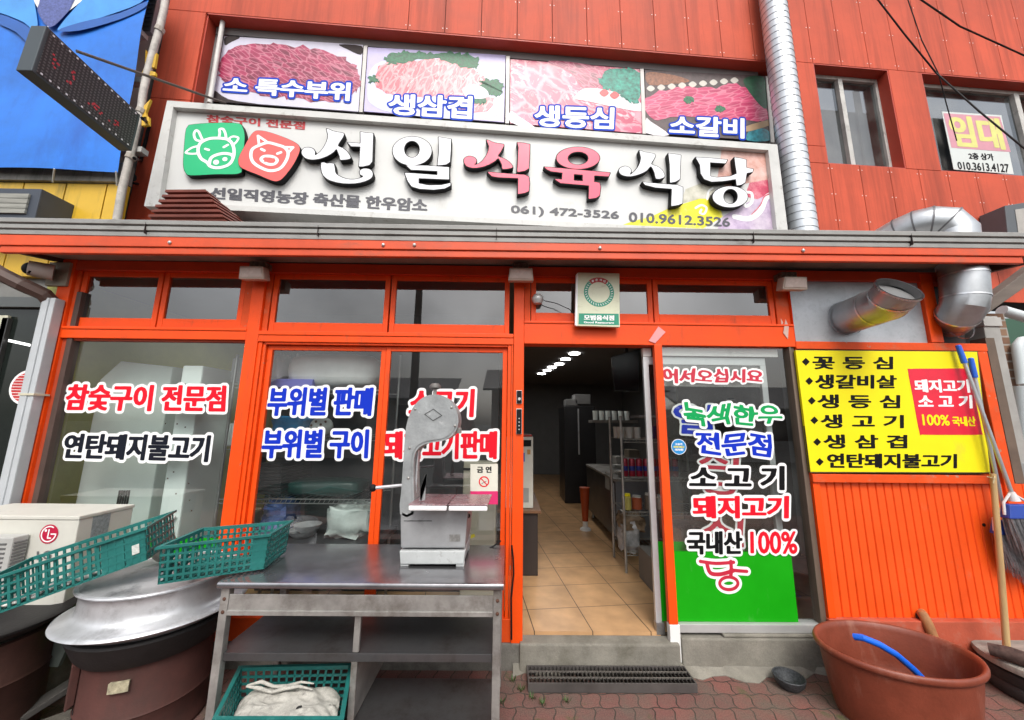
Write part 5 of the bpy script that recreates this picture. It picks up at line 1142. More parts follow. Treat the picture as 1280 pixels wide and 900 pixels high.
MB().box(dxm + .09, dxm + .13, .0, .06, .1, d0[2] + .10).build('down_leg', MATS['gutter_brown'], bb_, bev=.004)
# right: brick wall, grey corner post, white pipes, green hut far right
br_ = bpy.data.materials.new('brick_wall'); br_.use_nodes = True; t = br_.node_tree; N = t.nodes.new; K = t.links.new
tcn = N('ShaderNodeTexCoord'); mp = N('ShaderNodeMapping'); K(tcn.outputs['Object'], mp.inputs[0]); mp.inputs['Rotation'].default_value = (radians(90), 0, 0)
bk_ = N('ShaderNodeTexBrick'); bk_.inputs['Scale'].default_value = 1; bk_.inputs['Brick Width'].default_value = .21; bk_.inputs['Row Height'].default_value = .072; bk_.inputs['Mortar Size'].default_value = .008
bk_.inputs['Color1'].default_value = (.24, .14, .085, 1); bk_.inputs['Color2'].default_value = (.17, .085, .05, 1); bk_.inputs['Mortar'].default_value = (.33, .30, .26, 1); K(mp.outputs[0], bk_.inputs['Vector']); K(bk_.outputs[0], t.nodes['Principled BSDF'].inputs['Base Color'])
bmp = N('ShaderNodeBump'); bmp.inputs['Strength'].default_value = .6; bmp.inputs['Distance'].default_value = .006; bmp.invert = True; K(bk_.outputs[1], bmp.inputs['Height']); K(bmp.outputs[0], t.nodes['Principled BSDF'].inputs['Normal']); t.nodes['Principled BSDF'].inputs['Roughness'].default_value = .85
bw = thing('brick_wall', (4.6, .5, 0), 'brown brick wall with pale mortar at the right edge of the shop', 'wall')
g = MB(); x0 = PY(1244, 470, .30)[0]; g.box(x0 - .3, PY(1272, 470, .30)[0], .30, .55, -.02, PY(1250, 392, .30)[2]); g.build('bricks', br_, bw)
g = MB(); g.box(x0 - .3, 7.5, .9, 1.1, -.02, 2.3); g.build('side_wall', mat('right_side_wall', (.22, .21, .19), .8, var=.3), bw)
YP = .10
c0, c1 = PY(1229, 405, YP)[0], PY(1249, 405, YP)[0]
cpn = thing('corner_post', ((c0 + c1) / 2, YP, 0), 'grey concrete-coloured corner post between the yellow board and the brick wall', 'post')
MB().box(c0, c1, YP, YP + .15, -.02, PY(1240, 395, YP)[2]).build('column', mat('corner_post_grey', (.34, .33, .31), .7, var=.2, scale=4), cpn, bev=.006)
MB().box(c0 - .008, c1 + .01, YP - .012, YP + .16, PY(1240, 408, YP)[2], PY(1240, 397, YP)[2]).build('cap', mat('corner_cap_pale', (.42, .41, .39), .7), cpn, bev=.004)
zc_ = PY(1262, 578, YP)[2]; MB().box(c0 + .0, c1 + .03, YP - .02, YP - .001, .1, zc_).build('metal_sleeve', mat('sleeve_grey', (.30, .31, .31), .5, .4), cpn, bev=.004)
MB().box(c0 - .075, c0 - .003, YP - .05, YP + .05, .3, 2.3).build('brown_jamb', mat('jamb_brown', (.13, .09, .065), .7, var=.3), cpn)
be = thing('timber_beam', PY(1236, 385, .1), 'weathered brown timber beam sloping up to the right edge under the eave', 'beam')
A, B = PY(1234, 384, .12), PY(1300, 336, .05)
MB().hexa([A + np.array([0, 0, -.05]), B + np.array([0, 0, -.06]), B + np.array([0, .1, -.06]), A + np.array([0, .1, -.05])], [A + np.array([0, 0, .05]), B + np.array([0, 0, .06]), B + np.array([0, .1, .06]), A + np.array([0, .1, .05])]).build('beam', mat('beam_brown_grey', (.16, .13, .11), .8, var=.3, stretch=(.5, 1, 3)), be, bev=.006)
pv = thing('drain_pipe', PY(1275, 560, .2), 'white plastic drain pipe with an elbow against the brick wall at the right edge', 'pipe')
PVC = mat('pvc_white', (.62, .68, .70), .4, var=.08)
MB().tube([PY(1296, 425, .25), PY(1277, 426, .25), PY(1273, 431, .25), PY(1273, 441, .25), PY(1279, 480, .25)], .036, 14).build('elbow', PVC, pv, smooth=True)
MB().tube([PY(1281, 484, .2), PY(1287, 560, .2)], .066, 16).build('sleeve', PVC, pv, smooth=True)
MB().tube([PY(1252, 388, .4), PY(1300, 402, .4)], .045, 12).build('branch', PVC, pv, smooth=True)
gh = thing('green_awning', PY(1275, 410, .7), 'dark green panel glimpsed behind the brick wall at the right edge', 'awning')
MB().slab([PY(1250, 398, .8), PY(1320, 398, .8), PY(1320, 470, .8), PY(1250, 470, .8)], (0, .03, 0)).build('panel', mat('green_panel', (.03, .09, .055), .6), gh)
lx = thing('wall_lightbox', PU(1275, 290, .1), 'dark grey framed lightbox on the red wall at the right edge', 'lightbox')
MB().slab([PU(1256, 257, .22), PU(1300, 250, .22), PU(1300, 310, .22), PU(1262, 310, .22)], -UN * .21).build('box', mat('lightbox_grey', (.09, .10, .11), .5), lx, bev=.006)
MB().slab([PU(1269, 262, .224), PU(1300, 257, .224), PU(1300, 310, .224), PU(1276, 310, .224)], -UN * .003).build('face', mat('lightbox_face', (.40, .38, .35), .6, var=.2), lx)
# buildings across the street, seen in the reflections
for x, wdt, hgt, c, lab in ((-7.5, 9, 2.7, (.46, .45, .42), 'low pale building across the street with a grey roof'), (3.2, 8, 3.2, (.38, .33, .28), 'brown building across the street'), (13, 9, 2.4, (.5, .5, .48), 'white shed across the street')):
    ob = thing('opposite_building', (x, -15, -.1), lab, 'building', None)
    MB().box(x - wdt / 2, x + wdt / 2, -20, -15, -.1, hgt).build('wall', mat('opposite_wall_%d' % int(x + 20), c, .8, var=.2), ob)
    MB().slab([(x - wdt / 2 - .4, -14.5, hgt), (x + wdt / 2 + .4, -14.5, hgt), (x + wdt / 2 + .4, -17.5, hgt + 1.3), (x - wdt / 2 - .4, -17.5, hgt + 1.3)], (0, 0, -.1)).build('roof', mat('opposite_roof', (.12, .12, .13), .7), ob)
    for k in range(3):
        xx = x - wdt / 2 + wdt * (k + .5) / 3; MB().box(xx - .8, xx + .8, -15.03, -14.99, .9, 2.4).build('window', mat('opposite_window', (.03, .035, .04), .1), ob)

# ================================================================== THINGS IN FRONT OF THE SHOP
# stainless work table with shelves
TX0, TX1, TY0, TY1, TZ = -1.445, -.012, -.725, -.125, .80
tb = thing('work_table', ((TX0 + TX1) / 2, (TY0 + TY1) / 2, 0), 'stainless steel work table with two shelf levels and rounded front edge', 'table')
g = MB(); pr = [(TY1, TZ), (TY0 + .02, TZ), (TY0 + .006, TZ - .004), (TY0, TZ - .014), (TY0 + .002, TZ - .028), (TY0 + .012, TZ - .034), (TY0 + .03, TZ - .030), (TY1, TZ - .03)]
g.rings([[(x, y, z) for y, z in pr] for x in (TX0, TX1)]); 
g.build('tabletop', mat('tabletop_steel', (.36, .355, .37), .24, .92, var=.22, scale=3, dirt=((.16, .14, .14), .50, .80, 4, None), bump=.04, bscale=25), tb, smooth=True)
for x in (TX0 + .012, TX1 - .052):
    for y in (TY0 + .02, TY1 - .055): MB().box(x, x + .04, y, y + .04, 0.002, TZ - .032).build('leg', STEELD, tb, bev=.004)
g = MB(); g.box(TX0 + .053, TX1 - .053, TY0 + .025, TY0 + .032, .655, .735); g.box(TX0 + .053, TX1 - .053, TY0 + .018, TY0 + .03, .64, .662); g.build('front_rail', STEELD, tb, bev=.002)
g = MB(); g.box(TX0 + .053, TX1 - .053, TY1 - .05, TY1 - .043, .62, .72); g.build('rear_rail', STEELD, tb, bev=.002)
for z, yb in ((.465, TY1 - .05), (.145, -.335)):
    g = MB(); g.box(TX0 + .018, TX1 - .02, TY0 + .062, yb, z - .004, z); g.box(TX0 + .053, TX1 - .053, TY0 + .034, TY0 + .062, z - .036, z + .001); g.build('shelf', mat('shelf_stained_steel', (.15, .15, .155), .38, .7, var=.4, scale=4, dirt=((.06, .05, .045), .45, .72, 4, None)), tb, bev=.002)
xd = float(PY(446, 800, TY0 + .04)[0])
MB().box(xd - .016, xd + .014, TY0 + .035, TY0 + .052, .47, .64).build('divider', STEELD, tb, bev=.002); MB().box(xd - .018, xd + .012, TY0 + .035, TY0 + .052, .15, .428).build('divider', STEELD, tb, bev=.002)
MB().box(xd - .004, xd, TY0 + .055, TY1 - .08, .15, .455).build('divider_plate', STEELD, tb)
g = MB()
for x, z in ((TX0 + .033, .715), (TX0 + .033, .655), (TX1 - .03, .715), (TX1 - .03, .655), (xd, .455)): g.ball((x, TY0 + .018, z), (.008, .004, .008), 8)
g.build('bolt', mat('rusty_bolt', (.09, .04, .025), .8), tb) if False else None
for x, z in ((TX0 + .033, .715), (TX0 + .033, .655), (TX1 - .03, .715), (TX1 - .03, .655)):
    MB().ball((x, TY0 + .019, z), (.009, .005, .009), 8).build('bolt', mat('rusty_bolt', (.09, .04, .025), .8), tb, smooth=True)
# meat band saw
sw = thing('meat_saw', (-.40, -.42, TZ), 'cast aluminium meat band saw with a round head standing on the steel table', 'band saw')
SY = -.50
zs = lambda p: PY(p[0] / 3.75 + 460, p[1] / 3.75 + 480, SY)
ol = [(150, 610), (156, 500), (164, 380), (172, 270), (176, 220), (186, 170), (206, 118), (240, 75), (285, 52), (330, 50), (370, 66), (402, 98), (420, 140), (424, 180), (412, 220), (385, 250), (345, 268), (300, 274), (262, 284), (236, 302), (220, 330), (214, 380), (214, 480), (214, 610)]
P = [zs(p) for p in ol]; sp_ = [(float(p[0]), float(p[2])) for p in P]
xs = [a for a, z in sp_]; zs_ = [z for a, z in sp_]
s_ = Shape(min(xs), min(zs_), max(xs), max(zs_), .008, .03); s_.polygon(catmull(sp_, 2, True))
hd = place(s_.mesh(-.012), lambda a, z: (a, SY - .006, z)).add([], []); 
body = MB(); place(s_.mesh(0), lambda a, z: (a, SY, z), (0, .15, 0), body); hb = body.build('column_and_head', ALU, sw, smooth=True, crease=50)
MB(); o_ = place(s_.mesh(-.014), lambda a, z: (a, SY - .005, z), (0, .0048, 0)).build('face_plate', ALU, hb, smooth=True, crease=50)
dq = [zs(p) for p in ((264, 142), (308, 116), (350, 148), (306, 174))]
c = sum(dq) / 4
for k in range(4):
    a, b = dq[k], dq[(k + 1) % 4]; o2 = np.array([0, -.007, 0]); ai, bi_ = c + (a - c) * .86, c + (b - c) * .86
    MB().add([a + o2, b + o2, bi_ + o2, ai + o2], [[0, 1, 2, 3]]).build('emblem_edge', mat('emblem_dark', (.06, .06, .06), .6), hb, recalc=False)
# tension knob on the top, with its screw
kx = PY(544, 485, SY + .07)
g = MB(); g.lathe([(.0, .03), (.022, .028), (.036, .012), (.036, .0), (.02, -.008), (.0, -.008)], (kx[0], SY + .07, kx[2]), 18); g.build('tension_knob', mat('knob_grey', (.20, .19, .18), .5, .5), sw, smooth=True)
MB().tube([(kx[0], SY + .07, kx[2] - .09), (kx[0], SY + .07, kx[2] - .006)], .011, 10).build('tension_screw', STEELD, sw)
# rear half of the wheel guard
MB().tube([zs((306, 165)) + np.array([0, .155, 0]), zs((306, 165)) + np.array([0, .20, 0])], .125, 30).build('wheel_guard', ALU, sw, smooth=True)
lw = [zs(p) for p in ((150, 585), (470, 585), (455, 770), (152, 770))]
MB().slab(lw, (0, .30, 0)).build('lower_body', mat('saw_body_grey', (.40, .41, .42), .5, .4, var=.18, scale=6, dirt=((.18, .18, .17), .55, .8, 8, None), bump=.05), sw, bev=.012)
pb = [zs(p) for p in ((150, 780), (457, 780), (449, 842), (154, 842))]
MB().slab([p + np.array([0, -.012, 0]) for p in pb], (0, .33, 0)).build('plinth', mat('saw_plinth_chipped', (.50, .52, .52), .55, var=.15, scale=8, dirt=((.20, .19, .18), .58, .75, 14, None), bump=.1), sw, bev=.006)
zf_ = float(zs((160, 842))[2])
for xx in (float(zs((170, 842))[0]), float(zs((430, 842))[0])):
    for yy in (SY - .005, SY + .26): MB().box(xx - .02, xx + .025, yy, yy + .05, TZ + .001, zf_ + .004).build('foot', MATS['saw_plinth_chipped'], sw, bev=.003)
MB().box(float(zs((170, 842))[0]) + .02, float(zs((430, 842))[0]), SY + .02, SY + .25, TZ + .012, zf_ - .003).build('underside', BLACK, sw)
for px, py in ((222, 118), (392, 110), (408, 196), (196, 300), (190, 440)):
    p = zs((px, py)); MB().ball(p + np.array([0, -.006, 0]), (.008, .005, .008), 8).build('screw', STEELD, sw, smooth=True)
g = MB(); a, b = zs((417, 205)), zs((423, 232)); g.box(float(a[0]) - .004, float(a[0]) + .02, SY + .03, SY + .07, float(b[2]), float(a[2])); g.build('door_latch', STEELD, sw, bev=.003)
MB().slab([zs((168, 640)) + np.array([0, -.0015, 0]), zs((300, 640)) + np.array([0, -.0015, 0]), zs((300, 643)) + np.array([0, -.0015, 0]), zs((168, 643)) + np.array([0, -.0015, 0])], (0, .001, 0)).build('seam', BLACK, sw)
MB().slab([p + np.array([0, -.0015, 0]) for p in (zs((382, 705)), zs((432, 705)), zs((432, 738)), zs((382, 738)))], (0, .001, 0)).build('rating_plate', mat('rating_plate', (.30, .30, .29), .4, .5, var=.4, scale=70), sw)
MB().tube([PY(583, 690, -.24), PY(590, 694, -.25), PY(604, 690, -.2), PY(618, 682, -.16), PY(626, 676, -.12)], .005, 6).build('power_cable', BLACK, sw)
# cutting table in two leaves, with a white front edge
tz_ = float(zs((280, 555))[2]); yA = SY - .10; yB = SY + .30
def tq(px, py): return PY(px, py, 0)
fl, fm, fr_ = [PY(x / 3.75 + 460, y / 3.75 + 480, yA) for x, y in ((190, 558), (374, 566), (562, 570))]
bl_, br2 = PY(270 / 3.75 + 460, 0 + 480 + 460 / 3.75, yB), PY(570 / 3.75 + 460, 480 + 472 / 3.75, yB)
tz_ = float((fl[2] + fr_[2]) / 2)
CUT = mat('cutting_table_steel', (.42, .25, .27), .28, .7, var=.25, scale=5, dirt=((.46, .42, .43), .52, .7, 6, None))
xb0, xb1 = float(fl[0]) + .05, float(fr_[0]) + .03
xm_ = float(fm[0])
for a, b, ab, bb in ((float(fl[0]), xm_ - .003, float(fl[0]) + .02, xm_ + .002), (xm_ + .003, float(fr_[0]), xm_ + .008, float(fr_[0]) + .01)):
    g = MB(); g.hexa([(a, yA, tz_ - .008), (b, yA, tz_ - .008), (bb, yB - .1, tz_ - .008), (ab, yB - .1, tz_ - .008)], [(a, yA, tz_), (b, yA, tz_), (bb, yB - .1, tz_), (ab, yB - .1, tz_)]); lf = g.build('cutting_table', CUT, sw, bev=.002)
    MB().box(a + .002, b - .002, yA - .006, yA + .03, tz_ - .034, tz_ - .009).build('white_edge', VWHITE, lf, bev=.008)
g = MB(); g.slab([PY(460 + x / 3.75, 480 + y / 3.75, SY - .03) for x, y in ((240, 548), (268, 425), (272, 430), (268, 545))], (0, .004, 0)); g.slab([PY(460 + x / 3.75, 480 + y / 3.75, SY - .035) for x, y in ((245, 545), (244, 500), (270, 424), (267, 470))], (.006, 0, 0)); g.build('guide_plate', ALU, sw)
MB().cyl(PY(467, 610, SY + .05), PY(504, 606.5, SY + .05), .010, 10).build('handle_rod', ALUP, sw, smooth=True)
MB().ball(PY(466, 610, SY + .05), (.022, .022, .022), 12).build('handle_ball', BLACK, sw, smooth=True)
MB().box(float(zs((228, 480))[0]) - .02, float(zs((228, 480))[0]) - .012, SY + .05, SY + .075, tz_, float(zs((0, 280))[2])).build('saw_blade', ALUP, sw)
g = MB(); p = zs((466, 628)); g.ball(p + np.array([0, .05, 0]), (.012, .012, .014), 8); g.build('knob', BLACK, sw, smooth=True)
# cauldron on its rusty fire drum
PC = (-1.95, -.44)
sv = thing('fire_drum', (PC[0], PC[1], 0), 'round rusty brown fire drum with a sooty black collar under the silver cooking pot', 'fire drum')
g = MB(); g.lathe([(.268, .0), (.272, .012), (.272, .02), (.268, .03), (.268, .16), (.274, .168), (.268, .176), (.268, .40)], (*PC, 0), 56, caps=False); g.lathe([(.256, .40), (.256, .0)], (*PC, 0), 56); g.build('drum', RUST, sv, smooth=True)
g = MB(); g.lathe([(.268, .40), (.290, .402), (.312, .43), (.352, .52), (.345, .53), (.28, .53), (.256, .40)], (*PC, 0), 56); g.build('sooty_collar', SOOT, sv, smooth=True)
a = radians(247)
dd = lambda ang, r, z: (PC[0] + r * cos(radians(ang)), PC[1] + r * sin(radians(ang)), z)
g = MB(); g.rings([[dd(an, r, z) for r, z in ((.271, .30), (.286, .30), (.286, .345), (.271, .345))] for an in (280, 284, 288, 292, 296)]); g.build('label_plate', mat('worn_label', (.42, .38, .26), .6, var=.6, scale=40), sv)
g = MB(); g.rings([[dd(an, r, z) for r, z in ((.271, .22), (.300, .20), (.300, .395), (.271, .40))] for an in range(205, 240, 5)]); g.build('fire_door', RUST, sv, bev=.003)
g = MB(); g.rings([[dd(an, r, z) for r, z in ((.269, .02), (.2705, .02), (.2705, .19), (.269, .19))] for an in range(205, 240, 5)]); g.build('fire_opening', JOINT, sv)
ptn = thing('cooking_pot', (PC[0], PC[1], .50), 'big silver cauldron with a wide flange and lid on the rusty fire drum', 'cooking pot')
g = MB(); g.lathe([(.27, .50), (.34, .545), (.398, .574), (.409, .582), (.405, .590), (.385, .597), (.360, .603), (.340, .612), (.329, .628), (.325, .655), (.323, .69), (.322, .715), (.326, .722), (.324, .728), (.30, .728)], (*PC, 0), 72, caps=False); g.build('pot', ALUP, ptn, smooth=True, crease=60)
g = MB(); g.lathe([(.0, .776), (.05, .776), (.055, .770), (.11, .769), (.115, .763), (.17, .762), (.175, .756), (.23, .755), (.235, .750), (.29, .748), (.31, .745), (.330, .742), (.336, .736), (.332, .730), (.30, .7285), (.0, .73)], (*PC, 0), 72); ld_ = g.build('lid', POTL, ptn, smooth=True, crease=60)
MB().lathe([(.326, .730), (.340, .731), (.345, .738), (.342, .745), (.330, .748), (.324, .742)], (*PC, 0), 72, caps=False).build('rolled_rim', ALUP, ld_, smooth=True)
g = MB(); c = np.array([PC[0] + .10, PC[1] - .08, .776]); g.tube([c + np.array([-.05, 0, -.005]), c + np.array([-.035, 0, .025]), c + np.array([.03, 0, .03]), c + np.array([.045, 0, -.005])], .011, 8); g.build('lid_handle', BLACK, ptn, smooth=True)
p = PY(197, 672, -.40); MB().tube([(PC[0] + .0, PC[1] + .05, .79), PY(197, 675, -.35), PY(219, 645, -.30)], .007, 6).build('ladle_handle', mat('ladle_pale', (.50, .50, .46), .5), ptn)
# stone that props the left crate
p = PZ(187, 704, .80)
g = MB(); g.ball((p[0] - .02, p[1] + .1, .86), (.055, .05, .085), 14); V = [np.array(v) for v in g.v]; g.v = [tuple(v + rng.normal(0, .004, 3)) for v in V]
tag(g.build('stone', mat('pale_stone', (.40, .39, .35), .9, var=.35, scale=14, bump=.4, bscale=40), smooth=True), 'pale rounded stone on the pot lid beside the tilted crate', 'stone')
# left drum, in deep shade
DC = (-2.72, -.62)
sv2 = thing('fire_drum', (DC[0], DC[1], 0), 'dark brown fire drum with a blackened pan at the left edge', 'fire drum')
g = MB(); g.lathe([(.285, .0), (.29, .02), (.285, .04), (.285, .30), (.292, .31), (.285, .32), (.285, .50), (.25, .50)], (*DC, 0), 48); g.build('drum', mat('dark_rust_drum', (.07, .028, .02), .75, .2, var=.35, bump=.15, bscale=50), sv2, smooth=True)
g = MB(); g.lathe([(.20, .50), (.30, .53), (.35, .565), (.352, .575), (.33, .578), (.24, .555), (.0, .55)], (*DC, 0), 48); g.build('blackened_pan', SOOT, sv2, smooth=True)
# charred boards and rubbish between the drums
for k, (x, y, l_, rz, c, lab) in enumerate(((-2.32, -.55, .46, .5, (.10, .09, .075), 'charred grey board lying between the two drums'), (-2.25, -.66, .32, -.3, (.14, .12, .10), 'short weathered board leaning by the fire drum opening'), (-2.44, -.50, .40, 1.0, (.06, .055, .05), 'blackened board at the back between the drums'))):
    M_ = Matrix.Translation((x, y, .06 + k * .03)) @ Matrix.Rotation(rz, 4, 'Z') @ Matrix.Rotation(-.15 - .1 * k, 4, 'Y')
    pts = [M_ @ Vector(p) for p in ((-l_ / 2, -.05, -.015), (l_ / 2, -.045, -.015), (l_ / 2 + .02, .05, -.015), (-l_ / 2, .045, -.015))]; pt2 = [M_ @ Vector(p) for p in ((-l_ / 2, -.05, .015), (l_ / 2, -.045, .02), (l_ / 2 + .02, .05, .012), (-l_ / 2, .045, .018))]
    tag(MB().hexa(pts, pt2).build('board', mat('charred_board_%d' % k, c, .85, var=.5, scale=9, bump=.3), bev=.006), lab, 'board')
# grey sheet metal heat shield between the drums
tag(MB().slab([PY(66, 790, -.45), PY(92, 792, -.45), PY(72, 834, -.45), PY(44, 832, -.45)], (0, .02, 0)).build('metal_sheet', mat('green_grey_sheet', (.16, .19, .17), .6, .3)), 'small grey-green metal sheet standing between the drums', 'metal sheet')
# outdoor units of the air conditioner
ax1 = float(PY(97, 660, -.42)[0]); az1 = float(PY(97, 645, -.42)[2])
ac = thing('air_conditioner_unit', (ax1 - .4, -.26, .60), 'cream air conditioner outdoor unit with a round red logo in front of the left window', 'air conditioner')
ACM = mat('outdoor_unit_cream', (.60, .59, .53), .5, var=.08, dirt=((.36, .33, .27), .58, .82, 7, None))
MB().box(ax1 - .80, ax1, -.42, -.10, .52, az1 - .022).build('casing', ACM, ac, bev=.006)
MB().box(ax1 - .805, ax1 + .004, -.425, -.095, az1 - .0215, az1).build('top_cover', ACM, ac, bev=.005)
lc_ = PY(61, 667.5, -.4225); R_ = .053
d_ = [np.array([lc_[0] + R_ * cos(t), -.4225, lc_[2] + R_ * sin(t)]) for t in [2 * pi * k / 40 for k in range(40)]]
lg = MB().add(d_, [list(range(40))]).build('logo', mat('logo_red', (.50, .008, .05), .4), ac, recalc=False)
s_ = Shape(lc_[0] - R_, lc_[2] - R_, lc_[0] + R_, lc_[2] + R_, .0022, .02); rr = R_ * .78
s_.stroke([(lc_[0] + rr * cos(t), lc_[2] + rr * sin(t)) for t in np.linspace(radians(60), radians(360), 30)], .007, 0); s_.stroke([(lc_[0] + rr, lc_[2]), (lc_[0] + rr * .35, lc_[2])], .007, 0)
s_.stroke([(lc_[0] - .002, lc_[2] + R_ * .45), (lc_[0] - .002, lc_[2] - R_ * .42), (lc_[0] + R_ * .30, lc_[2] - R_ * .42)], .007, 0); s_.stroke([(lc_[0] - R_ * .38, lc_[2] + R_ * .36), (lc_[0] - R_ * .37, lc_[2] + R_ * .36)], .014, 0)
place(s_.mesh(), lambda a, z: (a, -.4235, z)).build('logo_mark', VWHITE, lg, recalc=False)
letters('LG', qy([(46, 689), (64.5, 688), (64, 699.5), (45.5, 700)], -.4225), .004, mat('logo_grey', (.13, .13, .135), .5), 'logo_lettering', ac, lift=(0, 0, 0), res=.003)
MB().add([PX(x, y, ax1 + .0015) for x, y in ((116.5, 646), (139, 641), (134, 668), (112, 676))], [[0, 1, 2, 3]]).build('data_label', mat('data_label_grey', (.28, .31, .32), .5, var=.4, scale=60), ac, recalc=False)
for y0_, y1_ in ((-.405, -.300), ):
    g = MB()
    for k in range(5): g.box(ax1 + .0, ax1 + .0025, -.40, -.395, .6 + k * .05, .63 + k * .05)
x2 = float(PY(17, 672, -.50)[0]); z2_ = float(PY(17, 672, -.50)[2])
ac2 = thing('air_conditioner_unit', (x2 - .3, -.5, .58), 'older grey outdoor unit with side louvres in front of the cream one', 'air conditioner')
MB().box(x2 - .6, x2, -.50, -.428, .585, z2_).build('casing', mat('outdoor_unit_grey', (.46, .46, .44), .55, var=.15), ac2, bev=.006)
for k in range(12):
    z = z2_ - .03 - k * .018
    MB().hexa([(x2 + .0005, -.494, z), (x2 + .005, -.494, z - .006), (x2 + .005, -.434, z - .006), (x2 + .0005, -.434, z)], [(x2 + .0005, -.494, z + .004), (x2 + .005, -.494, z - .002), (x2 + .005, -.434, z - .002), (x2 + .0005, -.434, z + .004)]).build('louvre', mat('louvre_dark', (.12, .12, .12), .6), ac2)
for k in range(9):
    MB().slab([(x2 - .35, -.5025, z2_ - .04 - k * .024), (x2 - .03, -.5025, z2_ - .03 - k * .024), (x2 - .03, -.5025, z2_ - .04 - k * .024), (x2 - .35, -.5025, z2_ - .05 - k * .024)], (0, .002, 0)).build('front_slat', MATS['louvre_dark'], ac2)
tag(MB().box(ax1 - .85, ax1 - .05, -.43, -.06, .0, .518).build('block_stand', CONCD, bev=.01), 'dark concrete block stand under the cream outdoor unit', 'stand')
# teal harvest crates
def crate(loc_pts, hvec, nx, ny, nz, label, rim=.012, taper=.0, loaded=None, plates=()):
    """loc_pts: the four bottom corners (front left, front right, back right, back left)"""
    B = [np.array(p, float) for p in loc_pts]; h = np.array(hvec, float); ctr_ = sum(B) / 4
    T = [p + h + (p - ctr_) * taper for p in B]
    def tri(a, b, c_):
        lo = B[0] * (1 - a) * (1 - b) + B[1] * a * (1 - b) + B[2] * a * b + B[3] * (1 - a) * b
        hi = T[0] * (1 - a) * (1 - b) + T[1] * a * (1 - b) + T[2] * a * b + T[3] * (1 - a) * b
        return lo * (1 - c_) + hi * c_
    LX_, LY_, LZ_ = np.linalg.norm(B[1] - B[0]), np.linalg.norm(B[3] - B[0]), np.linalg.norm(h)
    def bx(g, a0, a1, b0, b1, c0, c1): g.hexa([tri(a0, b0, c0), tri(a1, b0, c0), tri(a1, b1, c0), tri(a0, b1, c0)], [tri(a0, b0, c1), tri(a1, b0, c1), tri(a1, b1, c1), tri(a0, b1, c1)])
    t = thing('crate', ctr_, label, 'crate', 'teal plastic harvest crates')
    tx, ty = .006 / LX_, .006 / LY_; wz_ = .0100 / LZ_
    # long and short walls: lattice of level and upright ribs
    for nm, long_ in (('side_wall', True), ('side_wall', True), ('end_wall', False), ('end_wall', False)):
        pass
    def wall(long_, far, solid):
        g = MB(); L_ = LX_ if long_ else LY_; n_ = nx if long_ else ny; th = (ty if long_ else tx); wv = .0100 / L_
        lo, hi = (1 - th, 1) if far else (0, th)
        def rib(u0, u1, c0, c1, ex=0.):
            l2, h2 = (lo, hi + ex) if far else (lo - ex, hi)
            if long_: bx(g, u0, u1, l2, h2, c0, c1)
            else: bx(g, l2, h2, u0, u1, c0, c1)
        for k in range(nz + 1):
            c_ = k / nz; rib(0, 1, max(0, c_ - wz_ / 2), min(1, c_ + wz_ / 2), th * .12)
        for k in range(n_ + 1):
            u = k / n_; rib(max(0, u - wv / 2), min(1, u + wv / 2), .002, .998)
        for (a, b, c0, c1) in solid: rib(a, b, c0, c1, -th * .2)
        return g.build('side_wall' if long_ else 'end_wall', CRATE, t)
    wall(True, False, plates); wall(True, True, ()); wall(False, False, ()); wall(False, True, ())
    g = MB()
    for k in range(nx + 1): u = k / nx; bx(g, max(0, u - .004 / LX_), min(1, u + .004 / LX_), .0, 1, .0, wz_)
    for k in range(ny + 1): u = k / ny; bx(g, 0, 1, max(0, u - .004 / LY_), min(1, u + .004 / LY_), .001, wz_ * .95)
    g.build('bottom', CRATE, t)
    g = MB(); rx, ry = rim / LX_, rim / LY_
    bx(g, -rx, 1 + rx, -ry, ty, 1.0, 1 + wz_ * 1.2); bx(g, -rx, 1 + rx, 1 - ty, 1 + ry, 1.0, 1 + wz_ * 1.2); bx(g, -rx, tx, ty, 1 - ty, 1.001, 1 + wz_ * 1.2); bx(g, 1 - tx, 1 + rx, ty, 1 - ty, 1.001, 1 + wz_ * 1.2)
    g.build('rim', CRATE, t)
    return t, tri
# left crate: tilted, propped on the stone and the pot lid
YK = -.84
kA, kB = PY(-26, 776, YK - .05), PY(184, 700, YK + .16)
kt = PY(180, 661, YK + .16); hv = kt - kB; hv = np.array([hv[0] * .6, -.01, hv[2]])
back = np.array([-.09, .26, .02])
cr1, tr1 = crate([kA, kB, kB + back, kA + back], hv, 19, 9, 4, 'teal crate tilted up to the right against the outdoor unit, over the pot lid', plates=((.70, .84, .02, .98), (.86, .99, .02, .98)))
lq = [tr1(u, -.014, c_) for u, c_ in ((.905, .62), (.955, .62), (.955, .32), (.905, .32))]
MB().add(lq, [[0, 1, 2, 3]]).build('white_label', mat('crate_label', (.62, .64, .60), .6, var=.3, scale=80), cr1, recalc=False)
# lumps of white charcoal ash in it
for k in range(34):
    u = random.uniform(.02, .72); p = tr1(u, random.uniform(.06, .3), .10)
    g = MB(); g.ball(p + np.array([0, 0, random.uniform(0, .012)]), (random.uniform(.012, .022), random.uniform(.012, .02), .011), 7)
    tag(g.build('briquette_piece', mat('white_ash', (.66, .66, .62), .9, var=.2, scale=30)), 'small white ashy lump in the bottom of the tilted left crate', 'ash lump', 'white lumps in the tilted crate')
# middle crate: across the pot lid and the table corner
mA, mB, mC = PZ(197, 731, .815), PZ(330, 711, .815), PZ(357, 690, .815)
crate([mA, mB, mC, mA + (mC - mB) * 1.15], (0, 0, .165), 14, 8, 5, 'teal crate lying empty across the pot and the left corner of the steel table', plates=((.86, .995, .02, .98),), taper=.04)
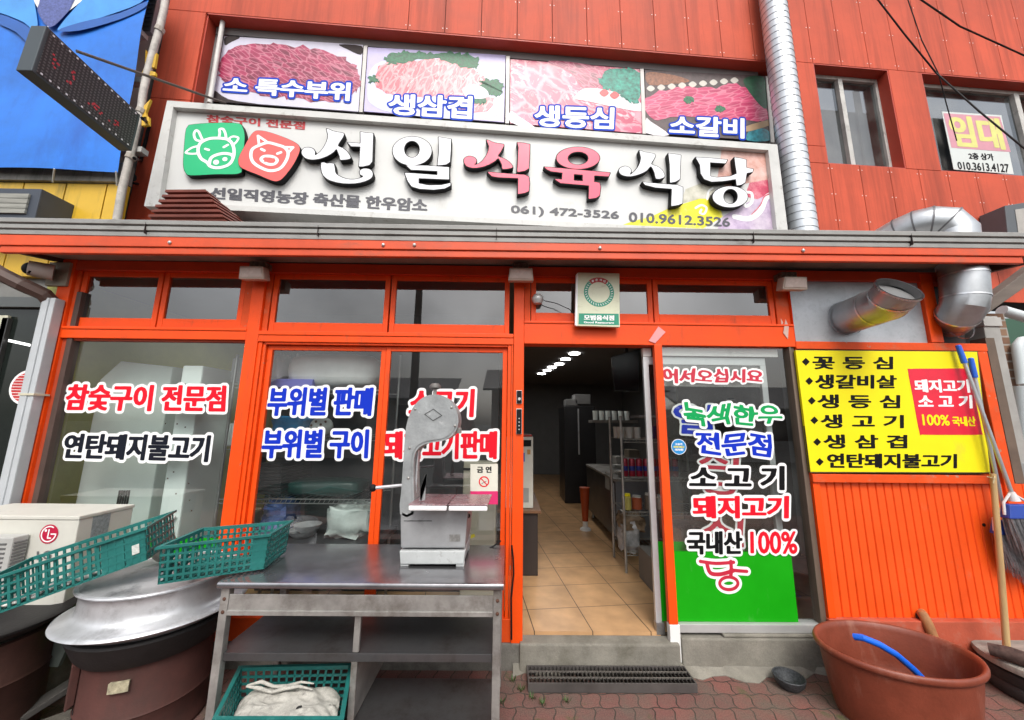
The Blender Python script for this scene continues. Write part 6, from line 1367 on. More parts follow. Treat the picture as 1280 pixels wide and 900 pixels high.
# lower crate on the bottom shelf, with a paper sack
zb = .16
lf0, lf1, lb1, lb0 = PZ(285, 900, zb + .02), PZ(420, 900, zb + .02), PZ(432, 842, zb + .14), PZ(305, 842, zb + .14)
rimq = [PZ(270, 900, .315), PZ(426, 900, .315), PZ(437, 834, .315), PZ(301, 837, .315)]
bq_ = [p * np.array([1, 1, 0]) + np.array([0, 0, zb]) for p in rimq]; cc = sum(bq_) / 4; bq_ = [cc + (p - cc) * .93 for p in bq_]
cr3, tr3 = crate(bq_, (0, 0, .155), 14, 9, 5, 'teal crate on the bottom shelf of the steel table, filled with a white sack', taper=.075)
g = MB(); n = 22; random.seed(11)
from mathutils import noise as mn
def hgt(u, v):
    n1_ = mn.fractal(Vector((u * 3.1, v * 3.1, .3)), .9, 2.1, 5); n2_ = abs(mn.noise(Vector((u * 7 + n1_, v * 5 - n1_, 2.2))))
    return .62 + .09 * n1_ + .11 * n2_ - .30 * (abs(u - .5) * 2) ** 6 - .2 * (abs(v - .5) * 2) ** 6
n = 46
g.add([tr3(.035 + .93 * i / n, .035 + .93 * j / n, hgt(i / n, j / n)) for j in range(n + 1) for i in range(n + 1)], [[j * (n + 1) + i, j * (n + 1) + i + 1, (j + 1) * (n + 1) + i + 1, (j + 1) * (n + 1) + i] for j in range(n) for i in range(n)])
sk = thing('sack', tr3(.5, .5, .1), 'crumpled dirty white sack with black charcoal bits lying in the lower crate', 'sack')
g.build('sackcloth', mat('sack_white', (.50, .48, .43), .9, var=.25, scale=9, dirt=((.12, .11, .10), .52, .72, 16, None), grain=.12, bump=.5, bscale=30), sk, smooth=True, recalc=False)
g = MB()
for q in range(2): g.tube([tr3(.10 + .12 * k, .80 + .03 * sin(k * 2.1 + q) - .09 * q, .80 + .06 * sin(k * 1.7 + q)) for k in range(6)], [.004, .009, .007, .010, .006, .003], 8)
g.build('rolled_edge', MATS['sack_white'], sk, smooth=True)
for u, v, q in ((.62, .40, 1.), (.40, .13, .8), (.47, .09, 1.1), (.83, .07, .9)):
    p = tr3(u, v, hgt(u, v) + .03); MB().hexa([p + np.array(d) * q for d in ((-.012, -.006, -.005), (.013, -.009, -.005), (.010, .010, -.005), (-.009, .007, -.005))], [p + np.array(d) * q for d in ((-.010, -.004, .006), (.009, -.007, .004), (.010, .006, .008), (-.006, .007, .005))]).build('charcoal_bit', mat('charcoal', (.012, .012, .012), .7), sk)
# entrance grate
ga, gb_, gc, gd = PZ(660, 827, .05), PZ(846, 826, .05), PZ(867, 864, .05), PZ(658, 864, .05)
gx0, gx1, gy0, gy1 = .140, 1.165, -.225, .005 - .06
gt = thing('grate_mat', ((gx0 + gx1) / 2, (gy0 + gy1) / 2, 0), 'long black steel grate used as a doormat before the doorstep', 'grate')
IRON = mat('grate_iron', (.05, .045, .042), .55, .5, var=.35, scale=20, dirt=((.12, .09, .06), .55, .8, 12, None))
g = MB(); g.box(gx0, gx1, gy0, gy0 + .008, .004, .055); g.box(gx0, gx1, gy1 - .008, gy1, .004, .055); g.box(gx0, gx0 + .008, gy0 + .008, gy1 - .008, .004, .055); g.box(gx1 - .008, gx1, gy0 + .008, gy1 - .008, .004, .055); g.build('frame', mat('grate_edge', (.10, .09, .085), .6, .4, var=.3), gt, bev=.001)
nb_ = 42
for k in range(1, nb_): x = gx0 + (gx1 - gx0) * k / nb_; MB().box(x - .0025, x + .0025, gy0 + .009, gy1 - .009, .010, .052).build('bar', IRON, gt)
for k in (1, 2): y = gy0 + (gy1 - gy0) * k / 3; MB().box(gx0 + .009, gx1 - .009, y - .003, y + .003, .045, .0545).build('cross_rod', mat('rod_bright', (.22, .20, .18), .5, .6), gt)
# small dark bowl
c = (PZ(985, 846, .03)); bc = (1.768, -.165)
bwl = thing('bowl', (bc[0], bc[1], .0), 'small dark speckled bowl on the pavers under the tall window', 'bowl')
MB().lathe([(.0, .008), (.045, .008), (.072, .035), (.082, .062), (.086, .064), (.089, .06), (.080, .03), (.055, .0), (.0, .0)], (bc[0], bc[1], .004), 36).build('body', mat('bowl_speckled', (.045, .05, .055), .6, var=.9, scale=90), bwl, smooth=True)
# big oval tub, hose, drain
TC = (2.227, -.405)
tub = thing('rubber_tub', (TC[0], TC[1], 0), 'large oval reddish brown rubber tub on the pavers', 'tub')
pr = [(.80, .02), (.815, .0), (.84, .03), (.90, .16), (.955, .305), (.962, .322), (1.0, .325), (1.022, .338), (1.024, .350), (1.01, .362), (.985, .364), (.955, .356), (.935, .33), (.885, .17), (.82, .05), (.74, .04), (.0001, .04)]
MB().lathe(pr, (*TC, 0), 72, .388, .285, radians(-4)).build('body', TERRA, tub, smooth=True, crease=60)
wt = MB(); wt.lathe([(.0001, .10), (.80, .10)], (*TC, 0), 48, .388, .285, radians(-4)); 
wt.build('puddle', mat('tub_water_dark', (.06, .022, .016), .06), tub, recalc=False)
hp = [PZ(1068, 796, .372), PZ(1078, 797, .385), PZ(1098, 805, .36), PZ(1120, 818, .30), PZ(1141, 836, .22), PZ(1165, 860, .13)]
tag(MB().tube([Vector(p) for p in catmull([(p[0], p[1]) for p in hp], 1, False)] if False else hp, .018, 14).build('hose', HOSE, loc=hp[-1], smooth=True), 'short bright blue hose curving down into the brown tub', 'hose')
dpn = thing('drain_spout', PY(1152, 775, 0), 'short bent orange-brown drain pipe coming out under the orange boarding', 'drain pipe')
MB().tube([PY(1151, 765, .03), PY(1154, 769, -.03), PY(1160, 780, -.05), PY(1168, 800, -.055)], .028, 14).build('pipe', mat('drain_brown', (.36, .16, .06), .7, var=.3, scale=14), dpn, smooth=True)
MB().box(float(PY(1146, 766, 0)[0]), float(PY(1157, 766, 0)[0]), -.001, .02, .305, .345).build('hole', JOINT, dpn)
# timber slabs, log and brooms at the right edge
cS = PZ(1300, 835, .17)
sl = thing('round_slab', (3.30, -.32, 0), 'weathered grey round timber slab on a black block at the right edge', 'slab')
SC = (3.34, -.25)
MB().lathe([(.0001, .205), (.30, .205), (.318, .198), (.322, .185), (.320, .165), (.305, .158), (.0001, .158)], (*SC, 0), 48).build('slab', mat('slab_weathered', (.30, .285, .25), .85, var=.3, scale=5, stretch=(1, 6, 1), bump=.3), sl, smooth=True, crease=50)
MB().lathe([(.0001, .157), (.28, .157), (.302, .14), (.300, .09), (.29, .08), (.298, .07), (.295, .02), (.28, .0), (.0001, .0)], (*SC, 0), 48).build('black_block', mat('black_block', (.03, .03, .03), .7, var=.4, bump=.2), sl, smooth=True, crease=50)
lgA, lgB = PZ(1236, 811, .246), PZ(1296, 829, .246)
MBlog = MB().tube([lgA, lerp(lgA, lgB, .5) + np.array([0, 0, .005]), lgB], [.034, .042, .040], 14)
tag(MBlog.build('log', mat('log_bark', (.10, .06, .05), .9, var=.7, scale=16, bump=.5, bscale=30), smooth=True), 'short barky log lying on the round timber slab', 'log')
sA, sB = PY(1241, 592, -.23), PZ(1258.5, 812, .232)
tag(MB().tube([sA, lerp(sA, sB, .5) + np.array([.002, 0, 0]), sB], [.015, .016, .017], 10).build('wooden_pole', WOODL, loc=sB, smooth=True), 'bare pale wooden pole leaning on the orange boarding', 'pole')
MB().tube([sB, sB + (sB - sA) * .012], .019, 10).build('pole_tip', BLACK, bpy.data.objects['wooden_pole'])
tieP = PY(1240, 598, -.245)
MB().tube([tieP + np.array([-.02, .01, .01]), tieP + np.array([0, -.015, 0]), tieP + np.array([.02, .0, .015]), tieP + np.array([-.01, -.01, -.03])], .003, 6).build('string', mat('string_pale', (.55, .48, .30), .8), bpy.data.objects['wooden_pole'])
def broom(top, tip, head, label, dark):
    t = thing('broom', head, label, 'broom', 'blue-headed brooms leaning at the right')
    top, head = np.array(top), np.array(head); d = (head - top) / np.linalg.norm(head - top)
    g1 = top + d * tip
    MB().tube([top, g1], [.016, .018], 12).build('grip', mat('grip_blue', (.01, .11, .62), .4), t, smooth=True); MB().ball(top, (.017, .017, .012), 10).build('grip_end', MATS['grip_blue'], t, smooth=True)
    MB().tube([g1, head - d * .08], .0115, 12).build('handle', mat('broom_handle_grey', (.46, .48, .50), .35, .6), t, smooth=True)
    yk = MB(); a = head - d * .10
    MB().tube([a, head - d * .04], [.016, .03], 10).build('socket', mat('broom_yoke_white', (.62, .60, .60), .5), t, smooth=True)
    w_ = .085
    yk.tube([a, a + np.array([-.02, 0, -.02]), head + np.array([-w_, 0, .03]), head + np.array([-w_ - .01, 0, -.05])], .008, 8); yk.tube([a, a + np.array([.02, 0, -.02]), head + np.array([w_, 0, .03]), head + np.array([w_ + .01, 0, -.05])], .008, 8)
    yk.build('yoke', MATS['broom_yoke_white'], t, smooth=True)
    g = MB(); g.hexa([head + np.array(p) for p in ((-.10, -.03, -.07), (.10, -.03, -.07), (.10, .03, -.07), (-.10, .03, -.07))], [head + np.array(p) for p in ((-.075, -.022, .02), (.075, -.022, .02), (.075, .022, .02), (-.075, .022, .02))]); g.build('cap', mat('broom_cap_blue', (.02, .06, .33), .5), t, bev=.008)
    g = MB(); 
    for k in range(220):
        x, y = random.uniform(-.095, .095), random.uniform(-.025, .025); l_ = random.uniform(.24, .33) * (1 - .35 * max(0, -x) / .1); sx = x * 1.15 + .04 + random.uniform(-.012, .012)
        g.tube([head + np.array([x, y, -.068]), head + np.array([(x + sx) / 2 + random.uniform(-.006, .006), y * 1.3, -.07 - l_ / 2]), head + np.array([sx, y * 1.5 + random.uniform(-.01, .01), -.07 - l_])], [.0022, .002, .001], 3, caps=False)
    o = g.build('bristles', mat('bristles_grey', dark, .8, var=.4, scale=40), t, recalc=False); return t
broom(PY(1198, 433, -.06), .13, PY(1271, 634, -.13), 'broom with blue-tipped long handle and grey bristles, front one of two at the right edge', (.24, .24, .25))
broom(PY(1213.5, 449, -.05), .14, PY(1258, 654, -.06), 'second blue-gripped broom with darker bristles, behind the front broom', (.12, .12, .125))

# ================================================================== INSIDE THE SHOP
def ibox(px0, px1, pz0, pz1, Y, dep, m, name, par, bev=.006, z0=None):
    a, b = PY(px0, pz1, Y), PY(px1, pz0, Y); return MB().box(float(a[0]), float(b[0]), Y, Y + dep, float(a[2]) if z0 is None else z0, float(b[2])).build(name, m, par, bev=bev)
# ceiling lamps
lamp0 = None
for k, (x, y) in enumerate(((732, 432), (718, 442), (707, 449), (699, 455), (690, 459), (684, 463), (677, 467))):
    p = PZ(x, y, 2.71)
    if lamp0 is None:
        lamp0 = thing('ceiling_light', p, 'round recessed ceiling light, one of the row leading back above the passage', 'ceiling light', 'ceiling lights in a row')
        MB().lathe([(.0, -.004), (.085, -.004), (.085, .0), (.0, .0)], (p[0], p[1], p[2] - .002), 24).build('diffuser', LAMPM, lamp0)
        MB().lathe([(.086, -.006), (.10, -.004), (.10, .004), (.086, .004)], (p[0], p[1], p[2] - .002), 24).build('trim_ring', WHITE, lamp0)
    else:
        c = copy_tree(lamp0); c.location = [float(v) for v in p]
for x, y in ((-1.26, 4.6), (-1.26, 2.9), (-1.3, 1.5), (-2.75, 1.5)):
    c = copy_tree(lamp0); c.location = (x, y, 2.71); c['label'] = 'round recessed ceiling light over the left-hand room behind the windows'; c['group'] = 'ceiling lights of the left room'
# white cabinets behind the left window
cb = thing('upright_freezer', PY(225, 660, .17) * np.array([1, 1, 0]) + np.array([0, 0, FZ]), 'tall white upright freezer close behind the left window', 'freezer')
ibox(196, 254, 457, 660, .17, .36, CABW, 'cabinet', cb, .012, FZ + .02)
e = PY(219, 646, .16); MB().tube([e, e + np.array([-.03, -.02, -.04]), PY(186, 676, .08)], .012, 8).build('hose_stub', mat('stub_pale', (.45, .46, .42), .5), cb, smooth=True)
for k in range(14):
    p = PY(random.uniform(200, 245), random.uniform(475, 650), .1685); MB().box(p[0] - .005, p[0] + .005, .1685, .1698, p[2] - .005, p[2] + .005).build('rust_spot', mat('rust_spot', (.10, .06, .04), .8), cb)
cb2 = thing('upright_freezer', PY(140, 640, .30) * np.array([1, 1, 0]) + np.array([0, 0, FZ]), 'wide white freezer with a slanted top left of the tall one', 'freezer')
a, b = PY(92, 640, .30), PY(186, 640, .30); t1, t2, t3 = PY(96, 474, .30)[2], PY(128, 451, .30)[2], PY(186, 458, .30)[2]; xm = float(PY(130, 560, .30)[0])
MB().slab([(a[0], .30, FZ), (b[0], .30, FZ), (b[0], .30, t3), (xm, .30, t2), (a[0], .30, t1)], (0, .3, 0)).build('cabinet', mat('appliance_white_grey', (.70, .77, .74), .4, var=.05), cb2, bev=.01)
for k in range(5):
    ibox(147 + k * 3, 148.4 + k * 3, 613, 630, .292, .007, BLACK, 'vent_slot', cb2, 0)
# wire rack with jug and tubs at the right side of the left window
def rack(name, x0, x1, y0, y1, z0, z1, levels, label, m, r=.012, mesh=True):
    t = thing(name, ((x0 + x1) / 2, (y0 + y1) / 2, z0), label, 'shelf rack')
    for x in (x0, x1):
        for y in (y0, y1): MB().cyl((x, y, z0), (x, y, z1), r, 8).build('upright', m, t, smooth=True)
    for z in levels:
        g = MB(); g.box(x0, x1, y0 - .004, y0 + .004, z - .004, z + .004); g.box(x0, x1, y0 - .004, y0 + .004, z - .034, z - .028); g.box(x0, x1, y1 - .004, y1 + .004, z - .004, z + .004)
        n_ = int((x1 - x0) / .035)
        for k in range(n_): xx = x0 + (x1 - x0) * k / n_; g.hexa([(xx, y0 - .003, z - .03), (xx + .003, y0 - .003, z - .03), (xx + .003, y0 + .003, z - .03), (xx, y0 + .003, z - .03)], [(xx + .017, y0 - .003, z), (xx + .02, y0 - .003, z), (xx + .02, y0 + .003, z), (xx + .017, y0 + .003, z)])
        for k in range(int((x1 - x0) / .05)): xx = x0 + .025 + k * .05; g.box(xx, xx + .003, y0 + .005, y1 - .005, z - .002, z + .002)
        g.build('wire_shelf', m, t)
    return t
WIRE = mat('wire_chrome', (.45, .45, .45), .35, .9)
xa, xb = float(PY(281, 560, .38)[0]), float(PY(345, 560, .38)[0])
lv = [float(PY(290, y, .38)[2]) for y in (480, 557, 624, 690)]
rk1 = rack('wire_rack', xa, xb, .38, .72, FZ, 2.15, lv, 'chrome wire rack behind the post between the left windows', WIRE)
def jar(px, pz, Y, r, h, m, name, label, cat, lid=None, n=20, prof=None, group=None):
    p = PY(px, pz, Y); t = thing(name, p, label, cat, group)
    MB().lathe(prof or [(.0001, .0), (r * .96, .0), (r, .01), (r, h * .8), (r * .9, h * .9), (r * .6, h * .93), (.0001, h * .93)], (p[0], p[1], p[2]), n).build('body', m, t, smooth=True)
    if lid: MB().lathe([(.0001, h * .93), (r * .62, h * .93), (r * .62, h), (.0001, h)], (p[0], p[1], p[2] + .001), n).build('lid', lid, t, smooth=True)
    return t
jar(297, 556, .50, .075, .20, CABW, 'jug', 'white plastic jug on the wire rack behind the post', 'jug', CABW)
for (x0, x1, y0, y1, c, nm, lab) in ((286, 306, 447, 478, (.55, .58, .6), 'paper_sheets', 'pale papers clipped to the top of the wire rack'), (284, 318, 566, 620, (.05, .055, .065), 'storage_box', 'dark storage box on the middle of the wire rack'), (285, 312, 640, 660, (.50, .42, .26), 'bread_bag', 'tan bag on the lower shelf of the wire rack'), (283, 312, 664, 688, (.20, .24, .28), 'storage_box', 'blue-grey storage box under the tan bag')):
    a, b = PY(x0, y1, .42), PY(x1, y0, .42); tag(MB().box(a[0], b[0], .42, .60, a[2], b[2]).build(nm, mat('stored_%s_%d' % (nm, x0 + y0), c, .6, var=.2), bev=.02), lab, nm.replace('_', ' '))
# shelving and goods behind the left sliding pane
xa, xb = float(PY(322, 560, 0.180)[0]), float(PY(474, 560, 0.180)[0])
lv = [float(PY(400, y, 0.180)[2]) for y in (487, 545, 624)]
rk2 = rack('wire_rack', xa, xb, 0.180, .58, FZ, 2.2, lv, 'chrome wire rack full of bags behind the left sliding pane', WIRE)
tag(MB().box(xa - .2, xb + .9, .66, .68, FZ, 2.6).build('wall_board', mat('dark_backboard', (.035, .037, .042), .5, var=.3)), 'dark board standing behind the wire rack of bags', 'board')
def pillow(px0, px1, py0, py1, Y, dep, m, name, label, cat, lump=.012, seed=1):
    rr = np.random.default_rng(seed); a, b = PY(px0, py1, Y), PY(px1, py0, Y); cx, cz = (a[0] + b[0]) / 2, (a[2] + b[2]) / 2; rx, rz, ry = (b[0] - a[0]) / 2, (b[2] - a[2]) / 2, dep / 2
    n1, n2 = 20, 12; rs = []; ph = rr.uniform(0, 6, 6)
    for i in range(n2 + 1):
        th = -pi / 2 + pi * i / n2; r_ = []
        for k in range(n1):
            an = 2 * pi * k / n1; sx, sy, sz = cos(th) * cos(an), cos(th) * sin(an), sin(th)
            f = lambda v: math.copysign(abs(v) ** .5, v)
            w_ = 1 + lump / rx * (sin(5 * an + ph[0] + 3 * th) + sin(9 * th + ph[1] + 2 * an) + .6 * sin(13 * an + ph[2]))
            r_.append((cx + rx * f(sx) * w_, Y + ry + ry * f(sy) * w_, cz + rz * f(sz) * w_))
        rs.append(r_)
    return tag(MB().rings(rs).build(name, m, smooth=True, crease=70), label, cat)
BAGW = mat('white_plastic_bag', (.74, .74, .74), .35, var=.1, bump=.3, bscale=25)
pillow(350, 472, 441, 483, 0.200, .30, BAGW, 'plastic_roll', 'big white roll of plastic bags on the top shelf behind the left pane', 'bag roll', .006, 2)
pillow(333, 351, 443, 476, 0.210, .22, mat('pale_pink_bag', (.62, .56, .57), .4), 'plastic_bag', 'small pale bag left of the big white roll', 'bag', .006, 3)
a, b = PY(335, 484, 0.185), PY(391, 474, 0.185); tag(MB().box(a[0], b[0], 0.185, .7, a[2], b[2]).build('blue_carton', mat('carton_light_blue', (.20, 0.200, .62), .5), bev=.003), 'flat light blue carton under the white roll', 'carton')
pillow(334, 382, 521, 544, 0.190, .2, mat('bright_blue_bag', (.02, .28, .62), .3), 'plastic_bag', 'bright blue plastic bag between the two blue letterings', 'bag', .010, 4)
p = PY(402, 533, 0.230); hb_ = thing('polka_dot_helmet', p, 'white round cover with brown dots on the middle shelf behind the left pane', 'cover')
MB().ball(p, (.085, .085, .075), 18).build('shell', CABW, hb_, smooth=True)
for an, el in ((-1.2, .2), (-1.7, .5), (-1.5, -.2), (-2.1, .1), (-.8, .5), (-1.95, -.3)):
    q = p + np.array([.086 * cos(el) * cos(an), .086 * cos(el) * sin(an), .076 * sin(el)]); MB().ball(q, (.010, .006, .010), 8).build('dot', mat('dot_brown', (.16, .08, .04), .6), hb_, smooth=True)
for k in range(9):
    a, b = PY(321, 618 - k * 4.4, 0.200), PY(351, 614.6 - k * 4.4, 0.200)
    tag(MB().box(a[0], b[0], 0.200, .70, a[2], b[2]).build('black_tray', mat('black_tray', (.02, .022, .025), .35), bev=.003), 'thin black tray in the pile at the left end of the shelf', 'tray', 'pile of black trays')
pillow(350, 448, 602, 621, 0.180, .30, mat('dark_green_tarp', (.012, .045, .040), .35, bump=.3, bscale=20), 'folded_tarp', 'dark green folded sheet on the lowest shelf behind the left pane', 'folded sheet', .008, 5)
ibase = float(PY(400, 676, 0.180)[2])
tag(MB().box(xa - .1, xb + .05, .10, .62, ibase - .04, ibase).build('low_counter', mat('counter_dark_steel', (.10, .10, .11), .4, .6)), 'dark steel counter under the wire rack, level with the work table', 'counter')
pillow(322, 357, 629, 668, 0.200, .24, mat('blue_film_bag', (.06, .11, .30), .15, var=.6, scale=14, bump=.5, bscale=20), 'plastic_bag', 'crumpled dark blue film bag left of the steel bowls', 'bag', .014, 6)
pillow(402, 459, 634, 674, 0.180, .26, mat('clear_white_bags', (.56, .62, .60), .25, var=.2, bump=.4, bscale=18), 'plastic_bag', 'heap of milky white plastic bags right of the steel bowls', 'bag', .016, 7)
for k, (px, pz, r) in enumerate(((378, 672, .105), (384, 665, .095))):
    p = PY(px, pz, 0.280); tag(MB().lathe([(.0001, .0), (r * .5, .0), (r * .9, .035), (r, .055), (r * 1.04, .058), (r * .95, .05), (r * .5, .012), (.0001, .010)], p, 28).build('steel_bowl', ALUP, smooth=True), ('steel bowl lying on the counter behind the table, lower of two', 'steel bowl nested in the other behind the table, upper of two')[k], 'bowl')
# behind the right sliding pane
p0, p1 = PY(575, 720, .55), PY(621, 577, .55)
fr2 = thing('small_fridge', (p0[0], .55, FZ), 'cream fridge with a yellow sticker behind the no-smoking notice', 'fridge')
MB().box(p0[0], p1[0], .55, .95, FZ, p1[2]).build('body', CREAM, fr2, bev=.012); MB().box(p0[0] - .002, p1[0] + .002, .546, .549, PY(600, 588, .55)[2], PY(600, 585, .55)[2]).build('door_gap', BLACK, fr2)
MB().slab(qy([(583, 671), (593, 667), (594, 671), (584, 675)], .548), (0, .001, 0)).build('yellow_sticker', YEL, fr2)
ibox(490, 512, 452, 700, 1.25, .3, mat('brown_pillar', (.10, .085, .08), .6), 'x', None) if False else None
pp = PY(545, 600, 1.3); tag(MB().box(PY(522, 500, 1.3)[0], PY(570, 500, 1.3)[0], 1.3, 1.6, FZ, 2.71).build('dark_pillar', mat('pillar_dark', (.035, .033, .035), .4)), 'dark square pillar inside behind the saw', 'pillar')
cl = thing('wall_calendar', PY(613, 490, .9), 'small printed calendar hanging inside above the bottles', 'calendar')
MB().slab(qy([(603, 471), (624, 471), (622, 493), (602, 493)], .9), (0, .004, 0)).build('sheet', mat('calendar_grey', (.34, .31, .27), .6), cl)
for k in range(5): MB().slab(qy([(604.5, 475 + k * 3.4), (621, 475 + k * 3.4), (621, 476.4 + k * 3.4), (604.5, 476.4 + k * 3.4)], .898), (0, .001, 0)).build('printed_row', mat('calendar_print', (.10, .09, .09), .6), cl)
bt = None
shz = PY(600, 538, .95); tag(MB().box(PY(572, 538, .95)[0], PY(640, 538, .95)[0], .9, 1.15, shz[2] - .02, shz[2]).build('bottle_shelf', WOODD), 'dark shelf carrying the row of bottles', 'shelf')
for k, px in enumerate((576, 584, 591, 598, 605, 613, 620)):
    p = PY(px, 538, 1.0)
    if bt is None:
        bt = thing('bottle', p, 'dark glass bottle in the row behind the right sliding pane', 'bottle', 'bottles on the dark shelf')
        MB().lathe([(.0001, .0), (.034, .0), (.036, .02), (.036, .13), (.014, .18), (.013, .23), (.0001, .23)], p, 16).build('glass', mat('bottle_dark', (.03, .035, .04), .1, var=.1), bt, smooth=True)
        MB().lathe([(.0001, .231), (.015, .231), (.015, .25), (.0001, .25)], p, 12).build('cap', FRAMEA, bt)
    else: c = copy_tree(bt); c.location = [float(v) for v in p]
for k, px in enumerate((486, 495, 504)):
    p = PY(px, 540, .8); tag(MB().lathe([(.0001, .0), (.035, .0), (.045, .05), (.040, .12), (.012, .20), (.0001, .21)], p, 16).build('wine_glass_cover', mat('grey_bottle', (.12, .125, .13), .3), smooth=True), 'grey pointed bottle behind the letters of the right pane', 'bottle', 'grey pointed bottles')
jar(547, 606, .8, .10, .12, mat('purple_tub', (.13, .03, .09), .4), 'plastic_tub', 'dull purple plastic tub behind the neck of the saw', 'tub')
jar(563, 606, .7, .028, .16, mat('soap_grey', (.28, .30, .32), .3), 'soap_bottle', 'grey pump bottle behind the saw table', 'bottle', BLACK)
tag(MB().box(PY(486, 606, .7)[0], PY(572, 606, .7)[0], .62, 1.0, PY(547, 606, .8)[2] - .05, PY(547, 606, .8)[2] - .001).build('sink_counter', mat('sink_dark', (.08, .08, .085), .35, .5)), 'dark sink counter behind the saw', 'counter')
# vending machine on the dark counter just inside the door
yv = 1.0
cx1 = float(PY(675, 700, yv)[0]); ct = float(PY(660, 637, yv)[2])
ctr_ = thing('counter', (.0, 1.3, FZ), 'dark wooden counter just inside the doorway on the left', 'counter')
MB().box(-.24, cx1 - .02, yv, 1.9, FZ + .002, ct - .03).build('body', WOODD, ctr_, bev=.004); MB().box(-.24, cx1 + .01, yv - .03, 1.92, ct - .029, ct).build('top', mat('counter_top_brown', (.18, .09, .045), .5), ctr_, bev=.004)
vx = float(PY(666.5, 580, yv + .05)[0]); vt_ = float(PY(660, 546, yv + .05)[2])
vm = thing('coffee_machine', (vx - .15, yv + .2, ct), 'cream coffee vending machine on the counter inside the doorway', 'coffee machine')
MB().box(vx - .30, vx, yv + .05, yv + .42, ct + .002, vt_).build('body', mat('coffee_machine_cream', (.62, .62, .55), .4), vm, bev=.008)
ybk = yv + .048
for q, m, nm in (([(651, 550), (664, 550), (664, 558), (651, 558)], BLACK, 'display'), ([(652, 610), (661, 610), (661, 628), (652, 628)], mat('cup_bay_grey', (.32, .32, .30), .5), 'cup_bay'), ([(653, 566), (656, 566), (656, 577), (653, 577)], mat('sticker_blue2', (.03, .16, .5), .5), 'sticker'), ([(659, 562), (663, 562), (663, 568), (659, 568)], mat('sticker_tan', (.5, .28, .08), .5), 'sticker')):
    MB().slab(qy(q, ybk - .002), (0, .002, 0)).build(nm, m, vm)
MB().box(vx - .30, vx - .01, yv + .06, yv + .4, vt_ + .001, vt_ + .02).build('red_lid', mat('coffee_lid_red', (.40, .03, .02), .5), vm, bev=.004)
# fridge bench, rack of cups and cans on the right of the passage
fb = thing('bench_fridge', (1.6, 2.3, FZ), 'long low steel bench fridge along the right side of the passage', 'fridge')
fz1 = float(PY(775, 602, 1.70)[2])
MB().box(1.25, 1.75, 1.72, 3.3, FZ + .12, fz1).build('body', mat('bench_fridge_dark', (.045, .047, .052), .35, .3), fb, bev=.006); MB().box(1.255, 1.74, 1.70, 1.719, FZ + .12, fz1).build('end_panel', mat('bench_end_grey', (.24, .26, .29), .4, .3), fb, bev=.004)
MB().box(1.24, 1.76, 1.69, 3.3, fz1 + .001, fz1 + .03).build('bench_top', STEELD, fb, bev=.004); MB().box(1.235, 1.249, 1.75, 1.79, FZ + .15, fz1 - .03).build('door_edge', ALUP, fb)
for y in (1.78, 3.2): MB().cyl((1.32, y, FZ), (1.32, y, FZ + .12), .025, 10).build('foot', STEELD, fb)
MB().slab([(1.248, 1.95, 1.0), (1.248, 2.15, 1.0), (1.248, 2.15, .80), (1.248, 1.95, .80)], (.001, 0, 0)).build('notice', mat('bench_notice', (.32, .34, .34), .6), fb)
rx0 = float(PZ(783, 716, FZ)[0]); ry0 = float(PZ(783, 716, FZ)[1])
rl = [float(PY(790, y, ry0)[2]) for y in (549, 597, 640, 690)]
rk3 = rack('wire_rack', rx0, 2.02, ry0, ry0 + .42, FZ, float(PY(783, 520, ry0)[2]), rl, 'steel rack of cups and cans inside the doorway on the right', STEELD, .013)
cup0 = None
for k in range(6):
    x, y = rx0 + .03 + (k % 3) * .085, ry0 + .10 + (k // 3) * .16
    tag(MB().lathe([(.0001, .0), (.030, .0), (.036, .10), (.040, .115), (.0001, .115)], (x, y, rl[0] + .006), 14).build('paper_cup', mat('paper_cup', (.52, .52, .50), .6), smooth=True), 'white paper cup stack on the top shelf of the steel rack', 'cups', 'stacks of paper cups')
can0 = None
for k in range(8):
    x, y = rx0 + .045 + (k % 8) * .074, ry0 + .07
    if can0 is None:
        can0 = thing('drink_can', (x, y, rl[1] + .006), 'dark red and blue drink can in the row on the steel rack', 'can', 'drink cans on the steel rack')
        MB().lathe([(.0001, .0), (.030, .0), (.033, .01), (.033, .16), (.026, .175), (.0001, .175)], (x, y, rl[1] + .006), 16).build('body', mat('can_red', (.26, .012, .03), .3, .3), can0, smooth=True)
        MB().lathe([(.0335, .055), (.0336, .056), (.0336, .10), (.0335, .101)], (x, y, rl[1] + .006), 16).build('band', mat('can_blue', (.02, .04, .22), .3, .3), can0, smooth=True)
    else: c = copy_tree(can0); c.location = (x, y, rl[1] + .006)
for k, (dx, r, h, c, lab) in enumerate(((.14, .05, .13, (.01, .03, .16), 'dark blue tin beside the paper cups'), (.24, .045, .16, (.30, .01, .03), 'red tin at the end of the top shelf of the steel rack'))):
    tag(MB().lathe([(.0001, .0), (r, .0), (r, h), (.0001, h)], (rx0 + .2 + dx, ry0 + .08, rl[0] + .006), 18).build('tin', mat('tin_%d' % k, c, .4)), lab, 'tin')
pillow(778, 806, 642, 668, ry0 + .06, .2, mat('clear_bag_brown', (.20, .14, .09), .3, var=.8, scale=12), 'plastic_bag', 'brown mottled bag on the lower shelf of the steel rack', 'bag', .012, 9)
pillow(778, 800, 655, 690, ry0 + .05, .2, mat('clear_grey_bag', (.34, .34, .35), .15, var=.5, scale=10), 'plastic_bag', 'clear grey bag hanging low on the steel rack', 'bag', .012, 10)
tv = thing('television', PY(782, 465, 1.6), 'black television hung under the ceiling inside the doorway', 'television')
MB().slab(qy([(764, 446), (800, 436), (799, 489), (768, 488)], 1.5), (.02, .09, 0)).build('screen', mat('tv_black', (.006, .006, .010), .2), tv, bev=.006)
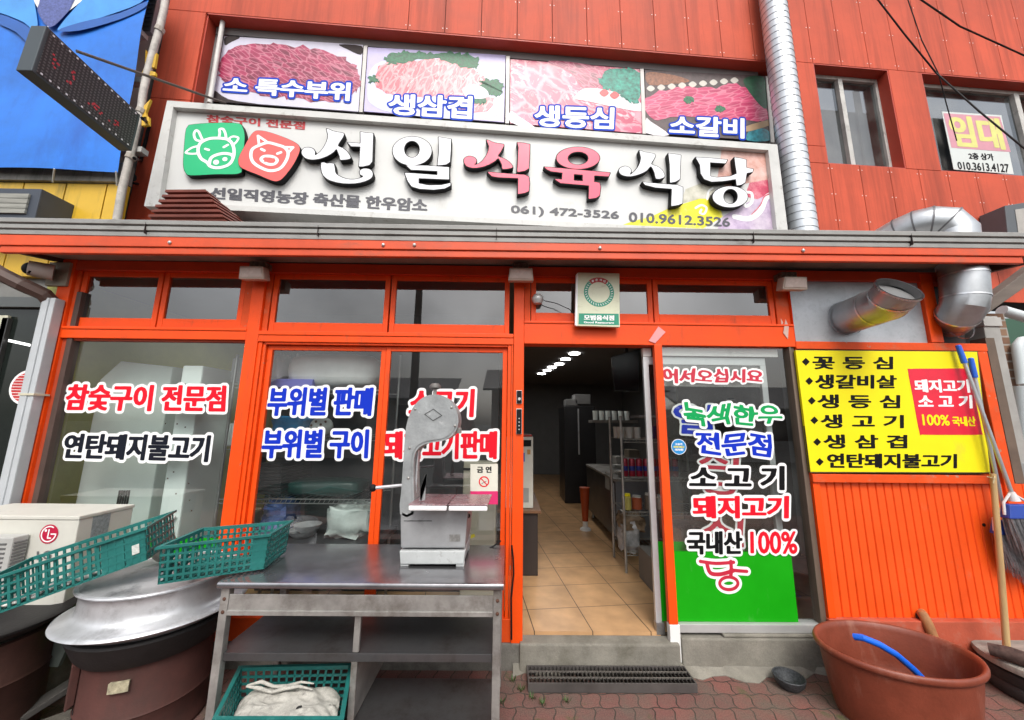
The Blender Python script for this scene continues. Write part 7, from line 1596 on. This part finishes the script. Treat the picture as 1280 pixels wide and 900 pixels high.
MB().cyl((PY(783, 440, 1.58)[0], 1.58, 2.45), (PY(783, 440, 1.58)[0], 1.58, 2.72), .02, 8).build('mount', DGREY, tv)
tfx0, tfx1 = float(PY(706, 600, 4.2)[0]), float(PY(746, 600, 4.2)[0])
tf = thing('tall_fridge', (tfx0, 4.2, FZ), 'tall dark double-door fridge at the back of the passage', 'fridge')
MB().box(tfx0, tfx1, 4.2, 4.9, FZ, float(PY(720, 508, 4.2)[2])).build('body', mat('tall_fridge_dark', (.03, .03, .033), .35, .4), tf, bev=.01); xh = float(PY(723, 540, 4.2)[0]); MB().cyl((xh, 4.17, float(PY(723, 568, 4.2)[2])), (xh, 4.17, float(PY(723, 511, 4.2)[2])), .014, 8).build('handle', ALUP, tf)
for k, (x0, x1, y0, y1) in enumerate(((708, 722, 499, 507), (719, 738, 493, 505))):
    a, b = PY(x0, y1, 4.25), PY(x1, y0, 4.25); tag(MB().box(a[0], b[0], 4.25, 4.6, a[2], b[2]).build('carton', mat('carton_grey_%d' % k, (.16, .16, .16), .7), bev=.01), ('small grey carton on top of the tall dark fridge, left one', 'larger grey carton on top of the tall dark fridge, right one')[k], 'carton')
os_p = PZ(733, 664, FZ)
st2 = thing('floor_stand', os_p, 'slim orange plastic stand with a white foot beside the bench fridge', 'stand')
MB().lathe([(.0001, .115), (.040, .115), (.052, .30), (.070, .55), (.0001, .56)], os_p + np.array([0, .06, 0]), 16).build('orange_column', mat('stand_orange', (.40, .06, .012), .5), st2, smooth=True)
MB().lathe([(.0001, .0), (.075, .0), (.07, .02), (.036, .04), (.034, .114), (.0001, .114)], os_p + np.array([0, .06, 0]), 16).build('white_foot', WHITE, st2, smooth=True)
# behind the tall pane by the door
xa, xb = 1.22, 2.02
p = PY(866, 692, .75); jar(862, 700, .62, .17, .30, STEEL, 'stock_pot', 'big steel stock pot behind the tall pane, above the green film', 'pot', prof=[(.0001, .0), (.165, .0), (.17, .01), (.17, .27), (.178, .275), (.178, .285), (.17, .29), (.0001, .30)])
tag(MB().box(1.0 + .25, 2.05, .50, 1.0, FZ, PY(862, 700, .62)[2] - .002).build('pot_table', mat('pot_table_grey', (.16, .15, .14), .6)), 'grey table under the stock pot behind the tall pane', 'table')
a, b = PY(885, 664, .75), PY(982, 602, .75); tag(MB().box(a[0], b[0], .75, 1.0, PY(862, 700, .62)[2], b[2]).build('cardboard_box', mat('cardboard_brown', (.17, .10, .05), .8, var=.2), bev=.005), 'brown cardboard box behind the black and red letters of the tall pane', 'cardboard box')
sz_ = float(PY(900, 520, .9)[2]); tag(MB().box(1.3, 2.5, .95, 1.25, sz_ - .02, sz_).build('wall_shelf', mat('shelf_grey', (.20, .20, .21), .5)), 'grey wall shelf inside behind the green lettering', 'shelf')
for k, (px, r, h, c, lab) in enumerate(((856, .05, .15, (.20, .05, .02), 'reddish jar at the left of the grey wall shelf'), (885, .06, .12, (.34, .34, .32), 'pale tub in the middle of the grey wall shelf'), (915, .05, .17, (.10, .09, .03), 'dark olive jar at the right of the grey wall shelf'))):
    jar(px, 519, 1.0, r, h, mat('jar_%d' % k, c, .4), 'jar', lab, 'jar', BLACK)
tag(MB().box(2.0, 3.25, 1.6, 1.65, FZ, 2.71).build('partition', mat('partition_brown', (.10, .075, .055), .7, var=.2)), 'brown partition wall deep behind the tall pane', 'partition')

# weeds in the joints at the doorstep and a loose cable by the table
g = MB(); random.seed(5)
for (x, y) in ((.16, -.27), (.10, -.20), (.22, -.31), (.05, -.12), (.36, -.29), (1.90, -.05), (1.93, -.06), (-.02, -.3)):
    for k in range(26):
        a = random.uniform(0, 2 * pi); l_ = random.uniform(.012, .034); r = random.uniform(0, .022); b_ = np.array([x + r * cos(a), y + r * sin(a), .0]); t_ = b_ + np.array([cos(a) * l_ * .7, sin(a) * l_ * .7, l_]); q = np.array([-sin(a), cos(a), 0]) * .0025
        g.add([b_ - q, b_ + q, t_], [[0, 1, 2]])
tag(g.build('weeds', mat('weed_green', (.05, .10, .02), .6, var=.4, scale=30), recalc=False), kind='stuff')
tag(MB().tube([(.035, -.06, .78), (.045, -.05, .70), (.05, -.05, .60), (.035, -.05, .45), (.04, -.05, .20)], .006, 8).build('loose_cable', BLACK, smooth=True), 'thin black cable hanging on the orange post at the right end of the table', 'cable')

# more stock on the shelves inside the doorway
random.seed(21)
for k, (lv_, x, y, r, h, c, lab) in enumerate(((2, .06, .10, .045, .15, (.42, .36, .10), 'yellow-lidded jar on the third shelf of the steel rack, nearest the post'), (2, .17, .12, .05, .13, (.30, .07, .03), 'reddish sauce jar on the third shelf of the steel rack'), (2, .29, .10, .045, .16, (.12, .10, .08), 'dark sauce jar on the third shelf of the steel rack'), (2, .42, .11, .05, .14, (.40, .38, .34), 'pale jar at the far end of the third shelf of the steel rack'), (1, .64, .26, .05, .17, (.45, .45, .43), 'white bottle at the end of the row of cans'))):
    jb = thing('jar', (rx0 + x, ry0 + y, rl[lv_] + .006), lab, 'jar')
    MB().lathe([(.0001, .0), (r, .0), (r, h * .8), (r * .8, h * .86), (.0001, h * .86)], (rx0 + x, ry0 + y, rl[lv_] + .006), 16).build('body', mat('stock_jar_%d' % k, c, .35), jb, smooth=True)
    MB().lathe([(.0001, h * .862), (r * .85, h * .862), (r * .85, h), (.0001, h)], (rx0 + x, ry0 + y, rl[lv_] + .006), 16).build('lid', YEL if k == 0 else FRAMEA, jb)
for k, (y, n_, r) in enumerate(((1.85, 5, .085), (2.10, 3, .10), (2.40, 6, .08))):
    g = MB(); z0 = fz1 + .032
    pr = [(.0001, 0)] + [q for i in range(n_) for q in ((r * .6, i * .014), (r, i * .014 + .012), (r, i * .014 + .014))] + [(r * .9, n_ * .014), (.0001, n_ * .014 - .006)]
    tag(g.lathe(pr, (1.40 + .05 * k, y, z0), 24).build('plate_stack', mat('plate_white', (.62, .62, .60), .3), smooth=True), ('short stack of white plates at the near end of the bench fridge', 'low stack of wide white plates in the middle of the bench fridge', 'tall stack of white plates further along the bench fridge')[k], 'plates')
for k, (x, y, w_, h, c, lab) in enumerate(((1.52, 1.80, .16, .22, (.30, .31, .33), 'grey appliance on the near end of the bench fridge'), (1.62, 2.2, .14, .30, (.20, .17, .13), 'tall brown carton standing on the bench fridge'), (1.60, 2.6, .2, .18, (.36, .35, .33), 'pale carton standing far along the bench fridge'))):
    tag(MB().box(x - w_ / 2, x + w_ / 2, y - .1, y + .1, fz1 + .032, fz1 + .032 + h).build('bench_carton', mat('bench_carton_%d' % k, c, .6), bev=.006), lab, 'carton')
a, b = PY(748, 530, 2.9), PY(790, 470, 2.9)
tag(MB().box(1.3, 2.0, 3.0, 3.3, 1.62, 1.66).build('wall_shelf', mat('passage_shelf', (.20, .19, .18), .6)), 'plain shelf on the right of the passage above the bench fridge', 'shelf')
for k in range(6):
    x = 1.36 + k * .10; tag(MB().lathe([(.0001, 0), (.036, 0), (.040, .14), (.0001, .14)], (x, 3.08, 1.662), 14).build('white_tumbler', CABW, smooth=True), 'white tumbler in the row on the plain passage shelf', 'tumbler', 'white tumblers on the passage shelf')

up_ = thing('utility_pole', (-3.4, -10.5, -.1), 'grey concrete utility pole across the street, mirrored in the shop panes', 'utility pole')
MB().tube([(-3.4, -10.5, -.1), (-3.4, -10.5, 9)], [.17, .11], 16).build('shaft', CONCD, up_, smooth=True)
for z in (7.2, 7.9): MB().box(-4.2, -2.6, -10.55, -10.45, z, z + .08).build('cross_arm', DGREY, up_)
